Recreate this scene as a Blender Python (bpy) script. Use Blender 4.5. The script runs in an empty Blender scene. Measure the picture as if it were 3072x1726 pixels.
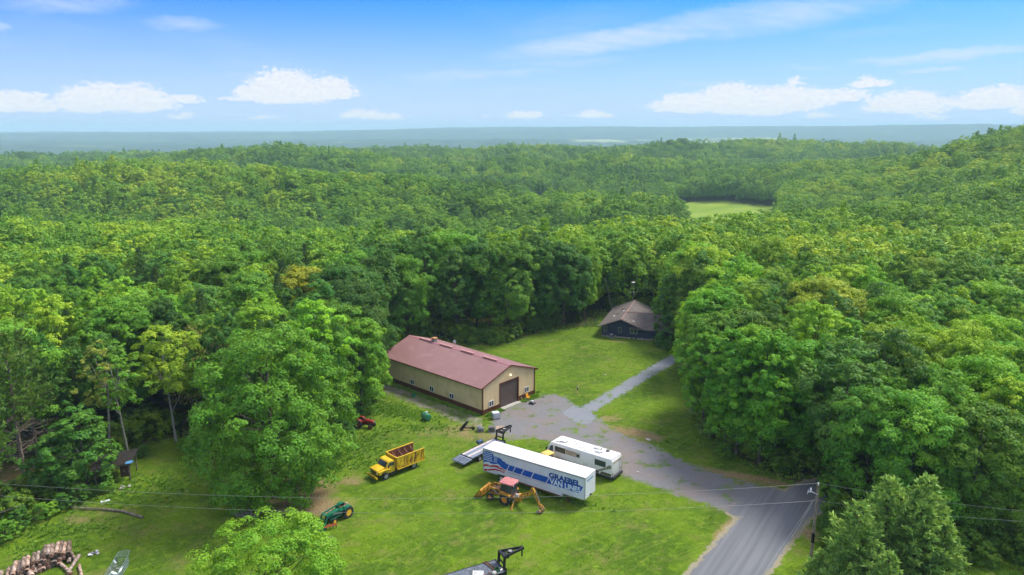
import bpy, bmesh, math, random
import numpy as np
from mathutils import Vector, Matrix
R = math.radians
scene = bpy.context.scene
COL = scene.collection

# ------------------------------------------------------------------ camera
CAM_H, CAM_F, CAM_PITCH = 44.27, 2162.5, 0.217
cam_data = bpy.data.cameras.new('camera')
cam_data.sensor_width = 36.0
cam_data.lens = 36.0 * CAM_F / 3072.0
cam_data.clip_start = 1.0
cam_data.clip_end = 90000.0
cam = bpy.data.objects.new('camera', cam_data)
cam.location = (0, 0, CAM_H)
cam.rotation_euler = (math.pi / 2 - CAM_PITCH, 0, 0)
COL.objects.link(cam)
scene.camera = cam

# ------------------------------------------------------------------ look
EXPOSURE, SKY_STRENGTH = 1.25, 0.136
vs = scene.view_settings
vs.view_transform = 'Standard'
vs.look = 'None'
vs.exposure = EXPOSURE
vs.gamma = 1.0
vs.use_curve_mapping = False
cy = scene.cycles
cy.use_denoising = True
try:
    cy.denoiser = 'OPENIMAGEDENOISE'
    cy.denoising_input_passes = 'RGB_ALBEDO_NORMAL'
except Exception:
    pass
cy.max_bounces = 5
cy.diffuse_bounces = 3
cy.glossy_bounces = 2
cy.transmission_bounces = 3
cy.volume_bounces = 1
cy.transparent_max_bounces = 4
cy.use_adaptive_sampling = True
cy.adaptive_threshold = 0.02
cy.sample_clamp_indirect = 4.0

# ------------------------------------------------------------------ sun and sky
SUN_EL, SUN_AZ = 54.0, 62.0            # azimuth clockwise from +Y (the view direction)
sun_dir = Vector((math.sin(R(SUN_AZ)) * math.cos(R(SUN_EL)), math.cos(R(SUN_AZ)) * math.cos(R(SUN_EL)), math.sin(R(SUN_EL))))
sun_data = bpy.data.lights.new('sun', 'SUN')
sun_data.energy = 2.1
sun_data.angle = R(18.0)
sun_data.color = (1.0, 0.955, 0.88)
sun = bpy.data.objects.new('sun', sun_data)
sun.rotation_euler = (-sun_dir).to_track_quat('-Z', 'Y').to_euler()
sun.location = (60, 60, 120)
COL.objects.link(sun)


class Nodes:
    """small helper to write node trees as expressions"""
    def __init__(self, nt):
        self.nt = nt
    def new(self, kind, **kw):
        n = self.nt.nodes.new(kind)
        for k, v in kw.items():
            setattr(n, k, v)
        return n
    def put(self, sock, v):
        if hasattr(v, 'is_output'):
            self.nt.links.new(v, sock)
        elif v is not None:
            sock.default_value = v
    def m(self, op, a=None, b=None, c=None, clamp=False):
        n = self.new('ShaderNodeMath', operation=op, use_clamp=clamp)
        for s, v in zip(n.inputs, (a, b, c)):
            self.put(s, v)
        return n.outputs[0]
    def vm(self, op, a=None, b=None, scale=None):
        n = self.new('ShaderNodeVectorMath', operation=op)
        self.put(n.inputs[0], a)
        self.put(n.inputs[1], b)
        if scale is not None:
            self.put(n.inputs['Scale'], scale)
        return n.outputs['Value'] if op in ('LENGTH', 'DOT_PRODUCT', 'DISTANCE') else n.outputs[0]
    def mix(self, f, a, b, blend='MIX'):
        n = self.new('ShaderNodeMix', data_type='RGBA', blend_type=blend)
        self.put(n.inputs[0], f)
        self.put(n.inputs[6], a if hasattr(a, 'is_output') or len(a) == 4 else (*a, 1))
        self.put(n.inputs[7], b if hasattr(b, 'is_output') or len(b) == 4 else (*b, 1))
        return n.outputs[2]
    def ss(self, v, a, b, lo=0.0, hi=1.0):
        n = self.new('ShaderNodeMapRange', interpolation_type='SMOOTHSTEP')
        self.put(n.inputs[0], v)
        for i, q in enumerate((a, b, lo, hi)):
            self.put(n.inputs[i + 1], q)
        return n.outputs[0]
    def noise(self, vec, scale, detail=3.0, rough=0.55, dist=0.0, out=0):
        n = self.new('ShaderNodeTexNoise')
        self.put(n.inputs['Vector'], vec)
        n.inputs['Scale'].default_value = scale
        n.inputs['Detail'].default_value = detail
        n.inputs['Roughness'].default_value = rough
        n.inputs['Distortion'].default_value = dist
        return n.outputs[out]
    def comb(self, x, y, z):
        n = self.new('ShaderNodeCombineXYZ')
        for s, v in zip(n.inputs, (x, y, z)):
            self.put(s, v)
        return n.outputs[0]
    def sep(self, v):
        n = self.new('ShaderNodeSeparateXYZ')
        self.put(n.inputs[0], v)
        return n.outputs
    def mapping(self, v, loc=(0, 0, 0), rot=(0, 0, 0), scale=(1, 1, 1)):
        if any(rot):                       # turn first, stretch afterwards
            q = self.new('ShaderNodeMapping')
            self.put(q.inputs[0], v)
            q.inputs[2].default_value = rot
            v = q.outputs[0]
        n = self.new('ShaderNodeMapping')
        self.put(n.inputs[0], v)
        n.inputs[1].default_value = loc
        n.inputs[3].default_value = scale
        return n.outputs[0]


def cam_ray(px, py):
    """direction in the world of a pixel of the 3072 x 1726 photograph"""
    a, b = (px - 1536.0) / CAM_F, (863.0 - py) / CAM_F
    c, s = math.cos(CAM_PITCH), math.sin(CAM_PITCH)
    return Vector((a, c + b * s, -s + b * c))


def g(px, py, z=0.0):
    """point where the sight line through a pixel meets the level z"""
    d = cam_ray(px, py)
    t = (z - CAM_H) / d.z
    return Vector((d.x * t, d.y * t, z))


def azel(px, py):
    d = cam_ray(px, py).normalized()
    return math.atan2(d.x, d.y), math.asin(d.z)


def build_world():
    w = bpy.data.worlds.new('World')
    scene.world = w
    w.use_nodes = True
    nt = w.node_tree
    nt.nodes.clear()
    N = Nodes(nt)
    k_ = SKY_STRENGTH * 2 ** EXPOSURE
    tint = lambda *c: tuple(q / k_ for q in c)
    tc = N.new('ShaderNodeTexCoord').outputs['Generated']
    x, y, z = N.sep(tc)
    # the air here is clear: the deep blue starts low above the horizon
    zz = N.m('ADD', N.m('MULTIPLY', N.m('MAXIMUM', z, 0.0), 3.4), 0.05)
    vec = N.vm('NORMALIZE', N.comb(x, y, zz))
    sky = N.new('ShaderNodeTexSky', sky_type='NISHITA')
    sky.sun_disc = False
    sky.sun_elevation = R(SUN_EL)
    sky.sun_rotation = R(SUN_AZ)
    sky.altitude = 300
    sky.air_density = 1.0
    sky.dust_density = 0.15
    sky.ozone_density = 2.0
    N.put(sky.inputs[0], vec)
    hs = N.new('ShaderNodeHueSaturation')
    hs.inputs['Saturation'].default_value = 1.35
    hs.inputs['Hue'].default_value = 0.505
    hs.inputs['Value'].default_value = 1.0
    N.put(hs.inputs['Color'], sky.outputs[0])
    graded = N.mix(1.0, hs.outputs[0], (0.37, 0.80, 1.12), 'MULTIPLY')
    el = N.m('ARCSINE', z)
    az = N.m('ARCTAN2', x, y)
    base = N.mix(N.ss(el, 0.19, 0.0, 0.0, 0.95), graded, tint(0.60, 0.72, 0.94))
    # ---- cloud coordinates: azimuth and elevation in degrees
    A = N.m('MULTIPLY', az, 57.29578)
    E = N.m('MULTIPLY', el, 57.29578)
    p = N.comb(A, E, 0.0)
    wob = N.noise(N.mapping(p, scale=(0.55, 1.3, 1)), 1.0, 4.0, 0.62, out=1)
    wx, wy, _ = N.sep(wob)
    Aw = N.m('ADD', A, N.m('MULTIPLY', N.m('SUBTRACT', wx, 0.5), 2.6))
    Ew = N.m('ADD', E, N.m('MULTIPLY', N.m('SUBTRACT', wy, 0.5), 0.95))
    pw = N.comb(Aw, Ew, 0.0)
    cum = None
    heaps = [(60, 322, 95, 40, 1), (290, 322, 110, 66, 1), (420, 320, 100, 58, 1), (560, 302, 62, 22, .8), (700, 302, 60, 15, .5),
             (860, 290, 130, 82, 1), (985, 284, 95, 56, .95), (770, 288, 70, 40, .9), (1120, 353, 115, 24, .8), (1565, 353, 62, 22, .9), (1778, 351, 66, 20, .85),
             (2060, 325, 110, 44, 1), (2200, 322, 130, 68, 1), (2350, 315, 130, 58, 1), (2500, 300, 120, 34, .85), (2280, 338, 95, 34, .9),
             (2610, 258, 56, 30, .85), (2395, 250, 32, 24, .6), (2720, 330, 110, 52, 1), (2990, 312, 100, 44, 1), (2880, 312, 60, 18, .7), (3080, 340, 50, 22, .9),
             (540, 352, 45, 14, .6), (795, 356, 70, 18, .4), (2460, 350, 60, 22, .6), (2790, 356, 60, 16, .6), (1450, 352, 20, 10, .4)]
    for px, py, hw, hh, k in heaps:
        a0, e0 = azel(px, py)
        a0, e0 = math.degrees(a0), math.degrees(e0)
        sx = math.degrees(hw / CAM_F) * 1.05
        sy = math.degrees(hh / CAM_F) * 1.08
        up_ = N.new('ShaderNodeVectorMath', operation='MULTIPLY_ADD')
        dn_ = N.new('ShaderNodeVectorMath', operation='MULTIPLY_ADD')      # flat base
        for q, ky in ((up_, 1.0 / sy), (dn_, -3.6 / sy)):
            N.put(q.inputs[0], pw)
            q.inputs[1].default_value = (1.0 / sx, ky, 0)
            q.inputs[2].default_value = (-a0 / sx, -e0 * ky, 0)
        v = N.vm('MAXIMUM', up_.outputs[0], dn_.outputs[0])
        d = N.m('SUBTRACT', k, N.vm('DOT_PRODUCT', v, v))
        cum = d if cum is None else N.m('MAXIMUM', cum, d)
    fine = N.noise(N.mapping(p, scale=(1.0, 1.7, 1)), 2.6, 6.0, 0.68)
    cumd = N.ss(N.m('ADD', cum, N.m('MULTIPLY', N.m('SUBTRACT', fine, 0.5), 1.55)), 0.0, 0.55)
    # ---- high streaks of cirrus
    cir = None
    for px0, py0, px1, py1, wd, k in [(1480, 165, 2250, 62, 30, .85), (1900, 95, 2720, -10, 42, .7), (2560, 190, 3150, 140, 13, .8), (2700, 216, 2900, 208, 7, .7),
                                      (1180, 232, 1700, 212, 11, .5), (1230, 238, 1420, 218, 16, .5), (420, 62, 680, 82, 15, .55), (-40, 5, 420, 8, 26, .6), (-60, 82, 30, 82, 9, .7),
                                      (1500, 195, 1900, 180, 12, .4), (1990, 250, 2280, 252, 8, .4), (1350, 280, 1700, 262, 8, .25), (2300, 205, 2520, 208, 6, .35), (640, 225, 820, 222, 10, .3),
                                      (330, 252, 480, 250, 6, .35), (1500, 110, 2000, 25, 45, .28), (2400, 110, 2900, 72, 14, .25), (100, 200, 600, 170, 20, .15)]:
        a0, e0 = [math.degrees(q) for q in azel(px0, py0)]
        a1, e1 = [math.degrees(q) for q in azel(px1, py1)]
        L = math.hypot(a1 - a0, e1 - e0)
        q = N.new('ShaderNodeMapping', vector_type='TEXTURE')
        N.put(q.inputs[0], pw)
        q.inputs[1].default_value = ((a0 + a1) / 2, (e0 + e1) / 2, 0)
        q.inputs[2].default_value = (0, 0, math.atan2(e1 - e0, a1 - a0))
        q.inputs[3].default_value = (L * 0.62, math.degrees(wd / CAM_F) * 1.35, 1)
        d = N.m('MULTIPLY_ADD', N.vm('DOT_PRODUCT', q.outputs[0], q.outputs[0]), -k, k)
        cir = d if cir is None else N.m('MAXIMUM', cir, d)
    strk = N.noise(N.mapping(p, rot=(0, 0, R(8)), scale=(0.22, 1.5, 1)), 1.0, 5.0, 0.6)
    generic = N.m('MULTIPLY', N.ss(N.noise(N.mapping(p, rot=(0, 0, R(6)), scale=(0.05, 0.22, 1)), 1.0, 4.0, 0.6), 0.5, 0.8), 0.3)
    cird = N.m('MULTIPLY', N.m('ADD', N.ss(cir, 0.0, 1.0), generic), N.ss(strk, 0.15, 0.75, 0.35, 1.0), clamp=True)
    c1 = N.mix(N.m('MULTIPLY', cird, 0.9), base, tint(0.74, 0.85, 1.0))
    shade = N.mix(N.ss(fine, 0.35, 0.65), tint(.86, .89, .97), tint(1.0, 1.0, 1.0))
    c2 = N.mix(N.m('MULTIPLY', cumd, 0.93), c1, shade)
    # broken cloud added overhead, out of view, to whiten and soften the light
    zc = N.m('MAXIMUM', z, 0.12)
    ov = N.noise(N.comb(N.m('DIVIDE', x, zc), N.m('DIVIDE', y, zc), 0.0), 1.1, 4.0, 0.6)
    c2 = N.mix(N.m('MULTIPLY', N.ss(ov, 0.34, 0.54), N.ss(el, 0.18, 0.45, 0.0, 0.92)), c2, tint(1.02, 1.0, 0.98))
    bg = N.new('ShaderNodeBackground')
    bg.inputs['Strength'].default_value = SKY_STRENGTH
    N.put(bg.inputs['Color'], c2)
    out = N.new('ShaderNodeOutputWorld')
    nt.links.new(bg.outputs[0], out.inputs[0])
    try:
        w.cycles.sampling_method = 'MANUAL'
        w.cycles.sample_map_resolution = 512
    except Exception:
        pass


build_world()

# ------------------------------------------------------------------ terrain shape
def sstep(a, b, x):
    t = np.clip((x - a) / (b - a), 0, 1)
    return t * t * (3 - 2 * t)


def vnoise(x, y, seed=0):
    """smooth value noise, vectorised"""
    x = np.asarray(x, float); y = np.asarray(y, float)
    xi, yi = np.floor(x).astype(np.int64), np.floor(y).astype(np.int64)
    fx, fy = x - xi, y - yi
    fx = fx * fx * (3 - 2 * fx); fy = fy * fy * (3 - 2 * fy)
    def h(i, j):
        n = (i * 374761393 + j * 668265263 + seed * 974634777) & 0xFFFFFFFF
        n = ((n ^ (n >> 13)) * 1274126177) & 0xFFFFFFFF
        return ((n ^ (n >> 16)) & 0xFFFF) / 65535.0
    return (h(xi, yi) * (1 - fx) + h(xi + 1, yi) * fx) * (1 - fy) + (h(xi, yi + 1) * (1 - fx) + h(xi + 1, yi + 1) * fx) * fy


def hgt(x, y):
    x = np.asarray(x, float); y = np.asarray(y, float)
    r = np.hypot(x, y)
    yy = y - 0.55 * np.maximum(x, 0) + 0.25 * np.minimum(x + 30, 0)
    z = -22.0 * sstep(165, 330, yy)
    def bump(cx, cy, sx, sy, a, rot=0.0):
        c, s = math.cos(rot), math.sin(rot)
        u, v = (x - cx) * c + (y - cy) * s, -(x - cx) * s + (y - cy) * c
        return a * np.exp(-(u / sx) ** 2 - (v / sy) ** 2)
    z = z + bump(-235, 470, 185, 58, 31, 0.10) + bump(-40, 440, 80, 48, 9) + bump(-160, 620, 330, 80, -26) + bump(440, 540, 165, 165, 62) + bump(66, 395, 46, 40, 9)
    z = z + bump(-330, 900, 220, 85, 31, -0.1) + bump(-20, 860, 170, 60, 13, 0.15) + bump(60, 1050, 360, 80, -16) + bump(150, 1240, 330, 95, 22) + bump(520, 1250, 260, 140, 14) + bump(300, 860, 150, 60, 8)
    far = sstep(280, 700, r)
    z = z + far * (vnoise(x / 190 + 5.3, y / 150, 3) - 0.5) * 16 * (1 - np.exp(-((x - 190) / 120) ** 2 - ((y - 520) / 150) ** 2)) + far * (vnoise(x / 70, y / 70 + 3.1, 4) - 0.5) * 4
    z = z - 76.0 * sstep(1450, 2700, r)
    az = np.arctan2(x, y)
    z = z + sstep(2500, 3600, r) * (vnoise(x / 1100, y / 520, 7) - 0.5) * 30
    left = sstep(0.10, -0.45, az)
    ridge = 148 - 66 * left + 14 * sstep(0.25, 0.6, az)
    z = z + ridge * (0.42 * left + (1 - left) * 0.30) * sstep(4200, 5400, r) * (0.9 + 0.2 * vnoise(az * 14, r / 900, 5))
    z = z + ridge * (0.58 * left + (1 - left) * 0.70) * sstep(6400, 8600, r) * (0.97 + 0.05 * vnoise(az * 11, az * 0 + 2.5, 6))
    return z


def gt(px, py):
    """point where the sight line through a pixel meets the terrain"""
    d = cam_ray(px, py)
    t, lo = 40.0, 40.0
    while t < 30000:
        if CAM_H + d.z * t < float(hgt(d.x * t, d.y * t)):
            break
        lo = t
        t *= 1.01
    hi = t
    for _ in range(24):
        mid = (lo + hi) / 2
        if CAM_H + d.z * mid < float(hgt(d.x * mid, d.y * mid)):
            hi = mid
        else:
            lo = mid
    return Vector((d.x * hi, d.y * hi, CAM_H + d.z * hi))


def sdist(poly, x, y):
    """signed distance to a polygon, positive inside"""
    x = np.asarray(x, float); y = np.asarray(y, float)
    best = np.full(x.shape, 1e18)
    ins = np.zeros(x.shape, bool)
    n = len(poly)
    for i in range(n):
        ax, ay = poly[i][0], poly[i][1]
        bx, by = poly[(i + 1) % n][0], poly[(i + 1) % n][1]
        ex, ey = bx - ax, by - ay
        t = np.clip(((x - ax) * ex + (y - ay) * ey) / (ex * ex + ey * ey + 1e-12), 0, 1)
        best = np.minimum(best, (x - ax - t * ex) ** 2 + (y - ay - t * ey) ** 2)
        if ay != by:
            cond = ((ay > y) != (by > y)) & (x < (bx - ax) * (y - ay) / (by - ay) + ax)
            ins ^= cond
    d = np.sqrt(best)
    return np.where(ins, d, -d)


# ------------------------------------------------------------------ objects
def link(o, parent=None):
    COL.objects.link(o)
    if parent is not None:
        o.parent = parent
    return o


def tag(o, label=None, cat=None, group=None, kind=None):
    for k, v in (('label', label), ('category', cat), ('group', group), ('kind', kind)):
        if v:
            o[k] = v
    return o


def thing(name, label, cat, loc=(0, 0, 0), rz=0.0, group=None):
    o = bpy.data.objects.new(name, None)
    o.empty_display_size = 0.3
    o.location = loc
    o.rotation_euler = (0, 0, rz)
    link(o)
    return tag(o, label, cat, group)


def copy_tree(o, parent=None):
    kids = [c for c in COL.objects if c.parent == o]
    c = o.copy()
    link(c, parent)
    for k in kids:
        copy_tree(k, c)
    return c


def np_mesh(name, co, faces, mats=(), smooth=False):
    """fast mesh from numpy arrays; faces is (n,3) or (n,4)"""
    me = bpy.data.meshes.new(name)
    co = np.asarray(co, np.float32)
    faces = np.asarray(faces, np.int32)
    n, k = faces.shape
    me.vertices.add(len(co))
    me.vertices.foreach_set('co', co.ravel())
    me.loops.add(n * k)
    me.loops.foreach_set('vertex_index', faces.ravel())
    me.polygons.add(n)
    me.polygons.foreach_set('loop_start', np.arange(0, n * k, k, dtype=np.int32))
    me.polygons.foreach_set('loop_total', np.full(n, k, np.int32))
    if smooth:
        me.polygons.foreach_set('use_smooth', np.ones(n, bool))
    me.update(calc_edges=True)
    for m in mats:
        me.materials.append(m)
    return me


def set_attr(me, name, values, domain='POINT'):
    a = me.attributes.new(name, 'FLOAT', domain)
    a.data.foreach_set('value', np.asarray(values, np.float32))


class MB:
    """collects simple shapes into one mesh"""
    def __init__(self):
        self.bm = bmesh.new()
    def poly(self, vs, faces):
        vv = [self.bm.verts.new(v) for v in vs]
        for f in faces:
            try:
                self.bm.faces.new([vv[i] for i in f])
            except ValueError:
                pass
        return self
    def prism(self, pts, axis, a, b, bev=0.0):
        """2-D outline pushed along an axis from a to b; pts are the two other coordinates in xyz order"""
        def mk(p, q):
            return {'x': (q, p[0], p[1]), 'y': (p[0], q, p[1]), 'z': (p[0], p[1], q)}[axis]
        n = len(pts)
        va = [self.bm.verts.new(mk(p, a)) for p in pts]
        vb = [self.bm.verts.new(mk(p, b)) for p in pts]
        fs = [self.bm.faces.new(va), self.bm.faces.new(vb[::-1])]
        for i in range(n):
            j = (i + 1) % n
            fs.append(self.bm.faces.new((va[i], vb[i], vb[j], va[j])))
        bmesh.ops.recalc_face_normals(self.bm, faces=fs)
        if bev > 0:
            es = list({e for f in fs for e in f.edges})
            bmesh.ops.bevel(self.bm, geom=es, offset=bev, segments=2, profile=0.6, affect='EDGES', clamp_overlap=True)
        return self
    def box(self, x0, x1, y0, y1, z0, z1, bev=0.0):
        return self.prism([(x0, y0), (x1, y0), (x1, y1), (x0, y1)], 'z', z0, z1, bev)
    def tube(self, p, q, r, r2=None, n=8, caps=True):
        p, q = Vector(p), Vector(q)
        r2 = r if r2 is None else r2
        d = (q - p).normalized()
        u = d.orthogonal().normalized()
        v = d.cross(u)
        A, B = [], []
        for i in range(n):
            t = 2 * math.pi * i / n
            o = u * math.cos(t) + v * math.sin(t)
            A.append(self.bm.verts.new(p + o * r))
            B.append(self.bm.verts.new(q + o * r2))
        for i in range(n):
            j = (i + 1) % n
            self.bm.faces.new((A[i], A[j], B[j], B[i]))
        if caps:
            self.bm.faces.new(A[::-1])
            self.bm.faces.new(B)
        return self
    def path(self, pts, r, n=6):
        for a, b in zip(pts[:-1], pts[1:]):
            self.tube(a, b, r, r, n)
        return self
    def beam(self, p, q, w, h, up=(0, 0, 1), w2=None, h2=None):
        """rectangular bar from p to q"""
        p, q = Vector(p), Vector(q)
        d = (q - p).normalized()
        s = d.cross(Vector(up))
        if s.length < 1e-4:
            s = Vector((1, 0, 0))
        s.normalize()
        t = s.cross(d).normalized()
        w2 = w if w2 is None else w2
        h2 = h if h2 is None else h2
        V = []
        for c, ww, hh in ((p, w, h), (q, w2, h2)):
            for a, b in ((-1, -1), (1, -1), (1, 1), (-1, 1)):
                V.append(c + s * a * ww / 2 + t * b * hh / 2)
        return self.poly(V, [(0, 3, 2, 1), (4, 5, 6, 7), (0, 1, 5, 4), (1, 2, 6, 5), (2, 3, 7, 6), (3, 0, 4, 7)])
    def lathe(self, prof, c, axis='y', n=20, close=False):
        """profile [(radius, offset along the axis)] turned about an axis through c"""
        rings = []
        for r, o in prof:
            ring = []
            for i in range(n):
                t = 2 * math.pi * i / n
                a, b = r * math.cos(t), r * math.sin(t)
                v = {'y': (a, o, b), 'x': (o, a, b), 'z': (a, b, o)}[axis]
                ring.append(self.bm.verts.new((c[0] + v[0], c[1] + v[1], c[2] + v[2])))
            rings.append(ring)
        fs = []
        pairs = list(zip(rings[:-1], rings[1:])) + ([(rings[-1], rings[0])] if close else [])
        for A, B in pairs:
            for i in range(n):
                j = (i + 1) % n
                fs.append(self.bm.faces.new((A[i], A[j], B[j], B[i])))
        if not close:
            fs.append(self.bm.faces.new(rings[0][::-1]))
            fs.append(self.bm.faces.new(rings[-1]))
        bmesh.ops.recalc_face_normals(self.bm, faces=fs)
        return self
    def mesh(self, name, mat, smooth=False):
        me = bpy.data.meshes.new(name)
        bmesh.ops.recalc_face_normals(self.bm, faces=self.bm.faces[:])
        self.bm.to_mesh(me)
        self.bm.free()
        if mat is not None:
            me.materials.append(mat)
        if smooth:
            me.polygons.foreach_set('use_smooth', [True] * len(me.polygons))
            try:
                me.set_sharp_from_angle(angle=R(40))
            except Exception:
                pass
        return me
    def build(self, name, mat, parent=None, smooth=False, loc=None, rz=None):
        o = bpy.data.objects.new(name, self.mesh(name, mat, smooth))
        if loc is not None:
            o.location = loc
        if rz is not None:
            o.rotation_euler = (0, 0, rz)
        return link(o, parent)


# ------------------------------------------------------------------ materials
MATS = {}


def lin(r, gg, b):
    return tuple((c / 12.92 if c <= 0.04045 else ((c + 0.055) / 1.055) ** 2.4) for c in (r / 255, gg / 255, b / 255))


def mat(name, col, rough=0.6, metal=0.0, var=0.12, scale=3.0, dirt=None, dirt_amt=0.3, dirt_scale=1.5, bump=0.0, bscale=30.0, spec=0.4, emit=None):
    """painted, rusty or weathered surface: base colour with a mottled second tone and small relief"""
    if name in MATS:
        return MATS[name]
    m = bpy.data.materials.new(name)
    m.use_nodes = True
    nt = m.node_tree
    N = Nodes(nt)
    b = nt.nodes['Principled BSDF']
    tc = N.new('ShaderNodeTexCoord').outputs['Object']
    n1 = N.noise(tc, scale, 4.0, 0.6)
    dark = tuple(c * (1 - var * 1.6) for c in col)
    lite = tuple(min(1, c * (1 + var)) for c in col)
    c = N.mix(N.ss(n1, 0.3, 0.7), dark, lite)
    if dirt is not None:
        n2 = N.noise(N.mapping(tc, scale=(1, 1, 0.45)), dirt_scale, 6.0, 0.7)
        c = N.mix(N.ss(n2, 0.72 - dirt_amt, 0.86 - dirt_amt), c, dirt)
    N.put(b.inputs['Base Color'], c)
    b.inputs['Metallic'].default_value = metal
    N.put(b.inputs['Roughness'], N.ss(N.noise(tc, scale * 4, 3.0), 0.2, 0.8, max(0.05, rough - 0.1), min(1, rough + 0.1)))
    b.inputs['Specular IOR Level'].default_value = spec
    if bump > 0:
        bp = N.new('ShaderNodeBump')
        bp.inputs['Strength'].default_value = bump
        bp.inputs['Distance'].default_value = 0.02
        N.put(bp.inputs['Height'], N.noise(tc, bscale, 4.0, 0.6))
        N.put(b.inputs['Normal'], bp.outputs[0])
    if emit:
        b.inputs['Emission Color'].default_value = (*emit[:3], 1)
        b.inputs['Emission Strength'].default_value = emit[3]
    MATS[name] = m
    return m


def glass_dark(name='window_glass', tint=(0.02, 0.03, 0.035)):
    if name in MATS:
        return MATS[name]
    m = bpy.data.materials.new(name)
    m.use_nodes = True
    b = m.node_tree.nodes['Principled BSDF']
    N = Nodes(m.node_tree)
    tc = N.new('ShaderNodeTexCoord').outputs['Object']
    N.put(b.inputs['Base Color'], N.mix(N.noise(tc, 2.0), tint, tuple(c * 2.2 for c in tint)))
    b.inputs['Roughness'].default_value = 0.06
    b.inputs['Specular IOR Level'].default_value = 0.6
    MATS[name] = m
    return m

# ------------------------------------------------------------------ plan of the place (ground points read off the photograph)
def gpoly(pts):
    return [(g(*p).x, g(*p).y) for p in pts]


YARD = gpoly([(-60, 1700), (0, 1625), (110, 1560), (240, 1495), (330, 1440), (385, 1395), (430, 1335), (520, 1320), (640, 1400), (760, 1440), (870, 1400),
              (1000, 1340), (1055, 1290), (1120, 1215), (1150, 1150), (1180, 1060), (1300, 1020), (1440, 1038), (1500, 1040), (1560, 1018), (1640, 996), (1720, 984), (1790, 982)]) \
    + [(22.5, 172.0), (36.5, 168.0), (36.0, 150.0)] \
    + gpoly([(2030, 1050), (2050, 1085), (2050, 1150), (2075, 1250), (2130, 1335), (2230, 1385), (2330, 1430), (2420, 1470), (2452, 1520), (2462, 1580), (2452, 1640), (2430, 1726)]) \
    + [(24.0, 58.0), (12.0, 40.0), (-20.0, 40.0), (-46.0, 44.0), (-56.0, 58.0)]
MEADOW_R = gpoly([(2850, 1690), (3000, 1650), (3160, 1630), (3300, 1820), (2840, 1820)])
DRIVE = gpoly([(1498, 1231), (1556, 1208), (1610, 1196), (1640, 1181), (1690, 1188), (1720, 1212), (1745, 1225), (1775, 1237), (1830, 1285), (1890, 1312), (1970, 1342),
               (2040, 1380), (2110, 1408), (2200, 1438), (2290, 1458), (2380, 1480), (2412, 1500), (2330, 1537), (2215, 1553), (2140, 1522), (2060, 1496), (1990, 1467),
               (1900, 1440), (1850, 1420), (1780, 1380), (1700, 1335), (1600, 1315), (1530, 1320), (1470, 1300), (1480, 1262)])
PATH = gpoly([(1715, 1240), (1850, 1160), (1960, 1095), (2012, 1067), (2060, 1050), (2085, 1052), (2040, 1082), (1960, 1127), (1870, 1182), (1776, 1240), (1750, 1262)])
TRACK = gpoly([(1120, 1150), (1165, 1150), (1300, 1203), (1400, 1238), (1450, 1258), (1480, 1275), (1440, 1285), (1380, 1268), (1290, 1230), (1200, 1196), (1130, 1172)])
ROAD = [(g(2215, 1553).x, g(2215, 1553).y), (g(2340, 1478).x, g(2340, 1478).y), (37.5, 85.0), (42.5, 86.6), (42.5, 82.2), (40.0, 80.2),
        (g(2422, 1560).x, g(2422, 1560).y), (g(2300, 1726).x, g(2300, 1726).y), (12.6, 45.0), (5.6, 48.0), (g(2060, 1726).x, g(2060, 1726).y)]


def canopy(px, py, h=19.0):
    """ground below a tree whose top shows at this pixel"""
    z = -18.0
    for _ in range(6):
        p = g(px, py, z + h)
        z = float(hgt(p.x, p.y))
    return p


FIELD = [(p.x, p.y) for p in (gt(2020, 606), gt(2180, 604), gt(2335, 618), canopy(2325, 636, 21), canopy(2285, 650, 20), canopy(2200, 664, 20), canopy(2120, 662, 20), canopy(2065, 628, 20))]
FIELD2 = [(p.x, p.y) for p in (gt(1590, 594), gt(1705, 589), canopy(1706, 593, 17), canopy(1600, 597, 17))]


def grass_colour(N, pos):
    """mown lawn: fresh and dull greens, dry straw patches, streaks left by the mower"""
    big = N.noise(pos, 0.11, 4.0, 0.6, 0.4)
    mid = N.noise(pos, 0.85, 6.0, 0.72)
    fine = N.noise(pos, 4.0, 4.0, 0.7)
    blade = N.noise(N.mapping(pos, scale=(1, 0.5, 1)), 14.0, 2.0, 0.7)
    stripe = N.noise(N.mapping(pos, rot=(0, 0, R(34)), scale=(0.16, 1.6, 1)), 1.0, 3.0, 0.6)
    c = N.mix(N.ss(big, 0.34, 0.66), lin(66, 96, 15), lin(98, 126, 18))
    c = N.mix(N.m('MULTIPLY', N.ss(mid, 0.47, 0.66), 0.85), c, lin(112, 142, 28))
    c = N.mix(N.m('MULTIPLY', N.ss(stripe, 0.5, 0.72), 0.6), c, lin(64, 96, 16))
    c = N.mix(N.m('MULTIPLY', N.ss(N.noise(pos, 0.3, 7.0, 0.74), 0.52, 0.68), 0.8), c, lin(118, 116, 62))
    c = N.mix(N.m('MULTIPLY', N.ss(fine, 0.55, 0.75), 0.4), c, lin(148, 154, 62))
    c = N.mix(N.m('MULTIPLY', N.ss(blade, 0.52, 0.3), 0.6), c, lin(58, 84, 18))
    track = N.noise(N.mapping(N.vm('ADD', pos, N.vm('SCALE', N.noise(pos, 0.05, 2.0, out=1), None, 9.0)), rot=(0, 0, R(-38)), scale=(0.05, 0.9, 1)), 1.0, 2.0, 0.5)
    c = N.mix(N.m('MULTIPLY', N.ss(N.m('ABSOLUTE', N.m('SUBTRACT', track, 0.5)), 0.05, 0.0), 0.22), c, lin(132, 134, 70))
    return c, N.m('ADD', blade, N.m('MULTIPLY', fine, 1.4))


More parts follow.
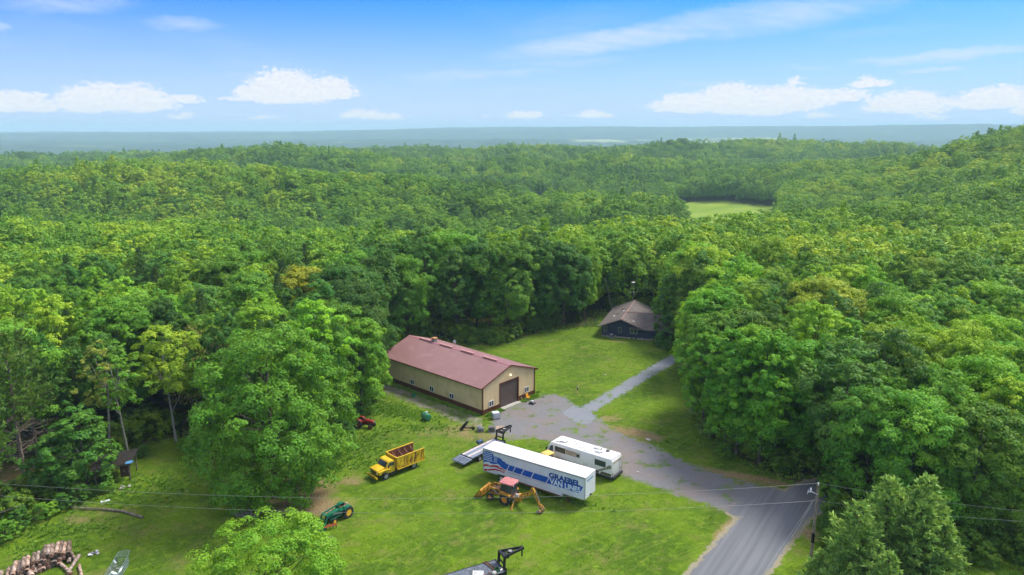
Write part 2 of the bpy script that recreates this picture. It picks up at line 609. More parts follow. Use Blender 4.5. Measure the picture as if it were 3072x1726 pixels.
def finish(N, b, col, hgt_sock, strength=0.5, dist=0.05, rough=0.95):
    N.put(b.inputs['Base Color'], col)
    b.inputs['Roughness'].default_value = rough
    b.inputs['Specular IOR Level'].default_value = 0.15
    bp = N.new('ShaderNodeBump')
    bp.inputs['Strength'].default_value = strength
    bp.inputs['Distance'].default_value = dist
    N.put(bp.inputs['Height'], hgt_sock)
    N.put(b.inputs['Normal'], bp.outputs[0])


def attr(N, name):
    a = N.new('ShaderNodeAttribute')
    a.attribute_name = name
    return a.outputs['Fac']


def cover(N, pos):
    """lawn with woodland floor and bare soil worked in"""
    gc, gh = grass_colour(N, pos)
    n1 = N.noise(pos, 0.5, 5.0, 0.65)
    n2 = N.noise(pos, 5.0, 4.0, 0.7)
    # rough, weedy border under the trees
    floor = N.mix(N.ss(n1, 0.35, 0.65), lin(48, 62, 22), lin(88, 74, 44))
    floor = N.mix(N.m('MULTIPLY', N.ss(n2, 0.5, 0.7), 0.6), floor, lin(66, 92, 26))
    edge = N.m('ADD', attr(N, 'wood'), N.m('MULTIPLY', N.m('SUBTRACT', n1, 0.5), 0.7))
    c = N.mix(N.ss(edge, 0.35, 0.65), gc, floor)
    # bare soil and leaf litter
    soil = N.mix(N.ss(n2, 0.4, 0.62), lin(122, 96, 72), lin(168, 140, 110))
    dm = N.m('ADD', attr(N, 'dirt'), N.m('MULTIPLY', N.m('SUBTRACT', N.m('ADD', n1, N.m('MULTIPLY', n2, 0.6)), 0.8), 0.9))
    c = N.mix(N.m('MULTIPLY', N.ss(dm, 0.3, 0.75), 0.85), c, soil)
    return c, gh


def ground_material():
    m = bpy.data.materials.new('ground_cover')
    m.use_nodes = True
    N = Nodes(m.node_tree)
    b = m.node_tree.nodes['Principled BSDF']
    pos = N.new('ShaderNodeNewGeometry').outputs['Position']
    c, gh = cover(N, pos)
    # unbroken forest of the far plain with paler fields
    fn = N.noise(N.mapping(pos, scale=(1, 0.6, 1)), 0.008, 6.0, 0.7)
    fb = N.noise(N.mapping(pos, scale=(0.5, 1.6, 1)), 0.0011, 5.0, 0.6)
    forest = N.mix(N.ss(fn, 0.35, 0.65), lin(20, 44, 16), lin(58, 84, 30))
    forest = N.mix(N.m('MULTIPLY', N.ss(fb, 0.6, 0.68), 0.55), forest, lin(120, 140, 70))
    c = N.mix(attr(N, 'far'), c, forest)
    fld = N.mix(N.ss(N.noise(N.mapping(pos, scale=(0.5, 1, 1)), 0.05, 4.0), 0.3, 0.7), lin(112, 140, 44), lin(138, 158, 56))
    c = N.mix(attr(N, 'meadow'), c, fld)
    pale = N.mix(N.noise(pos, 0.003, 3.0), lin(176, 172, 132), lin(140, 160, 104))
    c = N.mix(attr(N, 'pale_field'), c, pale)
    finish(N, b, c, gh, 0.55, 0.06)
    return m


def dirt_mask(X, Y):
    dirt = np.zeros(len(X))
    def spot(px, py, a, b, k=1.0, rot=0.0):
        p = g(px, py)
        c, s = math.cos(rot), math.sin(rot)
        u, v = (X - p.x) * c + (Y - p.y) * s, -(X - p.x) * s + (Y - p.y) * c
        np.maximum(dirt, k * np.exp(-(u / a) ** 2 - (v / b) ** 2), out=dirt)
    for q in [(905, 1480, 4.6, 4.2, 1.0), (960, 1520, 5, 3, .8), (880, 1530, 6, 2, .7), (1060, 1440, 3, 3, .55), (1905, 1300, 6, 2.6, .75, -.6), (1830, 1255, 3, 2, .6), (1900, 1330, 5, 2, .6, -.5),
              (2200, 1428, 7, 1.5, .7, -.6), (2290, 1440, 6, 1.2, .8, -.5), (1270, 1300, 6, 4, .45), (1380, 1290, 7, 3, .6), (1440, 1310, 6, 3, .55), (300, 1540, 7, 3, .45), (500, 1590, 9, 3, .4),
              (2180, 1590, 1.2, 6, .7, -.62), (2250, 1530, 3, 3, .6), (2425, 1600, 1.6, 2.6, .7), (1850, 1025, 6, .9, .55, -.3), (1780, 1003, 4, 1.5, .3), (1200, 1375, 4, 3, .35), (240, 1560, 5, 2, .5)]:
        spot(*q)
    return dirt


def build_ground():
    ang = np.concatenate([np.linspace(-math.pi, -0.95, 60)[:-1], np.linspace(-0.95, 0.95, 340), np.linspace(0.95, math.pi, 60)[1:]])
    rad = np.concatenate([np.linspace(2, 58, 12)[:-1], np.arange(58, 190, 0.62), np.geomspace(190, 13000, 230)])
    A, Rr = np.meshgrid(ang, rad)
    X, Y = (np.sin(A) * Rr).ravel(), (np.cos(A) * Rr).ravel()
    Z = hgt(X, Y)
    na, nr = len(ang), len(rad)
    i, j = np.meshgrid(np.arange(nr - 1), np.arange(na - 1), indexing='ij')
    v0 = (i * na + j).ravel()
    F = np.stack([v0, v0 + 1, v0 + na + 1, v0 + na], 1)[:, ::-1]
    r = np.hypot(X, Y)
    sd = sdist(YARD, X, Y)
    z2 = Z + np.where(sd > 0.5, (vnoise(X / 6, Y / 6, 2) - 0.5) * 0.0, 0) + np.where(r < 2000, np.clip(-sd / 6, 0, 1) * (vnoise(X / 3, Y / 3, 9) - 0.5) * 0.5, 0)
    # canopy relief of the far forest
    farm = sstep(1900, 2600, r)
    z2 = z2 + farm * (vnoise(X / 34, Y / 34, 11) + 0.6 * vnoise(X / 15, Y / 15, 12)) * 9
    me = np_mesh('ground', np.stack([X, Y, z2], 1), F, [ground_material()], True)
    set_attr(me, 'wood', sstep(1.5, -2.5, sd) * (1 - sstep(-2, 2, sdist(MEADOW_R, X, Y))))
    dirt = dirt_mask(X, Y)
    set_attr(me, 'dirt', dirt)
    set_attr(me, 'far', sstep(1300, 1900, r))
    set_attr(me, 'meadow', np.maximum.reduce([sstep(-3, 3, sdist(FIELD, X, Y)), sstep(-3, 3, sdist(FIELD2, X, Y))]))
    az = np.arctan2(X, Y)
    pf = np.zeros(len(X))
    for px0, px1, py, h in [(1890, 2380, 427, 2.4), (2050, 2200, 430, 1.6), (2640, 2690, 396, 1.2), (2950, 3000, 428, 1.2), (1700, 1900, 425, .8)]:
        p0, p1 = gt(px0, py - h), gt(px1, py + h)
        a0, a1 = azel(px0, py)[0], azel(px1, py)[0]
        r0, r1 = math.hypot(p0.x, p0.y), math.hypot(p1.x, p1.y)
        lo, hi = min(r0, r1), max(r0, r1)
        pf = np.maximum(pf, sstep(a0, a0 + .02, az) * sstep(a1, a1 - .02, az) * sstep(lo * .97, lo, r) * sstep(hi * 1.03, hi, r))
    set_attr(me, 'pale_field', pf)
    o = link(bpy.data.objects.new('ground', me))
    tag(o, 'mown lawn and open land running out to the wooded horizon', None, None, 'structure')


def sheet_material(name, stone_a, stone_b, tint, grassiness, ragged):
    m = bpy.data.materials.new(name)
    m.use_nodes = True
    N = Nodes(m.node_tree)
    b = m.node_tree.nodes['Principled BSDF']
    pos = N.new('ShaderNodeNewGeometry').outputs['Position']
    gc, gh = cover(N, pos)
    big = N.noise(pos, 0.16, 4.0, 0.6)
    mid = N.noise(pos, 0.9, 5.0, 0.7)
    grit = N.noise(pos, 9.0, 4.0, 0.75)
    c = N.mix(N.ss(grit, 0.35, 0.65), stone_a, stone_b)
    c = N.mix(N.m('MULTIPLY', N.ss(big, 0.45, 0.62), 0.8), c, tint)
    c = N.mix(N.m('MULTIPLY', N.ss(mid, 0.55, 0.72), 0.35), c, lin(150, 146, 134))
    inside = attr(N, 'inside')
    cvr = N.m('ADD', N.m('MULTIPLY', inside, 1.0 / ragged), N.m('MULTIPLY', N.m('SUBTRACT', N.m('ADD', N.m('MULTIPLY', mid, 0.7), N.m('MULTIPLY', grit, 0.3)), 0.5), 4.2))
    f = N.ss(cvr, -0.25, 0.35)
    grow = N.m('MULTIPLY', N.ss(N.m('ADD', N.noise(pos, 0.35, 5.0, 0.7), N.m('MULTIPLY', grit, 0.12)), 0.66 - grassiness, 0.78 - grassiness), 0.8)
    f = N.m('MULTIPLY', f, N.m('SUBTRACT', 1.0, grow))
    finish(N, b, N.mix(f, gc, c), N.m('ADD', N.m('MULTIPLY', gh, 0.5), grit), 0.5, 0.03)
    return m


def road_material():
    m = bpy.data.materials.new('worn_road')
    m.use_nodes = True
    N = Nodes(m.node_tree)
    b = m.node_tree.nodes['Principled BSDF']
    pos = N.new('ShaderNodeNewGeometry').outputs['Position']
    gc, gh = cover(N, pos)
    al = N.mapping(pos, rot=(0, 0, R(-56)), scale=(0.03, 1.15, 1))
    rut = N.noise(al, 1.0, 3.0, 0.6)
    rut2 = N.noise(N.mapping(pos, rot=(0, 0, R(-56)), scale=(0.06, 3.2, 1)), 1.0, 3.0, 0.6)
    grit = N.noise(pos, 8.0, 4.0, 0.75)
    c = N.mix(N.ss(rut, 0.38, 0.62), lin(106, 108, 112), lin(119, 121, 125))
    c = N.mix(N.m('MULTIPLY', N.ss(rut2, 0.45, 0.62), 0.2), c, lin(130, 132, 136))
    c = N.mix(N.m('MULTIPLY', N.ss(grit, 0.5, 0.7), 0.4), c, lin(92, 92, 96))
    inside = attr(N, 'inside')
    mid = N.noise(pos, 1.1, 5.0, 0.7)
    sh = N.m('ADD', inside, N.m('MULTIPLY', N.m('SUBTRACT', mid, 0.5), 1.6))
    shoulder = N.mix(N.ss(grit, 0.4, 0.6), lin(132, 126, 102), lin(156, 148, 122))
    c = N.mix(N.ss(sh, -0.1, 0.35), shoulder, c)
    c = N.mix(N.ss(sh, -0.5, -0.2), gc, c)
    finish(N, b, c, N.m('ADD', N.m('MULTIPLY', gh, 0.2), grit), 0.4, 0.02)
    return m


def sheet(name, poly, z, m, margin, step, label):
    xs, ys = [p[0] for p in poly], [p[1] for p in poly]
    gx = np.arange(min(xs) - margin - step, max(xs) + margin + 2 * step, step)
    gy = np.arange(min(ys) - margin - step, max(ys) + margin + 2 * step, step)
    X, Y = np.meshgrid(gx, gy)
    X, Y = X.ravel(), Y.ravel()
    sd = sdist(poly, X, Y)
    nx, ny = len(gx), len(gy)
    i, j = np.meshgrid(np.arange(ny - 1), np.arange(nx - 1), indexing='ij')
    v = (i * nx + j).ravel()
    F = np.stack([v, v + 1, v + nx + 1, v + nx], 1)
    F = F[(sd[F] > -margin).all(1)]
    used = np.unique(F)
    idx = np.zeros(len(X), int)
    idx[used] = np.arange(len(used))
    me = np_mesh(name, np.stack([X[used], Y[used], np.full(len(used), z)], 1), idx[F], [m], True)
    xu, yu = X[used], Y[used]
    ins = sd[used]
    if name in ('road', 'driveway', 'barn_track', 'path'):
        ins = np.maximum.reduce([sdist(q, xu, yu) for q in (ROAD, DRIVE, PATH)] + [ins])
    set_attr(me, 'inside', ins)
    set_attr(me, 'wood', sstep(1.5, -2.5, sdist(YARD, X[used], Y[used])))
    set_attr(me, 'dirt', dirt_mask(X[used], Y[used]))
    o = link(bpy.data.objects.new(name, me))
    tag(o, label, None, None, 'structure')


build_ground()
sheet('barn_track', TRACK, 0.006, sheet_material('track_gravel', lin(120, 112, 98), lin(158, 150, 134), lin(136, 130, 112), 0.14, 1.5), 1.6, 0.5, 'grassy gravel track along the long wall of the tan barn')
sheet('driveway', DRIVE, 0.012, sheet_material('drive_gravel', lin(100, 100, 103), lin(134, 132, 132), lin(126, 116, 112), 0.08, 1.6), 1.8, 0.5, 'grey and reddish gravel driveway spreading before the barn door')
sheet('path', PATH, 0.018, sheet_material('path_gravel', lin(108, 112, 119), lin(142, 146, 153), lin(122, 126, 133), 0.05, 1.1), 1.6, 0.3, 'straight grey gravel path across the lawn towards the dark house')
sheet('road', ROAD, 0.024, road_material(), 2.0, 0.5, 'worn grey chip-sealed road running in under the trees')

# ------------------------------------------------------------------ trees
def leaf_material(name, per_instance=False, dim=1.0):
    m = bpy.data.materials.new(name)
    m.use_nodes = True
    nt = m.node_tree
    nt.nodes.clear()
    N = Nodes(nt)
    oi = N.new('ShaderNodeObjectInfo')
    tone = attr(N, 'tone')          # differs leaf by leaf
    spray = attr(N, 'spray')        # differs bough by bough
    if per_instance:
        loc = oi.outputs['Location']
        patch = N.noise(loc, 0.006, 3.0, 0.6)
        kind = N.m('ADD', N.m('MULTIPLY', N.m('ADD', oi.outputs['Random'], 0.22), 0.5), N.m('ADD', N.m('MULTIPLY', N.m('SUBTRACT', patch, 0.52), 1.5), N.m('MULTIPLY', N.m('ADD', N.sep(loc)[2], 15.0), 0.006 if dim == 1.0 else 0.0)))  # higher ground lighter and yellower: valley shade is painted into the leaf colour
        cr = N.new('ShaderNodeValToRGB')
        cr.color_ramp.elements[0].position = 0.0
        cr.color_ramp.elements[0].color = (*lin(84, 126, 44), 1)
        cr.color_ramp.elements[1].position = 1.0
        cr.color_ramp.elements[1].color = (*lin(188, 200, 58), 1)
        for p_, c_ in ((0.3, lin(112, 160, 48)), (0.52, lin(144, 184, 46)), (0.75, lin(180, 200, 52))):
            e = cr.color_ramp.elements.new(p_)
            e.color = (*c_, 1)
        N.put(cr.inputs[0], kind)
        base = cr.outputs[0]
    else:
        base = oi.outputs['Color']
    hs = N.new('ShaderNodeHueSaturation')
    N.put(hs.inputs['Color'], base)
    N.put(hs.inputs['Hue'], N.m('ADD', 0.5, N.m('MULTIPLY', N.m('SUBTRACT', spray, 0.55), -0.035)))
    hs.inputs['Saturation'].default_value = 1.0
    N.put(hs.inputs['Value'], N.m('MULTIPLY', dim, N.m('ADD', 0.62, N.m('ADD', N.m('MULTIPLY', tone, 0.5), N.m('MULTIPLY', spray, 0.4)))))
    col = hs.outputs[0]
    d = N.new('ShaderNodeBsdfPrincipled')
    N.put(d.inputs['Base Color'], col)
    d.inputs['Roughness'].default_value = 0.55
    d.inputs['Specular IOR Level'].default_value = 0.22
    t = N.new('ShaderNodeBsdfTranslucent')
    N.put(t.inputs['Color'], N.mix(0.5, col, (0.30, 0.36, 0.02), 'MIX'))
    mx = N.new('ShaderNodeMixShader')
    mx.inputs[0].default_value = 0.32
    nt.links.new(d.outputs[0], mx.inputs[1])
    nt.links.new(t.outputs[0], mx.inputs[2])
    out = N.new('ShaderNodeOutputMaterial')
    nt.links.new(mx.outputs[0], out.inputs[0])
    return m


LEAF = leaf_material('leaves')
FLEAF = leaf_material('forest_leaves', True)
BARK = mat('bark', lin(92, 80, 66), 0.9, 0, 0.3, 6.0, lin(130, 122, 108), 0.25, 3.0, 0.6, 22.0, 0.1)
BIRCH = mat('pale_bark', lin(164, 158, 144), 0.9, 0, 0.2, 5.0, lin(70, 64, 56), 0.22, 3.0, 0.4, 22.0, 0.1)
GREYWOOD = mat('dead_wood', lin(138, 126, 112), 0.9, 0, 0.25, 5.0, lin(90, 80, 70), 0.25, 4.0, 0.5, 26.0, 0.1)


def unit(v):
    return v / np.maximum(np.linalg.norm(v, axis=-1, keepdims=True), 1e-9)


def leaf_quads(P, Nn, size, rng, aspect=0.75):
    """one small leaf spray (a folded quad) at each point"""
    n = len(P)
    t = unit(np.cross(Nn, unit(rng.normal(size=(n, 3)))))
    b = np.cross(Nn, t)
    s = size * rng.uniform(0.65, 1.35, (n, 1))
    v0, v2 = P - t * s, P + t * s
    k = Nn * s * rng.uniform(-0.05, 0.35, (n, 1))
    v1, v3 = P - b * s * aspect + k, P + b * s * aspect + k
    co = np.stack([v0, v1, v2, v3], 1).reshape(-1, 3)
    i = np.arange(n)[:, None] * 4
    return co, np.concatenate([i + np.array([[0, 1, 2]]), i + np.array([[0, 2, 3]])], 1).reshape(-1, 3)


def crown_mesh(name, seed, H, Rad, base, lobes, per, size, m, form='round', lobe_k=(0.19, 0.33), open_=0.0, irr=1.0, low=1.75):
    rng = np.random.default_rng(seed)
    c = (base + H) / 2
    half = (H - base) / 2
    pts, nrm, tone, spr, cen = [], [], [], [], []
    ga = math.pi * (3 - math.sqrt(5))
    for k in range(lobes):
        t = (k + 0.5) / lobes
        zf = 1 - low * t ** 0.9                    # top heavy
        if form == 'round':
            rr = (max(0, 1 - abs(zf) ** 2.6)) ** 0.5
        elif form == 'tall':
            rr = (max(0, 1 - abs(zf) ** 2.6)) ** 0.6 * (0.72 + 0.28 * (1 - zf) / 2)
        else:                                       # cone
            rr = 0.12 + 0.92 * (1 - zf) / 2
        a = k * ga + rng.uniform(-0.5, 0.5)
        rr *= 0.9 - 0.04 * irr + irr * (0.26 * math.sin(a * 2 + seed) * math.sin(zf * 4 + seed * 1.7) + 0.12 * math.sin(a * 5 + seed * 3))
        jit = rng.uniform(0.58, 1.14)
        lr = Rad * rng.uniform(*lobe_k) * (0.75 if form != 'round' else 1.0)
        q = np.array([math.cos(a) * rr * (Rad - lr * .5) * jit, math.sin(a) * rr * (Rad - lr * .5) * jit, c + zf * half * (0.97 if jit > .8 else .85) - lr * 0.55])
        cen.append((q, lr))
        n = int(per * (lr / (Rad * 0.28)) ** 1.7)
        out = unit(np.array([[q[0], q[1], (q[2] - c) * 0.8 + half * 0.35]]))
        # a bough carries several sprays, each with its own leaves
        ns = max(3, int(9 * (lr / (Rad * 0.28)) ** 1.2))
        ds = unit(unit(rng.normal(size=(ns, 3))) + out * 0.75 + np.array([[0, 0, 0.5]]))
        sc = q + ds * lr * rng.uniform(0.5, 1.0, (ns, 1)) * np.array([[1.05, 1.05, 0.9]])
        sr = lr * rng.uniform(0.26, 0.52, ns)
        pick = rng.integers(0, ns, n)
        d = unit(unit(rng.normal(size=(n, 3))) + ds[pick] * 0.55 + np.array([[0, 0, 0.4]]))
        rad = sr[pick][:, None] * rng.uniform(0.6, 1.08, (n, 1))
        p = sc[pick] + d * rad * np.array([[1.12, 1.12, 0.8]])
        pts.append(p)
        nrm.append(unit(d * 0.8 + ds[pick] * 0.45 + np.array([[0, 0, 0.2]]) + rng.normal(size=(n, 3)) * 0.32))
        tone.append(rng.uniform(0, 1, n))
        spr.append(np.clip(rng.uniform(0, 1) * 0.6 + rng.uniform(0, 0.4, ns)[pick], 0, 1))
    P, Nn = np.concatenate(pts), np.concatenate(nrm)
    tone, spr = np.concatenate(tone), np.concatenate(spr)
    if open_ > 0:
        keep = rng.uniform(size=len(P)) > open_
        P, Nn, tone, spr = P[keep], Nn[keep], tone[keep], spr[keep]
    co, F = leaf_quads(P, Nn, size, rng)
    me = np_mesh(name, co, F, [m])
    set_attr(me, 'tone', np.repeat(tone, 2), 'FACE')
    set_attr(me, 'spray', np.repeat(spr, 2), 'FACE')
    return me, cen


def pine_mesh(name, seed, H, Rad, base, whorls, m, tuft=0.42, needles=5, density=1.0, droop=-0.12):
    rng = np.random.default_rng(seed)
    V, F, tone, spr = [], [], [], []
    nv = 0
    br = []
    for w in range(whorls):
        t = (w + 0.5) / whorls
        z = base + (H - base) * t
        L = Rad * (1 - t) ** 0.75 * rng.uniform(0.75, 1.1) + 0.25
        nb = int(5 + 3 * (1 - t))
        a0 = rng.uniform(0, 6.3)
        for k in range(nb):
            a = a0 + 6.283 * k / nb + rng.uniform(-0.3, 0.3)
            l = L * rng.uniform(0.7, 1.1)
            rise = l * (0.25 + 0.5 * t + droop)
            s_ = rng.uniform()
            br.append(((0, 0, z), (math.cos(a) * l, math.sin(a) * l, z + rise)))
            nt_ = max(3, int(l / 0.26 * density))
            for q in range(nt_):
                u = 0.25 + 0.75 * (q + rng.uniform()) / nt_
                sp = l * 0.22 * (1.1 - u)
                c = np.array([math.cos(a) * l * u, math.sin(a) * l * u, z + rise * u * u]) + rng.normal(size=3) * np.array([sp, sp, 0.1])
                for e in range(needles):
                    d = unit(np.array([math.cos(a) * 0.7, math.sin(a) * 0.7, 0.75]) + rng.normal(size=3) * 0.55)
                    sd = unit(np.cross(d, rng.normal(size=3)))
                    ln = tuft * rng.uniform(0.7, 1.3)
                    V += [c - sd * ln * 0.28, c + sd * ln * 0.28, c + d * ln]
                    F.append((nv, nv + 1, nv + 2)); nv += 3
                    tone.append(rng.uniform()); spr.append(s_)
    me = np_mesh(name, np.array(V), np.array(F), [m])
    set_attr(me, 'tone', tone, 'FACE')
    set_attr(me, 'spray', spr, 'FACE')
    return me, br


def trunk_mesh(name, seed, H, r, cen, m, limbs=9, top=0.8, lean=(0, 0), wob=0.12):
    rng = random.Random(seed)
    b = MB()
    pts = []
    n = 6
    for i in range(n + 1):
        t = i / n
        pts.append(Vector((lean[0] * t + rng.uniform(-wob, wob) * t, lean[1] * t + rng.uniform(-wob, wob) * t, H * top * t)))
    for i in range(n):
        b.tube(pts[i], pts[i + 1], r * (1.25 if i == 0 else 1 - 0.75 * i / n), r * (1 - 0.75 * (i + 1) / n), 8, True)
    for q, lr in sorted(cen, key=lambda c: rng.random())[:limbs]:
        e = Vector(q)
        k = max(1, min(n - 1, int((e.z / (H * top)) * n * 0.75)))
        s = pts[k]
        mid = s.lerp(e, 0.55) + Vector((0, 0, -0.05 * (e - s).length))
        b.tube(s, mid, r * 0.32, r * 0.2, 6, False)
        b.tube(mid, e, r * 0.2, r * 0.06, 5, False)
    return b.mesh(name, m, True)


# -------- kinds of tree: (crown mesh, trunk mesh, nominal height, nominal radius)
KIND = {}


def broad(key, seed, H, Rad, base, lobes, per, size, form='round', bark=BARK, limbs=9, r=0.28, open_=0.0, lean=(0, 0), lk=(0.19, 0.33), irr=1.0, low=1.75):
    me, cen = crown_mesh(key + '_crown', seed, H, Rad, base, lobes, per, size, LEAF, form, lk, open_, irr, low)
    KIND[key] = (me, trunk_mesh(key + '_trunk', seed, H, r, cen, bark, limbs, 0.82, lean), H, Rad)


broad('maple_a', 1, 20, 6.4, 3.5, 84, 430, 0.165)
broad('maple_b', 2, 21, 5.8, 4.5, 78, 430, 0.165, 'tall')
broad('maple_c', 3, 19, 7.0, 3.0, 92, 400, 0.17)
broad('ash_a', 4, 20, 5.4, 5.5, 64, 360, 0.16, 'tall', open_=0.12)
broad('ash_b', 5, 18, 5.2, 4.0, 60, 390, 0.155, 'round', open_=0.1)
broad('oak_a', 6, 19, 6.6, 3.5, 66, 560, 0.165, 'round', lk=(0.24, 0.38))
broad('basswood', 7, 22, 5.6, 4.0, 100, 380, 0.165, 'tall')
broad('great_maple', 8, 21.5, 9.6, 1.8, 190, 470, 0.16, 'round', limbs=14, r=0.45, lk=(0.17, 0.27), irr=0.4, low=1.96)
broad('near_maple', 9, 13.4, 7.6, 1.5, 120, 640, 0.11, 'round', limbs=12, r=0.25, lk=(0.17, 0.28), irr=0.4, low=1.9)
broad('young_tree', 10, 9, 3.2, 1.2, 40, 260, 0.13, 'round', r=0.14)
broad('slim_birch', 11, 19, 3.6, 8.5, 34, 230, 0.155, 'tall', BIRCH, 7, 0.2, 0.15, (1.2, 0.4))
broad('pole_ash', 12, 18.5, 4.6, 8.0, 50, 330, 0.15, 'round', BIRCH, 9, 0.2, 0.08, (0.8, 0))
broad('thin_crown', 13, 17, 5.2, 3.5, 60, 70, 0.13, 'round', GREYWOOD, 40, 0.24, 0.2)


def pine_kind(key, seed, H, Rad, base, whorls, tuft, needles, density, r=0.2, bark=BARK, dead=0):
    me, br = pine_mesh(key + '_crown', seed, H, Rad, base, whorls, LEAF, tuft, needles, density)
    b = MB()
    b.tube((0, 0, 0), (0, 0, H * 0.55), r, r * 0.6, 8)
    b.tube((0, 0, H * 0.55), (0, 0, H * 0.97), r * 0.6, 0.02, 6)
    rng = random.Random(seed)
    for s, e in br:
        if rng.random() < 0.55:
            b.tube(s, e, 0.035, 0.012, 4, False)
    for k in range(dead):
        z = base * rng.uniform(0.25, 1.25)
        a, l = rng.uniform(0, 6.28), rng.uniform(1.4, 3.6)
        p = Vector((math.cos(a) * l, math.sin(a) * l, z + rng.uniform(-0.5, 0.5)))
        b.tube((0, 0, z), p, 0.07, 0.025, 4, False)
        for q in range(3):
            t = rng.uniform(0.4, 0.95)
            s = Vector((0, 0, z)).lerp(p, t)
            b.tube(s, s + Vector((rng.uniform(-.8, .8), rng.uniform(-.8, .8), rng.uniform(-.3, .3))), 0.035, 0.015, 3, False)
    KIND[key] = (me, b.mesh(key + '_trunk', bark, True), H, Rad)


pine_kind('young_pine', 21, 12, 3.5, 0.6, 24, 0.42, 6, 1.5)
pine_kind('bushy_pine', 22, 10, 3.3, 0.5, 20, 0.42, 6, 1.6)
pine_kind('spruce', 23, 20, 3.6, 1.5, 30, 0.5, 5, 0.9)
pine_kind('old_pine', 24, 21, 4.6, 9.5, 18, 0.55, 5, 0.8, 0.26, mat('pine_bark', lin(140, 124, 110), 0.9, 0, 0.25, 5, lin(100, 88, 78), 0.25, 3, 0.5, 20, 0.1), 46)


def bare_tree(key, seed, H, Rad):
    rng = random.Random(seed)
    b = MB()
    b.tube((0, 0, 0), (0, 0, H * 0.45), 0.26, 0.16, 8)
    def grow(p, d, l, r, depth):
        q = p + d * l
        b.tube(p, q, r, r * 0.6, 4 if depth < 3 else 3, False)
        if depth < 5:
            for _ in range(3 if depth < 4 else 2):
                nd = (d + Vector((rng.uniform(-1, 1), rng.uniform(-1, 1), rng.uniform(-0.2, 0.7))) * 0.55).normalized()
                grow(q, nd, l * rng.uniform(0.6, 0.85), r * 0.6, depth + 1)
    for k in range(7):
        a = 6.28 * k / 7
        grow(Vector((0, 0, H * (0.3 + 0.15 * (k % 2)))), Vector((math.cos(a) * 0.6, math.sin(a) * 0.6, 0.9)).normalized(), H * 0.16, 0.11, 1)
    twig = b.mesh(key + '_trunk', GREYWOOD, True)
    KIND[key] = (None, twig, H, Rad)


bare_tree('bare_tree', 31, 17, 5)

TREES = []       # (x, y, radius) of everything planted, used to keep trees apart


def tree(kind, x, y, h, col, label, cat='tree', group=None, rz=None, wide=1.0, name='tree', rng=random.Random(77)):
    crown, trunk, H, Rad = KIND[kind]
    rz = rng.uniform(0, 6.28) if rz is None else rz
    t = thing(name, label, cat, (x, y, float(hgt(x, y)) - 0.08), rz, group)
    s = h / H
    t.scale = (s * wide, s * wide, s)
    o = link(bpy.data.objects.new('trunk', trunk), t)
    if crown is not None:
        o = link(bpy.data.objects.new('crown', crown), t)
        o.color = (*[min(0.6, c * k_) for c, k_ in zip(col, (1.32, 1.34, 0.80))], 1)
    TREES.append((x, y, Rad * s * wide))
    return t

# ------------------------------------------------------------------ trees one can pick out
def topat(px, py, h):
    p = g(px, py, h)
    return p.x, p.y


def up(c, k=1.55):
    return tuple(min(0.6, q * k) for q in c)


GR_DARK, GR_BLUE, GR_MID = lin(70, 112, 50), lin(86, 126, 62), lin(100, 142, 52)
GR_FRESH, GR_YEL, GR_LIME, GR_GOLD = lin(122, 162, 52), lin(134, 164, 50), lin(128, 176, 48), lin(172, 172, 70)
PINE_G, SPRUCE_G = lin(134, 166, 100), lin(70, 104, 72)

tree('great_maple', *topat(790, 985, 21.5), 21.5, lin(92, 136, 46), 'huge round maple with foliage almost to the ground, beside the yellow stake truck', name='maple_tree', wide=0.93)
tree('maple_b', *topat(935, 893, 21), 21, GR_LIME, 'bright lime green maple behind the huge round maple near the barn', name='maple_tree')
tree('maple_a', -23.8, 107.2, 17.0, lin(104, 148, 46), 'fresh green maple against the far left end of the barn', name='maple_tree', wide=0.9)
tree('oak_a', -27.6, 99.5, 17.5, lin(98, 140, 46), 'round green tree standing behind the red tractor', name='oak_tree', wide=0.8)
tree('maple_a', *topat(782, 884, 20), 20, GR_FRESH, 'fresh green round tree behind the huge round maple', name='maple_tree')
tree('oak_a', *topat(905, 790, 20), 20, lin(148, 150, 46), 'golden green tree standing out above the dark wood left of the barn roof', name='oak_tree')
tree('oak_a', *topat(750, 806, 20), 20, GR_MID, 'green tree next to the golden green one in the wood', name='oak_tree')
tree('pole_ash', g(530, 1330).x, g(530, 1330).y, 17.5, lin(138, 164, 52), 'yellow green ash on a long bare pale trunk at the shaded gap in the wood', name='ash_tree', rz=3.4)
tree('slim_birch', g(392, 1392).x, g(392, 1392).y, 17.5, GR_MID, 'slim birch with a leaning pale trunk beside the lean-to in the wood', name='birch_tree', rz=2.9)
tree('slim_birch', g(330, 1375).x, g(330, 1375).y, 17.0, lin(136, 146, 70), 'thin birch with sparse yellowish leaves behind the lean-to', name='birch_tree', rz=0.3)
tree('old_pine', g(78, 1452).x, g(78, 1452).y, 20.0, lin(94, 126, 66), 'tall old pine with many bare grey lower branches at the wood edge', name='pine_tree')
tree('old_pine', g(118, 1400).x, g(118, 1400).y, 19.0, lin(90, 122, 66), 'old pine with dead lower branches just behind another old pine', name='pine_tree')
tree('old_pine', g(-18, 1605).x, g(-18, 1605).y, 18.0, lin(90, 122, 66), 'old pine trunk with dead twigs beside the log pile lawn', name='pine_tree')
tree('thin_crown', *topat(610, 972, 16.5), 16.5, lin(132, 122, 76), 'half dead tree with a thin brownish crown among green trees', name='tree')
tree('maple_a', *topat(340, 900, 19.5), 19.5, lin(96, 142, 50), 'broad bright green maple above the slim birches', name='maple_tree')
tree('young_tree', g(262, 1465).x, g(262, 1465).y, 10.5, lin(78, 122, 52), 'young leafy maple hiding the front of the lean-to', name='maple_tree', wide=1.15)
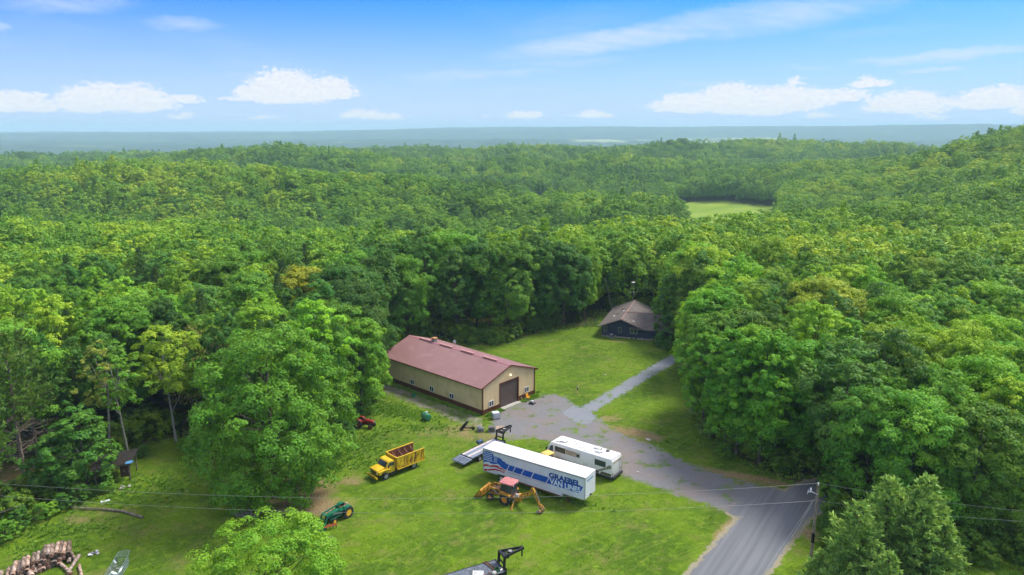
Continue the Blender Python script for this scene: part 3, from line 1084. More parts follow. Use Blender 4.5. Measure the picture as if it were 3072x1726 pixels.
tree('young_tree', g(180, 1480).x, g(180, 1480).y, 8.5, lin(72, 112, 50), 'low bushy young tree between the old pine and the lean-to', name='tree', wide=1.1)
tree('near_maple', -21.6, 56.2, 10.7, lin(112, 154, 48), 'light lime green maple standing alone on the lawn before the green tractor', name='maple_tree', wide=1.1)
# beside the house and along the drive
tree('oak_a', *topat(2165, 856, 17.5), 17.5, lin(104, 158, 40), 'dense ball shaped bright green tree above the end of the path', name='oak_tree', wide=1.0)
tree('maple_b', 33.6, 149.5, 14.5, GR_DARK, 'dark green tree leaning over the roof of the dark house', name='ash_tree')
tree('young_tree', 32.8, 145.8, 7.0, GR_DARK, 'low dark tree pressed against the corner of the dark house', name='tree', wide=1.1)
tree('maple_b', *topat(2125, 995, 15.5), 15.5, lin(100, 148, 44), 'fresh green maple where the gravel path meets the wood', name='maple_tree')
tree('basswood', *topat(2200, 985, 17.5), 17.5, lin(92, 146, 40), 'tall narrow green tree between two maples beside the path', name='tree')
tree('maple_c', g(2303, 1398).x + 1.5, g(2303, 1398).y + 1.5, 17.5, lin(88, 142, 38), 'full maple with a pale visible trunk beside the gravel driveway', name='maple_tree', wide=0.95)
tree('maple_a', g(2201, 1372).x + 0.8, g(2201, 1372).y + 1.5, 16.0, lin(86, 140, 38), 'maple with foliage down to the grass at the bend of the driveway', name='maple_tree')
tree('maple_b', *topat(2310, 985, 19), 19, lin(98, 150, 40), 'high maple rising behind the maples of the driveway bend', name='maple_tree')
tree('maple_b', *topat(2462, 903, 20), 20, lin(132, 170, 40), 'bright yellow green maple rising over the wood by the driveway', name='maple_tree')
tree('oak_a', *topat(2480, 822, 20), 20, lin(150, 164, 52), 'pale yellow green round tree in the wood beyond the driveway', name='oak_tree')
tree('ash_b', *topat(2555, 1026, 19), 19, GR_BLUE, 'dull green tapering tree above the road end', name='ash_tree')
tree('maple_c', 41.2, 77.2, 15.5, lin(84, 134, 50), 'broad maple overhanging the end of the road behind the utility pole', name='maple_tree', wide=0.85)
tree('maple_a', 42.5, 92.0, 17.5, lin(92, 140, 46), 'maple whose low boughs hide the bend of the road', name='maple_tree', wide=0.95)
tree('bare_tree', *topat(2850, 668, 18), 17, GR_MID, 'bare grey leafless tree among the green wood', name='dead_tree')
tree('bare_tree', *topat(2800, 690, 17), 16, GR_MID, 'bare grey leafless tree among the green wood', name='dead_tree', group='leafless trees in the wood')
COL.objects['dead_tree']['group'] = 'leafless trees in the wood'
for px, py, h, kd, lab in [(2674, 1437, 12.0, 'young_pine', 'tall young grey-green pine at the back of the clump nearer the utility pole'), (2784, 1432, 12.5, 'young_pine', 'tallest young grey-green pine of the clump, away from the utility pole'),
                           (2578, 1512, 10.5, 'bushy_pine', 'bushy grey-green pine just behind the utility pole'), (2768, 1512, 10.5, 'bushy_pine', 'bushy grey-green pine before the tallest young pine'),
                           (2668, 1660, 7.5, 'bushy_pine', 'medium bushy pine in the front row of the pine clump'), (2462, 1650, 4.6, 'bushy_pine', 'small pine growing at the foot of the utility pole'),
                           (2840, 1560, 9.0, 'young_pine', 'young pine on the meadow side of the pine clump'), (2560, 1640, 6.5, 'young_pine', 'low young pine between the utility pole and the front row pine')]:
    tree(kd, *topat(px, py, h), h, PINE_G, lab, name='pine_tree', group='young pines by the utility pole', wide=1.22)

# ------------------------------------------------------------------ the rest of the near wood
rngw = np.random.default_rng(5)
cand = []
for band, s in (((62, 175), 5.2), ((175, 330), 6.2)):
    xs = np.arange(-260, 300, s)
    ys = np.arange(60, 340, s * 0.87)
    for jy, yv in enumerate(ys):
        for xv in xs:
            x = xv + (s / 2 if jy % 2 else 0) + rngw.uniform(-.33, .33) * s
            y = yv + rngw.uniform(-.33, .33) * s
            r = math.hypot(x, y)
            if band[0] <= r < band[1] and abs(math.atan2(x, y)) < 0.72:
                cand.append((x, y))
cx, cyy = np.array([c[0] for c in cand]), np.array([c[1] for c in cand])
ok = (sdist(YARD, cx, cyy) < -2.6) & (sdist(ROAD, cx, cyy) < -2.4)
ok &= (sdist(MEADOW_R, cx, cyy) < -2.0) & ~((cx > 44) & (cyy < 68.5))
near_list, far_pts = [], []
order = sorted([i for i in range(len(cx)) if ok[i]], key=lambda i: math.hypot(cx[i], cyy[i]))
grid = {}
def clash(x, y, rmin):
    for tx, ty, tr in TREES:
        if (tx - x) ** 2 + (ty - y) ** 2 < max(rmin, tr * 0.74) ** 2:
            return True
    return False
PX = 3072.0
made = 0
wrng = random.Random(11)
SHAPE = {'maple_a': 'rounded', 'maple_b': 'upright', 'maple_c': 'broad', 'ash_a': 'open-crowned', 'ash_b': 'loose-leaved', 'oak_a': 'heavy-crowned', 'basswood': 'tall dense', 'spruce': 'pointed'}


def zone(reg, x, y):
    if reg == 'left':
        if x < -58:
            return 'in the wood around the old pines'
        return 'around the slim birches' if y < 112 else 'in the deep wood behind the huge maple'
    if reg == 'back':
        return 'in the tree line behind the barn' if x < -6 else 'in the tree line between barn and house'
    if reg == 'house':
        return 'in the wood behind the dark house' if y > 158 and x < 48 else 'beside the gravel path' if x < 48 else 'in the wood rising beyond the path'
    return 'in the wood beyond the young pines' if y < 92 else 'in the wood across the driveway'


for i in order:
    x, y = float(cx[i]), float(cyy[i])
    r = math.hypot(x, y)
    az = math.atan2(x, y)
    sy = -float(sdist(YARD, np.array([x]), np.array([y]))[0])
    if x < -14 and y > 122 and False:
        continue
    if made < 262:
        if abs(az) > 0.665 or (y < 66 and x < 20) or clash(x, y, 3.6):
            continue
        if (x > 20 and y < 74 and x < 46) or (x < -40 and y < 96 and x > -68 + (y - 80) * .3 and y < 88):
            continue
        if x < -47 and y < 90:
            continue
        made += 1
        if x > 30 and y < 135:
            reg = 'right'
        elif x > 14:
            reg = 'house'
        elif x > -32 and y > 100:
            reg = 'back'
        else:
            reg = 'left'
        u = wrng.random()
        if reg == 'left':
            kd, col, word = wrng.choice([('maple_a', GR_MID, 'mid green'), ('maple_b', GR_DARK, 'dark green'), ('ash_a', GR_BLUE, 'dull green'), ('basswood', GR_FRESH, 'fresh green'),
                                         ('spruce', SPRUCE_G, 'dark spruce'), ('maple_c', GR_MID, 'mid green'), ('ash_b', GR_YEL, 'yellowish green')])
            h = wrng.uniform(15, 20)
        elif reg == 'back':
            kd, col, word = wrng.choice([('maple_a', GR_DARK, 'dark green'), ('maple_b', GR_DARK, 'dark green'), ('basswood', GR_BLUE, 'dull green'), ('oak_a', GR_DARK, 'dark green'),
                                         ('ash_a', GR_BLUE, 'dull green'), ('maple_c', GR_MID, 'mid green')])
            h = wrng.uniform(17.5, 22.5)
        elif reg == 'house':
            kd, col, word = wrng.choice([('maple_a', GR_MID, 'mid green'), ('maple_b', GR_FRESH, 'fresh green'), ('basswood', GR_MID, 'mid green'), ('oak_a', GR_FRESH, 'fresh green'),
                                         ('maple_c', GR_YEL, 'yellowish green'), ('ash_a', GR_BLUE, 'dull green'), ('maple_a', GR_LIME, 'lime green')])
            h = wrng.uniform(16, 21.5)
        else:
            kd, col, word = wrng.choice([('maple_a', GR_MID, 'mid green'), ('maple_c', GR_FRESH, 'fresh green'), ('basswood', GR_MID, 'mid green'), ('oak_a', GR_LIME, 'lime green'),
                                         ('ash_b', GR_BLUE, 'dull green'), ('maple_b', GR_YEL, 'yellowish green'), ('ash_a', GR_BLUE, 'dull green'), ('oak_a', GR_MID, 'mid green')])
            h = wrng.uniform(14.5, 18.5)
        j = wrng.uniform(0.68, 1.34)
        col = tuple(min(1, c * j * wrng.uniform(0.94, 1.06)) for c in col)
        if kd == 'spruce':
            word = 'dark green'
        lab = '%s %s %s %s' % (word, SHAPE[kd], 'spruce' if kd == 'spruce' else 'tree', zone(reg, x, y))
        tree(kd, x, y, h, col, lab, name='spruce_tree' if kd == 'spruce' else 'tree', group='trees alike: ' + lab, wide=wrng.uniform(0.74, 0.98))
    elif not clash(x, y, 3.2):
        far_pts.append((x, y, wrng.uniform(0.85, 1.12)))

# ------------------------------------------------------------------ the forest that reads as one mass
def forest_points():
    rng = np.random.default_rng(9)
    out = [np.array(far_pts)] if far_pts else []
    for r0, r1, s, k in ((330, 760, 6.2, 0.95), (760, 1350, 8.0, 1.05), (1350, 2700, 12.0, 1.3)):
        xs = np.arange(-r1, r1, s)
        ys = np.arange(0, r1, s * 0.87)
        X, Y = np.meshgrid(xs, ys)
        X = X + np.where(np.arange(len(ys))[:, None] % 2 == 1, s / 2, 0)
        X = X.ravel(); Y = Y.ravel()
        X = X + rng.uniform(-.36, .36, len(X)) * s
        Y = Y + rng.uniform(-.36, .36, len(Y)) * s
        rr = np.hypot(X, Y)
        keep = (rr >= r0) & (rr < r1) & (np.abs(np.arctan2(X, Y)) < 0.72)
        X, Y = X[keep], Y[keep]
        stand = 0.74 + 0.52 * vnoise(X / 55, Y / 55, 33)
        out.append(np.stack([X, Y, rng.uniform(0.64, 1.22, len(X)) * k * stand], 1))
    P = np.concatenate(out)
    for F in (FIELD, FIELD2):
        P = P[sdist(F, P[:, 0], P[:, 1]) < -3.0]
    return P


def forest():
    rng = np.random.default_rng(10)
    protos = []
    for k, (H, Rd, base, lb, per, sz, form, lk) in enumerate([(17, 6.0, 4, 50, 70, .30, 'round', (.22, .36)), (18, 5.6, 4, 48, 70, .29, 'round', (.22, .36)), (16, 6.5, 4, 54, 64, .30, 'round', (.2, .34)),
                                                              (19, 5.4, 5, 44, 74, .29, 'tall', (.22, .36)), (16, 5.9, 4, 42, 84, .30, 'round', (.24, .38))]):
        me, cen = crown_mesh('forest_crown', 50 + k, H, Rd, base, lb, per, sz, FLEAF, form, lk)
        o = bpy.data.objects.new('forest_crown', me)
        protos.append(o)
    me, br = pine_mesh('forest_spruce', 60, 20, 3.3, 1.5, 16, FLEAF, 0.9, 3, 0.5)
    protos.append(bpy.data.objects.new('forest_spruce', me))
    P = forest_points()
    n = len(P)
    Z = hgt(P[:, 0], P[:, 1])
    me = bpy.data.meshes.new('forest')
    me.vertices.add(n)
    me.vertices.foreach_set('co', np.stack([P[:, 0], P[:, 1], Z], 1).astype(np.float32).ravel())
    set_attr(me, 'size', P[:, 2])
    set_attr(me, 'turn', rng.uniform(0, 6.283, n))
    kind = rng.integers(0, 5, n)
    sp = vnoise(P[:, 0] / 60, P[:, 1] / 60, 21)
    kind = np.where((rng.uniform(size=n) < 0.02 + 0.2 * (sp > 0.8)), 5, kind)
    a = me.attributes.new('kind_index', 'INT', 'POINT')
    a.data.foreach_set('value', kind.astype(np.int32))
    me.update()
    o = link(bpy.data.objects.new('forest', me))
    tag(o, 'unbroken green deciduous forest rolling over the hills', None, None, 'stuff')
    scatter(o, protos)


def scatter(o, protos):
    """plants one of the given meshes on every point of the object"""
    ng = bpy.data.node_groups.new('planting', 'GeometryNodeTree')
    ng.interface.new_socket('Geometry', in_out='INPUT', socket_type='NodeSocketGeometry')
    ng.interface.new_socket('Geometry', in_out='OUTPUT', socket_type='NodeSocketGeometry')
    gi, go = ng.nodes.new('NodeGroupInput'), ng.nodes.new('NodeGroupOutput')
    join = ng.nodes.new('GeometryNodeJoinGeometry')
    for p in reversed(protos):                 # the node lists the last link first
        n = ng.nodes.new('GeometryNodeObjectInfo')
        n.transform_space = 'ORIGINAL'
        n.inputs['As Instance'].default_value = True
        n.inputs['Object'].default_value = p
        ng.links.new(n.outputs['Geometry'], join.inputs[0])
    def named(nm, ty):
        q = ng.nodes.new('GeometryNodeInputNamedAttribute')
        q.data_type = ty
        q.inputs['Name'].default_value = nm
        return q.outputs[0]
    inst = ng.nodes.new('GeometryNodeInstanceOnPoints')
    inst.inputs['Pick Instance'].default_value = True
    ng.links.new(gi.outputs[0], inst.inputs['Points'])
    ng.links.new(join.outputs[0], inst.inputs['Instance'])
    ng.links.new(named('kind_index', 'INT'), inst.inputs['Instance Index'])
    cx_ = ng.nodes.new('ShaderNodeCombineXYZ')
    ng.links.new(named('turn', 'FLOAT'), cx_.inputs[2])
    ng.links.new(cx_.outputs[0], inst.inputs['Rotation'])
    cs = ng.nodes.new('ShaderNodeCombineXYZ')
    sz = named('size', 'FLOAT')
    for k in range(3):
        ng.links.new(sz, cs.inputs[k])
    ng.links.new(cs.outputs[0], inst.inputs['Scale'])
    ng.links.new(inst.outputs[0], go.inputs[0])
    md = o.modifiers.new('planting', 'NODES')
    md.node_group = ng


forest()


# ------------------------------------------------------------------ barn
def ribbed(b, p0, d, n, L, zb, zt, pitch=0.30, proud=0.022):
    """vertical ribbed metal sheet along direction d from p0; zt(s) gives the top"""
    p0, d, n = Vector(p0), Vector(d), Vector(n)
    xs = []
    s = 0.0
    while s < L - 1e-6:
        for q, o in ((0.0, 0.0), (0.035, proud), (0.075, proud), (0.11, 0.0)):
            if s + q < L:
                xs.append((s + q, o))
        s += pitch
    xs.append((L, 0.0))
    V, F = [], []
    for s, o in xs:
        p = p0 + d * s + n * o
        V += [(p.x, p.y, zb(s) if callable(zb) else zb), (p.x, p.y, zt(s))]
    for i in range(len(xs) - 1):
        F.append((2 * i, 2 * i + 2, 2 * i + 3, 2 * i + 1))
    b.poly(V, F)


def window(parent, plane, a, z, w, h, sash=2, frame=None, glass=None, name='window'):
    """plane maps (across, out, up) to local coordinates; a, z is the lower corner"""
    frame = frame or mat('white_vinyl', lin(226, 226, 222), 0.5, 0, 0.05)
    glass = glass or glass_dark()
    def bx(b, a0, a1, o0, o1, z0, z1):
        P = [plane(q, o, zz) for q in (a0, a1) for o in (o0, o1) for zz in (z0, z1)]
        b.poly(P, [(0, 1, 3, 2), (4, 6, 7, 5), (0, 4, 5, 1), (2, 3, 7, 6), (0, 2, 6, 4), (1, 5, 7, 3)])
    t = 0.09
    b = MB()
    bx(b, a, a + w, 0.0, 0.06, z, z + t); bx(b, a, a + w, 0.0, 0.06, z + h - t, z + h)
    bx(b, a, a + t, 0.001, 0.061, z + t, z + h - t); bx(b, a + w - t, a + w, 0.001, 0.061, z + t, z + h - t)
    for k in range(1, sash):
        c = a + w * k / sash
        bx(b, c - t / 2, c + t / 2, 0.001, 0.055, z + t, z + h - t)
    f = b.build(name, frame, parent)
    for k in range(sash):
        b = MB()
        a0, a1 = a + t * (1 if k == 0 else 0.5) + (w * k / sash if k else 0), a + w * (k + 1) / sash - t * (1 if k == sash - 1 else 0.5)
        bx(b, a0, a1, 0.028, 0.036, z + t, z + h - t)
        b.build('pane', glass, f)
    return f


def barn():
    W_, L_, EAVE, RIDGE, OH = 12.43, 24.8, 4.65, 6.92, 0.6
    t = thing('barn', 'long tan metal barn with mauve roof and big brown door in its gable', 'barn', (-4.622, 106.888, 0), 0.8306)
    tan = mat('tan_siding', lin(226, 200, 154), 0.5, 0, 0.05, 0.5, lin(208, 182, 138), 0.18, 0.6)
    brown = mat('brown_steel', lin(104, 56, 40), 0.5, 0, 0.12, 1.0, lin(122, 88, 66), 0.15, 2.0)
    roofm = mat('mauve_roof', lin(140, 99, 96), 0.38, 0, 0.05, 0.35, lin(150, 112, 107), 0.2, 0.5, spec=0.5)
    slope = (RIDGE - EAVE) / (W_ / 2 + OH)
    top = lambda x: EAVE + (OH + min(x, W_ - x)) * slope - 0.06
    zw = 0.8
    # walls: gable in front, long wall towards the lawn, the two hidden ones
    b = MB()
    ribbed(b, (0, 0, 0), (1, 0, 0), (0, -1, 0), 4.0, zw, lambda s: top(s))
    ribbed(b, (4.0, 0, 0), (1, 0, 0), (0, -1, 0), 4.3, 4.15, lambda s: top(4.0 + s))
    ribbed(b, (8.3, 0, 0), (1, 0, 0), (0, -1, 0), W_ - 8.3, zw, lambda s: top(8.3 + s))
    b.build('gable_wall', tan, t)
    b = MB(); ribbed(b, (0, L_, 0), (0, -1, 0), (-1, 0, 0), L_, zw, lambda s: top(0)); b.build('long_wall', tan, t)
    b = MB(); ribbed(b, (W_, 0, 0), (0, 1, 0), (1, 0, 0), L_, zw, lambda s: top(0)); b.build('long_wall', tan, t)
    b = MB(); ribbed(b, (W_, L_, 0), (-1, 0, 0), (0, 1, 0), W_, zw, lambda s: top(s)); b.build('gable_wall', tan, t)
    # the peak of each gable needs its middle point
    for y, o in ((-0.004, -1), (L_ + .004, 1)):
        MB().poly([(W_ / 2 - 0.4, y, top(W_ / 2 - 0.4) - .3), (W_ / 2 + 0.4, y, top(W_ / 2 - .4) - .3), (W_ / 2 + 0.4, y, top(W_ / 2 - .4)), (W_ / 2, y, top(W_ / 2)), (W_ / 2 - 0.4, y, top(W_ / 2 - .4))], [(0, 1, 2, 3, 4)]).build('gable_peak', tan, t)
    # brown wainscot
    for nm, p0, d, n, L in (('wainscot', (0, 0, 0), (1, 0, 0), (0, -1, 0), 4.0), ('wainscot', (8.3, 0, 0), (1, 0, 0), (0, -1, 0), W_ - 8.3), ('wainscot', (0, L_, 0), (0, -1, 0), (-1, 0, 0), L_),
                            ('wainscot', (W_, 0, 0), (0, 1, 0), (1, 0, 0), L_)):
        b = MB()
        q = Vector(p0) + Vector(n) * 0.006
        ribbed(b, q, d, n, L, -0.35, lambda s: zw)
        e = q + Vector(d) * L
        b.beam((q.x + n[0] * .03, q.y + n[1] * .03, zw), (e.x + n[0] * .03, e.y + n[1] * .03, zw), 0.05, 0.06)
        b.build(nm, brown, t)
    for x, y in ((-0.02, -0.02), (W_ + 0.02, -0.02), (-0.02, L_ + 0.02)):
        MB().box(x - .09, x + .09, y - .09, y + .09, -0.3, top(0) - .02).build('corner_trim', brown, t)
    # roof slopes of ribbed sheet
    y0, y1 = -0.35, L_ + 0.35
    for sgn in (-1, 1):
        b = MB()
        V, F = [], []
        ys = []
        y = y0
        while y < y1:
            for q, o in ((0, 0), (.03, .025), (.07, .025), (.10, 0)):
                if y + q < y1:
                    ys.append((y + q, o))
            y += 0.305
        ys.append((y1, 0))
        xe = W_ / 2 + sgn * (W_ / 2 + OH)
        for y, o in ys:
            V += [(xe, y, EAVE + o), (W_ / 2, y, RIDGE + o), (xe, y, EAVE - .05)]
        for i in range(len(ys) - 1):
            F += [(3 * i, 3 * i + 3, 3 * i + 4, 3 * i + 1), (3 * i, 3 * i + 2, 3 * i + 5, 3 * i + 3)]
        b.poly(V, F)
        b.build('roof_slope', roofm, t)
        MB().beam((xe + sgn * .02, y0 - .02, EAVE - .09), (xe + sgn * .02, y1 + .02, EAVE - .09), 0.04, 0.17).build('fascia', brown, t)
        MB().poly([(xe, y0, EAVE - .16), (xe, y1, EAVE - .16), (W_ / 2 + sgn * W_ / 2, y1, EAVE - .14), (W_ / 2 + sgn * W_ / 2, y0, EAVE - .14)], [(0, 1, 2, 3)]).build('soffit', brown, t)
        for y in (y0 - .02, y1 + .02):
            MB().beam((xe, y, EAVE - .07), (W_ / 2, y, RIDGE - .07), 0.05, 0.2).build('rake_trim', brown, t)
    cap = mat('ridge_metal', lin(172, 116, 120), 0.4, 0, 0.05)
    MB().prism([(W_ / 2 - .28, RIDGE - .05), (W_ / 2, RIDGE + .06), (W_ / 2 + .28, RIDGE - .05), (W_ / 2, RIDGE - .02)], 'y', y0 - .01, y1 + .01).build('ridge_cap', cap, t)
    vent = mat('vent_metal', lin(196, 142, 140), 0.45, 0, 0.08)
    for a, c in ((22.0, 18.9), (16.6, 13.4), (11.2, 8.1), (5.75, 2.65)):
        MB().prism([(W_ / 2 - .2, RIDGE + .02), (W_ / 2 - .24, RIDGE + .16), (W_ / 2 + .02, RIDGE + .24), (W_ / 2 + .28, RIDGE + .16), (W_ / 2 + .24, RIDGE + .02)], 'y', c, a).build('ridge_vent', vent, t)
    galv = mat('galvanised', lin(168, 172, 176), 0.4, 0.6, 0.12, 4)
    ch = MB().box(6.3, 7.0, 18.3, 19.0, RIDGE - .5, RIDGE + .55, .02).build('chimney', galv, t)
    MB().box(6.2, 7.1, 18.2, 19.1, RIDGE + .56, RIDGE + .72, .03).build('chimney_cap', mat('rusty_cap', lin(176, 130, 84), 0.7, 0, .2), ch)
    MB().tube((7.2, 16.7, RIDGE - .6), (7.2, 16.7, RIDGE + .25), .07).build('vent_pipe', mat('white_pvc', lin(222, 222, 218), .5), t)
    MB().tube((6.6, .6, RIDGE - .3), (6.6, .6, RIDGE + .25), .06).build('vent_pipe', mat('white_pvc', lin(222, 222, 218), .5), t)
    d = MB().lathe([(.02, 0), (.2, .03), (.34, .1), (.37, .13), (.33, .12), (.02, .03)], (8.4, 15.4, RIDGE + .15), 'x', 16).build('satellite_dish', mat('dish_grey', lin(206, 208, 210), .5), t, True)
    MB().tube((8.45, 15.4, RIDGE - .8), (8.42, 15.4, RIDGE + .15), .03).tube((8.42, 15.4, RIDGE), (7.95, 15.4, RIDGE + .1), .018).build('mast', galv, d)
    # overhead door in its opening
    dm = mat('door_brown', lin(92, 78, 74), 0.5, 0, 0.06, 1.0)
    door = MB().box(3.98, 8.32, 0.16, 0.2, -0.1, 4.18).build('overhead_door', mat('door_gap', lin(40, 32, 30), .8), t)
    nsec = 7
    for k in range(nsec):
        z0 = 0.02 + k * 4.13 / nsec
        MB().box(4.05, 8.25, 0.10, 0.158, z0, z0 + 4.13 / nsec - .02, .012).build('door_panel', dm, door)
    for a, c in (((3.93, -.03, -.05), (3.93, -.03, 4.22)), ((8.37, -.03, -.05), (8.37, -.03, 4.22))):
        MB().beam(a, c, .16, .12).build('door_trim', brown, t)
    MB().beam((3.85, -.035, 4.22), (8.45, -.035, 4.22), .12, .16).build('door_trim', brown, t)
    for x in (4.0, 8.3):
        MB().box(x - .01, x + .01, -.01, .2, 0, 4.15).build('door_jamb', brown, t)
    MB().box(3.9, 8.4, -.75, .16, -.06, .035, .01).build('door_sill', mat('concrete', lin(176, 172, 164), .9, 0, .12, 2, None, 0, 1, .4), t)
    gp = lambda a, o, z: (a, -o - .022, z)
    lp = lambda a, o, z: (-o - .022, a, z)
    for a in (1.35, 9.92):
        window(t, gp, a, 1.0, 1.1, .95)
    for a in (16.55, 11.5, 6.55):
        window(t, lp, a, .98, 1.1, .9)
    lamp = MB().tube((6.22, -.02, 5.25), (6.22, -.16, 5.22), .1, .13, 12).build('gable_light', mat('lamp_housing', lin(180, 170, 150), .5), t)
    MB().lathe([(.02, 0), (.12, .01), (.14, .06), (.1, .13), (.03, .16)], (6.22, -.33, 5.21), 'y', 14).build('bulb', mat('lit_lamp', (1, .86, .55), .4, emit=(1, .8, .45, 2.2)), lamp, True)
    MB().box(9.1, 9.22, -.06, -.02, .3, .42).build('outlet', mat('white_vinyl', lin(226, 226, 222), 0.5, 0, 0.05), t)
    return t


barn()


# ------------------------------------------------------------------ dark house
def house():
    t = thing('house', 'single-storey dark navy house with brown shingle roof at the edge of the wood', 'house', (19.60, 151.45, 0), -0.3215)
    navy = mat('navy_siding', lin(32, 42, 66), 0.7, 0, 0.12, 1.2, lin(42, 54, 78), .2, 1.5)
    roofm = mat('shingles', lin(98, 90, 86), 0.9, 0, 0.12, 1.2, lin(112, 102, 97), 0.28, 0.8, .5, 14)
    fnd = mat('foundation', lin(166, 158, 146), 0.9, 0, 0.15, 2.0, lin(128, 116, 100), .25, 2)
    white = mat('white_vinyl', lin(226, 226, 222), 0.5, 0, 0.05)
    D = 17.5
    # front wall with lap siding: main gable and the wing beside it
    def top(x):
        return 2.55 + 0.4 * x if x < 4.2 else max(2.5, 4.23 - 0.37 * (x - 4.2))
    b = MB()
    z = 0.3
    while z < 4.2:
        z1 = z + 0.22
        xa = max(0.0, (z - 2.55) / 0.4)
        xb = 12.5 if z < 2.5 else 4.2 + (4.23 - z) / 0.37
        if z >= 2.5:
            xb = min(xb, 8.7)
        if xb > xa + .05:
            b.poly([(xa, -.03, z), (xb, -.03, z), (min(xb, xb), -.005, z1), (xa, -.005, z1), (xa, 0, z), (xb, 0, z)], [(0, 1, 2, 3), (0, 4, 5, 1)])
        z = z1
    b.build('front_wall', navy, t)
    MB().poly([(0, 0, .3), (8.7, 0, .3), (8.7, 0, 2.55), (4.2, 0, 4.23), (0, 0, 2.55)], [(0, 1, 2, 3, 4)]).build('gable_backing', navy, t)
    for nm, V in (('side_wall', [(0, 0, .3), (0, D, .3), (0, D, 2.55), (0, 0, 2.55)]), ('side_wall', [(8.7, 11, .3), (8.7, D, .3), (8.7, D, 2.6), (8.7, 11, 2.6)]), ('back_wall', [(0, D, .3), (8.7, D, .3), (8.7, D, 2.6), (4.2, D, 4.23), (0, D, 2.55)]),
                  ('wing_wall', [(16.5, 0, .3), (16.5, 11, .3), (16.5, 11, 2.5), (16.5, 5.5, 4.3), (16.5, 0, 2.5)]), ('wing_wall', [(8.7, 11, .3), (16.5, 11, .3), (16.5, 11, 2.5), (8.7, 11, 2.5)]), ('wing_wall', [(12.5, 0, .3), (16.5, 0, .3), (16.5, 0, 2.5), (12.5, 0, 2.5)])):
        MB().poly(V, [tuple(range(len(V)))]).build(nm, navy, t)
    MB().box(-.05, 16.5, -.06, 11, -.25, .3).build('foundation', fnd, t)
    MB().box(-.05, 8.75, 11.01, D, -.25, .3).build('foundation', fnd, t)
    # roof slabs
    def slab(nm, P, th=.14):
        lo = [(p[0], p[1], p[2] - th) for p in P]
        n = len(P)
        MB().poly(P + lo, [tuple(range(n)), tuple(range(2 * n - 1, n - 1, -1))] + [(i, (i + 1) % n, n + (i + 1) % n, n + i) for i in range(n)]).build(nm, roofm, t)
    e = -.65
    slab('roof_slope', [(-.75, e, 2.36), (4.2, e, 4.34), (4.2, D + .6, 4.34), (-.75, D + .6, 2.36)])
    slab('roof_slope', [(4.2, e, 4.34), (9.1, e, 2.52), (9.1, D + .6, 2.52), (4.2, D + .6, 4.34)])
    slab('wing_roof', [(6.0, e + .02, 2.44), (17.1, e + .02, 2.44), (17.1, 5.5, 4.62), (4.3, 5.5, 4.5)])
    slab('wing_roof', [(4.3, 5.5, 4.5), (17.1, 5.5, 4.62), (17.1, 11.6, 2.44), (6.0, 11.6, 2.44)])
    ridge = mat('ridge_shingle', lin(138, 112, 104), .9, 0, .1)
    MB().prism([(4.0, 4.30), (4.2, 4.42), (4.4, 4.30)], 'y', e - .01, D + .61).build('ridge_cap', ridge, t)
    MB().prism([(5.3, 4.52), (5.5, 4.66), (5.7, 4.52)], 'x', 4.6, 17.1).build('ridge_cap', ridge, t)
    fascia = mat('fascia_brown', lin(120, 104, 98), .7)
    MB().beam((-.77, e - .03, 2.26), (4.2, e - .03, 4.25), .05, .2).beam((4.2, e - .03, 4.25), (9.1, e - .03, 2.43), .05, .2).build('rake_trim', fascia, t)
    MB().beam((9.1, e - .03, 2.38), (17.1, e - .03, 2.38), .05, .16).build('fascia', fascia, t)
    # roof fittings
    dome = mat('vent_white', lin(214, 206, 200), .5)
    for x, y, z in ((1.6, 5.2, 3.3), (3.3, 7.8, 4.0), (6.6, 1.2, 3.5)):
        MB().lathe([(.2, 0), (.2, .08), (.26, .1), (.2, .2), (.05, .26)], (x, y, z - .02), 'z', 12).build('roof_vent', dome, t, True)
    for x, y, z in ((2.2, 6.6, 3.52), (2.8, 10.2, 3.78)):
        MB().beam((x - .3, y, z - .1), (x + .3, y, z + .14), .5 if y < 8 else .9, .08).build('roof_vent', mat('vent_black', lin(36, 34, 36), .6), t)
    fp = lambda a, o, z: (a, -o - .03, z)
    fr = mat('sage_frame', lin(150, 160, 146), .6)
    window(t, fp, .42, 1.2, .7, 1.15, 1, mat('navy_trim', lin(112, 120, 130), .6))
    window(t, fp, 3.5, 1.2, .8, 1.15, 1, mat('navy_trim', lin(112, 120, 130), .6))
    window(t, fp, 6.1, 1.2, 1.6, 1.2, 2, fr)
    for x, z in ((8.9, 2.3), (8.8, .32), (3.05, .38)):
        MB().lathe([(.01, 0), (.07, .02), (.09, .08), (.04, .13)], (x, -.2, z), 'y', 10).build('wall_light', mat('lamp_white', lin(236, 234, 226), .4), t, True)
    for x in (6.3, 7.2):
        MB().box(x, x + .5, -.09, -.05, .02, .24).build('basement_window', glass_dark(), t)
    # television mast
    galv = mat('galvanised', lin(168, 172, 176), 0.4, 0.6, 0.12, 4)
    m = MB().tube((3.9, D - .5, 3.0), (3.9, D - .5, 8.6), .04).build('antenna_mast', galv, t)
    b = MB().beam((2.6, D - .8, 6.3), (4.9, D - .2, 6.6), .05, .05)
    for k in range(7):
        c = Vector((2.6, D - .8, 6.3)).lerp(Vector((4.9, D - .2, 6.6)), k / 6)
        w = .7 - .06 * k
        b.tube(c + Vector((.2, -.8, 0)) * w, c + Vector((-.2, .8, 0)) * w, .015, n=4)
    b.tube((4.0, D - .5, 5.4), (4.2, D - .5, 6.3), .06)
    b.build('antenna', galv, m)
    MB().lathe([(.02, 0), (.28, .03), (.42, .1), (.44, .14), (.02, .08)], (3.9, D - .55, 8.75), 'z', 14).build('beacon_dish', mat('lamp_white', lin(236, 234, 226), .4), m, True)
    return t


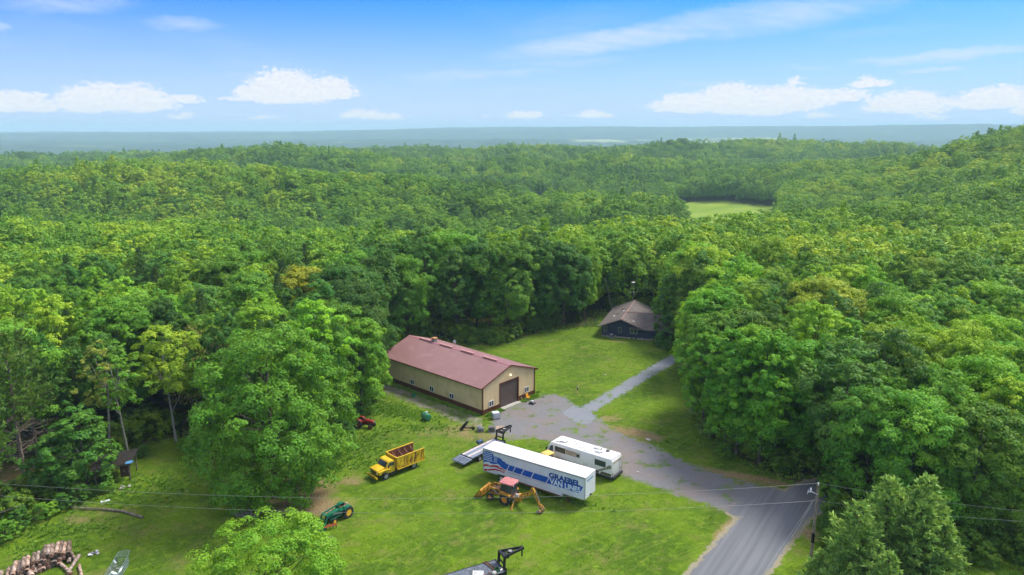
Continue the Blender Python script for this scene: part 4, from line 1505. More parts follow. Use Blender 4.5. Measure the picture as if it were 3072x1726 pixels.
house()
ac = thing('air_conditioner', 'small grey air conditioner unit on the ground by the dark house wall', 'air conditioner', (19.60 + 2.25 * .9488 - .55 * .316, 151.45 - 2.25 * .316 - .55 * .9488, 0), -.3215)
MB().box(-.42, .42, -.38, .38, .05, .78, .03).build('casing', mat('ac_grey', lin(96, 100, 108), .5), ac)
MB().lathe([(.32, 0), (.33, .03), (.05, .04)], (0, 0, .79), 'z', 16).build('fan_guard', mat('ac_pale', lin(196, 198, 198), .5), ac)
MB().box(-.5, .5, -.45, .45, -.04, .05).build('pad', mat('concrete', lin(176, 172, 164), .9), ac)

# ------------------------------------------------------------------ vehicles
RUBBER = mat('rubber', lin(44, 44, 46), .85, 0, .2, 6, lin(86, 80, 70), .18, 4)
CHASSIS = mat('chassis_black', lin(38, 36, 36), .7, 0, .25, 4, lin(84, 62, 46), .25, 3)
STEEL = mat('worn_steel', lin(132, 132, 132), .45, .5, .2, 5)
GLASS = glass_dark('cab_glass', (0.025, 0.035, 0.04))


def wheel(parent, x, y, r, w, rim, inner=0.6, n=22, lug=False, face=1):
    """tyre with rim; face = +1 if the outer side looks to +y"""
    b = MB()
    h = w / 2
    b.lathe([(r * inner, -h * .85), (r * .9, -h), (r, -h * .6), (r, h * .6), (r * .9, h), (r * inner, h * .85)], (x, y, r), 'y', n, True)
    if lug:
        for k in range(16):
            a = 2 * math.pi * k / 16
            for s in (-1, 1):
                c = Vector((x + math.cos(a) * (r + .015), y + s * h * .45, r + math.sin(a) * (r + .015)))
                tg = Vector((-math.sin(a), 0, math.cos(a)))
                e = c + tg * .12 * s + Vector((0, s * h * .4, 0))
                b.beam(c, e, .07, .06, up=(math.cos(a), 0, math.sin(a)))
    wv = b.build('wheel', RUBBER, parent, True)
    b = MB()
    f = face
    b.lathe([(r * inner * 1.01, f * h * .8), (r * inner * .92, f * h * .82), (r * inner * .86, f * h * .3), (r * .22, f * h * .25), (r * .2, f * h * .6), (.02, f * h * .62)], (x, y, r), 'y', n)
    b.lathe([(r * inner * 1.01, -f * h * .75), (.05, -f * h * .5)], (x, y, r), 'y', n)
    b.build('rim', rim, wv, True)
    return wv


def text_mesh(body, length, height, m, depth=.004, bold=0.0, name='lettering'):
    cu = bpy.data.curves.new('type', 'FONT')
    cu.body = body
    cu.extrude = depth / 2
    cu.offset = bold
    cu.size = 1.0
    cu.resolution_u = 3
    o = bpy.data.objects.new('type', cu)
    COL.objects.link(o)
    dg = bpy.context.evaluated_depsgraph_get()
    me = bpy.data.meshes.new_from_object(o.evaluated_get(dg))
    bpy.data.objects.remove(o)
    co = np.empty(len(me.vertices) * 3, np.float32)
    me.vertices.foreach_get('co', co)
    co = co.reshape(-1, 3)
    lo, hi = co.min(0), co.max(0)
    co[:, 0] = (co[:, 0] - lo[0]) * length / (hi[0] - lo[0])
    co[:, 1] = (co[:, 1] - lo[1]) * height / (hi[1] - lo[1])
    me.vertices.foreach_set('co', co.ravel())
    me.materials.clear()
    me.materials.append(m)
    me.update()
    return me


# ---- the moving van trailer
def van_trailer():
    L, Wd, TOP = 14.85, 2.6, 4.1
    t = thing('semi_trailer', 'long white moving van trailer with flag graphic and blue lettering', 'trailer', (-3.7377, 86.2383, 0), -0.5833)
    white = mat('trailer_white', lin(218, 222, 228), .45, 0, .06, .6, lin(176, 160, 146), .12, 2.2)
    alu = mat('trailer_roof', lin(216, 216, 220), .5, 0, .04, .4)
    rust = mat('rusty_rail', lin(150, 120, 104), .8, 0, .2, 3, lin(120, 68, 46), .4, 3)
    rail = mat('trim_alu', lin(176, 176, 180), .4, .4, .1)
    prof = [(0, .92), (2.15, .92), (2.3, 1.12), (4.75, 1.12), (4.9, .86), (11.7, .74), (11.78, 1.2), (L - .2, 1.2), (L, 1.3), (L, TOP - .05), (0, TOP - .05)]
    MB().prism(prof, 'y', 0.0, Wd).build('body', white, t)
    MB().box(-.03, L + .03, -.03, Wd + .03, TOP - .05, TOP + .02, .03).build('roof', alu, t)
    for y in (-.025, Wd + .025):
        MB().beam((0, y, TOP - .12), (L, y, TOP - .12), .03, .12).build('top_rail', rail, t)
        MB().beam((4.9, y, .9), (11.7, y, .79), .04, .12).build('bottom_rail', rust, t)
        MB().beam((0, y, .98), (2.2, y, .98), .035, .1).build('bottom_rail', rail, t)
    # vertical panel joints, post by post
    for k in range(1, 24):
        x = k * L / 24
        MB().box(x - .012, x + .012, -.012, 0.0, 1.25 if 2 < x < 5 else 1.0 if x < 11.7 else 1.3, TOP - .2).build('panel_seam', white, t)
    for x, y in ((0.02, -.02), (L - .02, -.02)):
        MB().box(x - .05, x + .05, y - .02, y + .03, 1.32 if x > 5 else .93, TOP - .1).build('corner_post', rail, t)
    rimw = mat('cream_rim', lin(212, 206, 186), .5, 0, .1, 4, lin(140, 116, 92), .15)
    for x in (2.85, 4.05):
        for y, f in ((.22, -1), (Wd - .22, 1)):
            wheel(t, x, y, .5, .34, rimw, .62, face=f)
    MB().box(2.2, 4.7, .55, Wd - .55, .45, 1.1).build('axle_frame', CHASSIS, t)
    for y in (.5, Wd - .5):
        MB().box(12.2, 12.35, y - .07, y + .07, 0.05, 1.2).box(12.1, 12.45, y - .15, y + .15, 0, .06).build('landing_leg', rust, t)
    # printed side: flag running into blue blocks
    blue = mat('print_blue', lin(10, 84, 178), .45, 0, .06, 1.0, lin(30, 98, 186), .2, 1)
    red = mat('print_red', lin(186, 28, 56), .45, 0, .06)
    wht = mat('print_white', lin(226, 234, 244), .45, 0, .02)
    y0 = -.016
    def plate(nm, pts, m, o=0.0, th=.003):
        return MB().prism(pts, 'y', y0 - o - th, y0 - o).build(nm, m, t)
    canton = [(0.11, 3.70), (.5, 3.8), (1.03, 3.84), (1.40, 3.80), (1.64, 3.66), (1.67, 3.36), (2.0, 3.42), (2.32, 3.41), (2.7, 3.34), (2.96, 3.24), (3.02, 3.1), (3.4, 3.06), (3.56, 2.9), (4.03, 2.84), (3.66, 2.06),
              (3.3, 2.05), (3.05, 2.14), (2.8, 2.24), (2.57, 2.42), (2.31, 2.52), (2.0, 2.4), (1.73, 2.3), (1.3, 2.26), (1.08, 2.28), (1.02, 2.42), (.7, 2.36), (.4, 2.26), (.07, 2.2)]
    fl = plate('flag_print', canton, blue)
    for i in range(6):
        for j in range(5):
            x = .22 + .235 * i + (.12 if j % 2 else 0)
            if x > 1.5:
                continue
            MB().prism([(x + .072 * math.cos(a * math.pi / 4), 3.58 - .25 * j + .06 * (i / 6) + .078 * math.sin(a * math.pi / 4)) for a in range(8)], 'y', y0 - .007, y0 - .0035).build('star', wht, fl)
    for i in range(3):
        for j in range(5):
            x = 1.84 + .19 * i - .03 * j
            MB().prism([(x + .055 * math.cos(a * math.pi / 3), 3.28 - .16 * j + .02 * i + .06 * math.sin(a * math.pi / 3)) for a in range(6)], 'y', y0 - .007, y0 - .0035).build('star', wht, fl)
    for pts in ([(0.03, 1.80), (0.25, 1.9), (0.49, 1.97), (0.72, 2.01), (0.95, 2.01), (0.91, 1.77), (.6, 1.74), (.3, 1.64), (0.03, 1.52)],
                [(1.01, 1.90), (1.4, 2.08), (1.86, 2.2), (2.2, 2.22), (2.47, 2.19), (2.53, 2.05), (2.75, 2.1), (2.95, 2.08), (3.14, 1.94), (3.49, 1.88), (3.46, 1.75), (3.2, 1.78), (2.95, 1.88), (2.7, 1.92), (2.47, 1.88), (2.2, 1.96), (1.86, 1.94), (1.4, 1.84), (0.95, 1.69)],
                [(0.12, 1.2), (.4, 1.3), (0.71, 1.38), (0.65, 1.1), (.4, 1.04), (0.22, 1.02)],
                [(0.78, 1.34), (1.1, 1.48), (1.47, 1.6), (1.9, 1.72), (2.24, 1.77), (2.35, 1.66), (2.69, 1.8), (2.95, 1.68), (3.36, 1.6), (3.3, 1.47), (2.9, 1.54), (2.63, 1.63), (2.4, 1.5), (2.21, 1.54), (1.8, 1.48), (1.47, 1.37), (1.1, 1.25), (0.68, 1.1)]):
        plate('flag_stripe', pts, red)
    for pts in ([(4.12, 2.82), (4.94, 2.82), (4.56, 2.03), (3.8, 2.06)], [(5.06, 2.81), (6.17, 2.80), (5.80, 2.01), (4.69, 2.03)], [(6.32, 2.79), (7.63, 2.77), (7.24, 1.98), (5.92, 2.01)], [(7.78, 2.77), (9.86, 2.75), (9.42, 1.94), (7.38, 1.98)]):
        plate('blue_block', pts, blue)
    plate('logo_panel', [(9.98, 2.70), (14.58, 2.86), (14.1, 1.89), (9.52, 1.92)], blue)
    for body, x, z, ln, hh, m, o in (('GRAEBEL', 9.86, 2.74, 4.36, .74, mat('print_navy', lin(12, 72, 150), .45), .0), ('VAN LINES', 10.0, 1.95, 4.2, .74, wht, .006)):
        me = text_mesh(body, ln, hh, m, .003, .055 if m is not wht else .03)
        ob = link(bpy.data.objects.new('lettering', me), t)
        ob.rotation_euler = (math.pi / 2, 0, .0)
        ob.location = (x, y0 - o - .002, z)
    # fine print below the blocks and small sign on the nose
    dull = mat('faded_print', lin(146, 154, 172), .6)
    fp = MB()
    rp = random.Random(4)
    x = 3.8
    while x < 9.3:                       # too small and faded to read
        w = rp.uniform(.05, .13)
        if rp.random() > .16:
            fp.box(x, x + w, y0 - .004, y0 - .001, 1.76, 1.86 if rp.random() > .3 else 1.83)
        x += w + .035
    fp.build('faded_print', dull, t)
    MB().box(L + .001, L + .006, .45, 2.0, 3.35, 3.6).build('nose_decal', mat('pale_blue_print', lin(130, 168, 204), .5), t)
    MB().box(L, L + .12, 1.2, 1.5, 1.3, 1.5).build('air_coupling', CHASSIS, t)


van_trailer()


# ---- motorhome
def motorhome():
    t = thing('motorhome', 'white motorhome with brown and beige trim parked behind the moving van trailer', 'motorhome', (13.55, 86.0, 0), math.atan2(.602, -.798))
    t.scale = (1, 1, .91)
    white = mat('rv_white', lin(226, 226, 224), .4, 0, .03, .5, lin(206, 202, 192), .12, .8)
    beige = mat('rv_beige', lin(176, 160, 140), .5)
    brown = mat('rv_brown', lin(92, 80, 64), .5)
    dark = mat('rv_dark', lin(46, 48, 52), .5)
    L, h = 10.0, 1.27
    MB().prism([(0.0, .62), (0.0, 2.9), (.16, 3.18), (.5, 3.25), (9.1, 3.25), (9.55, 3.1), (9.85, 2.55), (10.05, 1.75), (10.15, 1.1), (10.0, .62)], 'y', -h, h, .06).build('body', white, t, True)
    MB().box(.1, 9.2, -h + .06, h - .06, 3.245, 3.29, .02).build('roof_skin', mat('rv_roof', lin(232, 232, 230), .55, 0, .04, .7, lin(206, 204, 196), .15, 1.2), t)
    MB().prism([(.1, .35), (10.05, .35), (10.1, .66), (.02, .66)], 'y', -h + .03, h - .03).build('skirt', dark, t)
    # coloured bands on both sides
    for s in (1, -1):
        y = s * (h + .004)
        def band(nm, pts, m, o=0):
            a, c = sorted((y + s * o, y + s * (o + .006)))
            return MB().prism(pts, 'y', a, c).build(nm, m, t)
        band('stripe', [(1.9, .68), (10.05, .68), (10.08, 1.0), (1.9, 1.0)], brown)
        band('stripe', [(1.9, 1.03), (10.08, 1.03), (10.07, 1.14), (1.6, 1.14)], beige)
        band('stripe', [(.12, 1.95), (1.6, 1.14), (1.9, 1.03), (2.3, 1.03), (.9, 1.9), (.5, 2.35), (.12, 2.4)], mat('rv_sage', lin(132, 132, 112), .5))
        band('stripe', [(8.6, 2.0), (4.8, 2.0), (4.8, 2.75), (8.7, 2.75)] if s > 0 else [(2, 1.9), (4, 1.9), (4, 2.7), (2, 2.7)], beige)
        wnd = [(8.75, 7.1, 1.98, 2.78), (5.35, 4.9, 2.1, 2.55), (2.55, .95, 1.85, 2.7)] if s > 0 else [(8.4, 7.2, 1.9, 2.7), (6, 4.6, 1.9, 2.7), (3, 1.5, 1.9, 2.7)]
        for a, c, z0, z1 in wnd:
            fr = band('window', [(c - .07, z0 - .07), (a + .07, z0 - .07), (a + .07, z1 + .07), (c - .07, z1 + .07)], mat('rv_frame', lin(206, 204, 196), .5), .006)
            a2, c2 = sorted((y + s * .0135, y + s * .018))
            MB().prism([(c, z0), (a, z0), (a, z1), (c, z1)], 'y', a2, c2, ).build('pane', GLASS, fr)
        band('window', [(9.05, 1.85), (9.75, 1.85), (9.55, 2.5), (9.3, 2.75), (9.05, 2.75)], GLASS, .006)
        band('storage_door', [(3.6, 1.2), (4.3, 1.2), (4.3, 1.55), (3.6, 1.55)], mat('rv_door', lin(212, 212, 210), .5), .001)
        band('rear_panel', [(.1, .68), (1.75, .68), (1.55, 1.1), (.1, 1.1)], mat('rv_olive', lin(88, 86, 60), .5), .001)
        for a in (7.0, 5.6, 4.1, 2.6):
            band('bin_door', [(a, .38), (a + 1.2, .38), (a + 1.2, .63), (a, .63)], mat('rv_bin', lin(66, 66, 66), .5), -.03)
    MB().poly([(9.62, -1.1, 2.98), (9.62, 1.1, 2.98), (10.09, 1.15, 1.78), (10.09, -1.15, 1.78)], [(0, 1, 2, 3)]).build('windshield', GLASS, t)
    # awning over the big window, roof gear
    MB().box(6.95, 8.95, h + .02, h + .14, 2.86, 2.96, .02).build('window_awning', mat('rv_awning', lin(232, 230, 224), .5), t)
    MB().tube((1.2, -h - .1, 3.05), (7.2, -h - .1, 3.05), .07).build('awning_roll', white, t)
    gear = mat('rv_gear', lin(216, 216, 212), .5)
    shade = mat('rv_gear_dark', lin(96, 98, 102), .6)
    for x, y, l, w, hh in ((8.0, .35, 1.0, .62, .26), (3.2, -.55, 1.05, .62, .28), (2.65, .28, .95, .6, .26)):
        a = MB().prism([(x - l / 2, 3.29), (x - l / 2 + .02, 3.29 + hh * .8), (x - l / 4, 3.29 + hh), (x + l / 2 - .15, 3.29 + hh * .85), (x + l / 2, 3.29)], 'y', y - w / 2, y + w / 2, .03).build('air_conditioner', gear, t, True)
        MB().box(x - l / 2 - .012, x - l / 2 - .002, y - w / 2 + .06, y + w / 2 - .06, 3.32, 3.29 + hh * .7).build('grille', shade, a)
    MB().box(8.2, 9.0, .72, .92, 3.29, 3.33).build('roof_vent', shade, t)
    for x, y in ((5.0, .45), (4.3, .75), (6.2, -.3), (1.9, -.9)):
        MB().box(x - .2, x + .2, y - .2, y + .2, 3.29, 3.4, .02).build('roof_vent', gear, t)
    MB().tube((5.4, .55, 3.3), (4.7, .4, 3.42), .03).tube((4.7, .4, 3.42), (4.6, .4, 3.6), .03).build('antenna', shade, t)
    MB().tube((7.4, -.5, 3.31), (6.1, -.75, 3.31), .025).build('antenna', shade, t)
    MB().box(1.55, 1.95, -.9, -.45, 3.29, 3.5, .04).build('satellite_box', shade, t)
    # rear: cap with ladder, bumper, lamps
    MB().box(-.02, .0, -1.0, 1.0, 2.55, 2.78).build('rear_vent', beige, t)
    MB().box(-.25, .05, -h, h, .38, .72, .04).build('bumper', dark, t)
    for y in (-1.1, 1.1):
        MB().box(-.02, .0, y - .13, y + .13, 1.0, 1.2).build('tail_lamp', mat('lamp_red', lin(120, 24, 22), .3), t)
    b = MB()
    for y in (-1.0, -.65):
        b.tube((-.1, y, .9), (-.1, y, 3.3), .02, n=5)
    for k in range(7):
        b.tube((-.1, -1.0, 1.1 + .33 * k), (-.1, -.65, 1.1 + .33 * k), .015, n=5)
    b.build('ladder', STEEL, t)
    chrome = mat('rv_rim', lin(188, 188, 188), .35, .6)
    for x in (7.9, 2.6):
        for s in (1, -1):
            wheel(t, x, s * 1.1, .43, .28, chrome, .6, face=s)
    for s in (1, -1):
        m = MB().beam((9.75, s * 1.28, 2.3), (9.95, s * 1.6, 2.35), .05, .05).build('mirror_arm', dark, t)
        MB().box(9.85, 9.98, s * 1.6 - .09, s * 1.6 + .09, 1.95, 2.42, .02).build('mirror', dark, m)


motorhome()


# ---- yellow stake truck
def stake_truck():
    hd = math.atan2(-.6922, -.7217)
    t = thing('stake_truck', 'old yellow stake-bed truck with rusty side boards on the lawn', 'truck', (-13.76, 89.35, 0), hd)
    yel = mat('truck_yellow', lin(218, 182, 34), .5, 0, .1, 1.5, lin(176, 136, 44), .2, 3.5)
    rusty = mat('board_yellow', lin(222, 184, 32), .6, 0, .1, 2.5, lin(104, 66, 32), .255, 2.6)
    post = mat('post_yellow', lin(224, 184, 44), .6, 0, .1, 3, lin(170, 116, 50), .2, 4)
    dark = CHASSIS
    # cab and bonnet
    cab = MB().prism([(2.95, .72), (2.95, 1.6), (3.05, 2.22), (3.25, 2.32), (3.85, 2.3), (4.0, 2.2), (4.42, 1.58), (4.42, .72)], 'y', -.98, .98, .05).build('cab', yel, t, True)
    MB().prism([(4.40, .85), (4.40, 1.6), (5.0, 1.55), (5.55, 1.46), (5.62, 1.35), (5.62, .85)], 'y', -.80, .80, .05).build('hood', yel, t, True)
    for s in (1, -1):
        MB().prism([(3.75, .95), (3.85, 1.15), (4.05, 1.26), (4.75, 1.26), (5.0, 1.15), (5.12, .9), (5.45, .9), (5.55, 1.22), (5.5, 1.34), (4.4, 1.42), (3.75, 1.3)], 'y', *sorted((s * .78, s * 1.12)), .03).build('fender', yel, t, True)
        MB().prism([(3.12, 1.62), (3.12, 2.1), (3.8, 2.13), (4.2, 1.62)], 'y', *sorted((s * .982, s * .988))).build('window', GLASS, t)
        d = MB().prism([(3.05, .8), (3.05, 1.58), (4.25, 1.58), (4.3, 1.35), (3.85, .8)], 'y', *sorted((s * .978, s * .992))).build('door', yel, t)
        MB().box(3.2, 3.35, *sorted((s * .992, s * 1.01)), 1.35, 1.4).build('door_handle', dark, d)
        m = MB().tube((4.15, s * 1.0, 1.7), (4.2, s * 1.35, 1.75), .02).build('mirror_arm', STEEL, t)
        MB().box(4.16, 4.22, s * 1.35 - .1, s * 1.35 + .1, 1.6, 1.98, .01).build('mirror', dark, m)
        MB().box(2.85, 3.75, *sorted((s * .6, s * 1.0)), .42, .68, .04).build('fuel_tank', dark, t)
    MB().poly([(4.03, -.86, 2.17), (4.03, .86, 2.17), (4.415, .9, 1.64), (4.415, -.9, 1.64)], [(0, 1, 2, 3)]).build('windshield', GLASS, t)
    gr = MB().box(5.61, 5.66, -.62, .62, .98, 1.3, .01).build('grille', mat('grille_dark', lin(96, 78, 30), .6, 0, .2, 6), t)
    for k in range(5):
        MB().box(5.66, 5.675, -.58, .58, 1.0 + .06 * k, 1.02 + .06 * k).build('grille_bar', mat('grille_bar', lin(60, 56, 46), .5), gr)
    for s in (1, -1):
        MB().lathe([(.02, .06), (.1, .05), (.12, 0)], (5.6, s * .7, 1.15), 'x', 12).build('headlight', mat('lamp_clear', lin(210, 210, 200), .2), t, True)
    bp = MB().box(5.75, 5.95, -1.12, 1.12, .48, .78, .03).build('bumper', yel, t)
    for y, x0 in ((-.5, 5.96), (.3, 5.96)):
        MB().box(5.951, 5.957, y - .2, y + .2, .55, .72).build('marker', mat('marker_red', lin(176, 92, 30), .5), bp)
    for s in (.42, -.42):
        MB().box(-1.5, 5.7, s - .05, s + .05, .62, .82).build('frame_rail', dark, t)
    grey = mat('truck_rim', lin(150, 152, 152), .5, .3, .15)
    for s in (1, -1):
        wheel(t, 4.4, s * .98, .47, .26, grey, .6, face=s)
        wheel(t, 0, s * .98, .5, .26, grey, .6, face=s)
        wheel(t, 0, s * .66, .5, .24, grey, .6, face=s)
    MB().tube((0, -.9, .5), (0, .9, .5), .1).build('axle', dark, t)
    # bed with tall side racks
    x0, x1, z0, z1, w = -1.6, 2.8, 1.02, 2.55, 1.26
    MB().box(x0, x1, -w, w, z0 - .16, z0).build('bed_floor', mat('bed_rust', lin(110, 66, 46), .85, 0, .2, 2, lin(70, 44, 34), .3, 2), t)
    for s in (1, -1):
        sd = MB().box(x0, x1, *sorted((s * w, s * (w - .05))), z0 + .02, z1 - .04).build('side_rack', rusty, t)
        for k in range(8):
            x = x0 + .04 + (x1 - x0 - .12) * k / 7
            MB().box(x, x + .07, *sorted((s * (w + .001), s * (w + .06))), z0 - .1, z1 - .04).build('stake', post, sd)
        MB().box(x0 - .02, x1 + .02, *sorted((s * (w - .07), s * (w + .07))), z1 - .04, z1 + .05, .01).build('top_rail', post, sd)
        MB().box(x0 - .02, x1 + .02, *sorted((s * (w - .06), s * (w + .065))), z0 - .14, z0 - .02).build('bottom_rail', post, sd)
        inn = MB().box(x0 + .05, x1 - .05, *sorted((s * (w - .052), s * (w - .07))), z0 + .02, z1 - .08).build('inner_board', mat('inner_rust', lin(134, 76, 48), .85, 0, .2, 2.5, lin(84, 50, 36), .25, 3), sd)
        for k in range(4):
            z = z0 + .3 + .33 * k
            MB().box(x0 + .05, x1 - .05, *sorted((s * (w - .07), s * (w - .085))), z, z + .03).build('board_joint', mat('joint_dark', lin(50, 30, 26), .9), inn)
    fw = MB().box(x1 - .05, x1, -w + .06, w - .06, z0, z1 - .1).build('headboard', rusty, t)
    MB().box(x1 - .07, x1 + .05, -w + .08, w - .08, z1 - .1, z1 + .02, .01).build('top_rail', post, fw)
    strap = mat('pale_strap', lin(196, 166, 140), .7)
    for k in range(4):
        x = x1 - .9 - .95 * k
        MB().path([(x, -w + .09, z1 - .25), (x, -.4, z1 - .62), (x, w - .12, z1 - .7)], .018, 5).build('cross_strap', strap, t)


stake_truck()


# ---- backhoe loader
def backhoe():
    hd = math.atan2(.49, -.87)
    t = thing('backhoe_loader', 'yellow backhoe loader with faded red cab roof parked by the moving van trailer', 'backhoe', (-.37, 80.06, 0), hd)
    y_ = mat('digger_yellow', lin(204, 152, 44), .55, 0, .15, 2.5, lin(132, 84, 42), .26, 4)
    brn = mat('cab_brown', lin(96, 70, 58), .6, 0, .12, 3)
    dk = CHASSIS
    MB().box(-1.2, 2.5, -.38, .38, .55, .95, .03).build('chassis', y_, t)
    MB().prism([(.75, .9), (.75, 1.45), (2.2, 1.38), (2.42, 1.28), (2.42, .9)], 'y', -.42, .42, .04).build('engine_hood', brn, t)
    MB().box(2.42, 2.5, -.4, .4, .7, 1.25, .02).build('grille', dk, t)
    MB().tube((1.9, -.2, 1.35), (1.9, -.2, 2.1), .04).build('exhaust', dk, t)
    # cab
    MB().box(-.75, .8, -.72, .72, .85, 1.25, .03).build('cab_base', brn, t)
    b = MB()
    for x in (-.72, 0.1, .74):
        for s in (1, -1):
            b.beam((x, s * .7, 1.2), (x * .96, s * .62, 2.5), .08 if x != .1 else .12, .08)
    b.build('cab_posts', brn, t)
    for s in (1, -1):
        for xa, xb in ((-.67, .03), (.17, .69)):
            MB().poly([(xa, s * .695, 1.26), (xb, s * .695, 1.26), (xb * .96, s * .625, 2.46), (xa * .96, s * .625, 2.46)], [(0, 1, 2, 3)]).build('window', GLASS, t)
    for x, k in ((.745, 1), (-.725, -1)):
        MB().poly([(x, -.66, 1.26), (x, .66, 1.26), (x * .96, .58, 2.46), (x * .96, -.58, 2.46)], [(0, 1, 2, 3)]).build('windshield' if k > 0 else 'rear_window', GLASS, t)
    MB().prism([(-.95, -.78), (-.8, -.84), (.8, -.84), (.98, -.74), (.98, .74), (.8, .84), (-.8, .84), (-.95, .78)], 'z', 2.5, 2.68, .05).build('cab_roof', mat('faded_red', lin(186, 116, 114), .6, 0, .08, 1.5, lin(206, 134, 130), .2, 2), t, True)
    for s in (.5, -.5):
        MB().box(-.95, -.9, s - .1, s + .1, 2.4, 2.5).build('work_lamp', mat('lamp_clear', lin(210, 210, 200), .2), t)
    MB().box(-.35, .15, -.25, .25, 1.1, 1.6, .05).build('seat', dk, t)
    rim = mat('orange_rim', lin(206, 128, 46), .5, 0, .12, 4, lin(150, 90, 50), .2)
    for s in (1, -1):
        wheel(t, 0, s * .98, .70, .46, rim, .56, lug=True, face=s)
        wheel(t, 2.15, s * .88, .46, .32, rim, .55, face=s)
        MB().prism([(-.75, 1.3), (-.7, 1.42), (.65, 1.55), (.8, 1.42), (.75, 1.3)], 'y', *sorted((s * .72, s * 1.2)), .02).build('fender', y_, t)
    MB().tube((2.15, -.8, .46), (2.15, .8, .46), .09).build('front_axle', dk, t)
    MB().tube((0, -.8, .7), (0, .8, .7), .14).build('rear_axle', dk, t)
    # loader arms and bucket
    for s in (1, -1):
        a = MB().beam((.85, s * .62, .8), (.85, s * .62, 1.55), .14, .2, (1, 0, 0)).beam((.85, s * .62, 1.5), (2.35, s * .62, 1.5), .12, .24).beam((2.3, s * .62, 1.52), (3.25, s * .62, .62), .12, .24).build('loader_arm', y_, t)
        MB().tube((.95, s * .62, .85), (2.1, s * .62, 1.4), .06).tube((1.6, s * .62, 1.15), (2.3, s * .62, 1.48), .035).build('hydraulic_ram', STEEL, a)
        MB().tube((2.3, s * .45, 1.7), (3.3, s * .45, 1.05), .05).build('hydraulic_ram', y_, a)
    outl = [(3.2, .3), (3.25, 1.0), (3.42, 1.2), (3.5, 1.12), (3.32, .95), (3.34, .34), (3.9, .18), (4.35, .06), (4.35, .0), (3.5, .12)]
    bk = MB().prism(outl, 'y', -1.12, 1.12).build('loader_bucket', y_, t)
    for s in (1, -1):
        MB().prism([(3.25, .3), (3.3, 1.0), (3.45, 1.15), (3.95, .6), (4.3, .06)], 'y', *sorted((s * 1.12, s * 1.16))).build('bucket_side', y_, bk)
    # stabilisers
    for s in (1, -1):
        l = MB().beam((-1.15, s * .5, .95), (-1.25, s * 1.55, .18), .14, .14).build('stabilizer', y_, t)
        MB().lathe([(.2, 0), (.2, .05), (.08, .14)], (-1.25, s * 1.6, .02), 'z', 12).build('foot_pad', y_, l)
        MB().tube((-1.1, s * .45, 1.35), (-1.2, s * 1.1, .6), .045).build('hydraulic_ram', STEEL, l)
    MB().box(-1.5, -1.1, -.6, .6, .55, 1.15, .03).build('rear_frame', y_, t)
    # boom, dipper, bucket
    sw = Vector((-1.6, .1, .9))
    el = Vector((-3.55, .28, 2.45))
    tip = Vector((-4.5, .5, .75))
    bm_ = MB().beam(sw, sw.lerp(el, .55) + Vector((0, 0, -.22)), .26, .34).beam(sw.lerp(el, .52) + Vector((0, 0, -.22)), el, .22, .36, h2=.26).build('boom', y_, t)
    MB().tube(sw + Vector((.05, 0, .35)), sw.lerp(el, .62) + Vector((0, 0, .22)), .06).tube(sw.lerp(el, .6) + Vector((0, 0, .22)), el + Vector((.1, 0, .2)), .035).build('hydraulic_ram', y_, bm_)
    MB().box(sw.x - .18, sw.x + .25, -.1, .3, .5, 1.3, .03).build('swing_post', y_, t)
    dp = MB().beam(el + Vector((.25, 0, .28)), el + (tip - el) * .35, .3, .36, (1, 0, 0)).beam(el + (tip - el) * .33, tip, .2, .28, (1, 0, 0), .16, .2).build('dipper', y_, t)
    MB().tube(el + Vector((-.25, 0, .05)), el + (tip - el) * .7 + Vector((-.25, 0, 0)), .055).build('hydraulic_ram', STEEL, dp)
    bt = MB().prism([(tip.x + .1, .8), (tip.x - .25, .85), (tip.x - .5, .5), (tip.x - .4, .1), (tip.x - .05, -.02), (tip.x + .25, .1), (tip.x + .2, .16), (tip.x - .02, .08), (tip.x - .3, .2), (tip.x - .38, .5)], 'y', tip.y - .3, tip.y + .3).build('digging_bucket', mat('bucket_brown', lin(150, 108, 56), .6, 0, .2, 3, lin(96, 80, 62), .3, 3), t)
    for k in range(4):
        MB().box(tip.x + .2, tip.x + .38, tip.y - .28 + .17 * k, tip.y - .2 + .17 * k, .08, .14).build('tooth', STEEL, bt)
    MB().beam(tip + Vector((-.1, 0, .35)), tip + Vector((-.42, 0, .0)), .1, .1, (1, 0, 0)).build('bucket_link', y_, dp)
    MB().box(-1.62, -1.2, .35, .6, 1.2, 1.55, .02).build('control_box', mat('pale_panel', lin(196, 180, 172), .6), t)


backhoe()


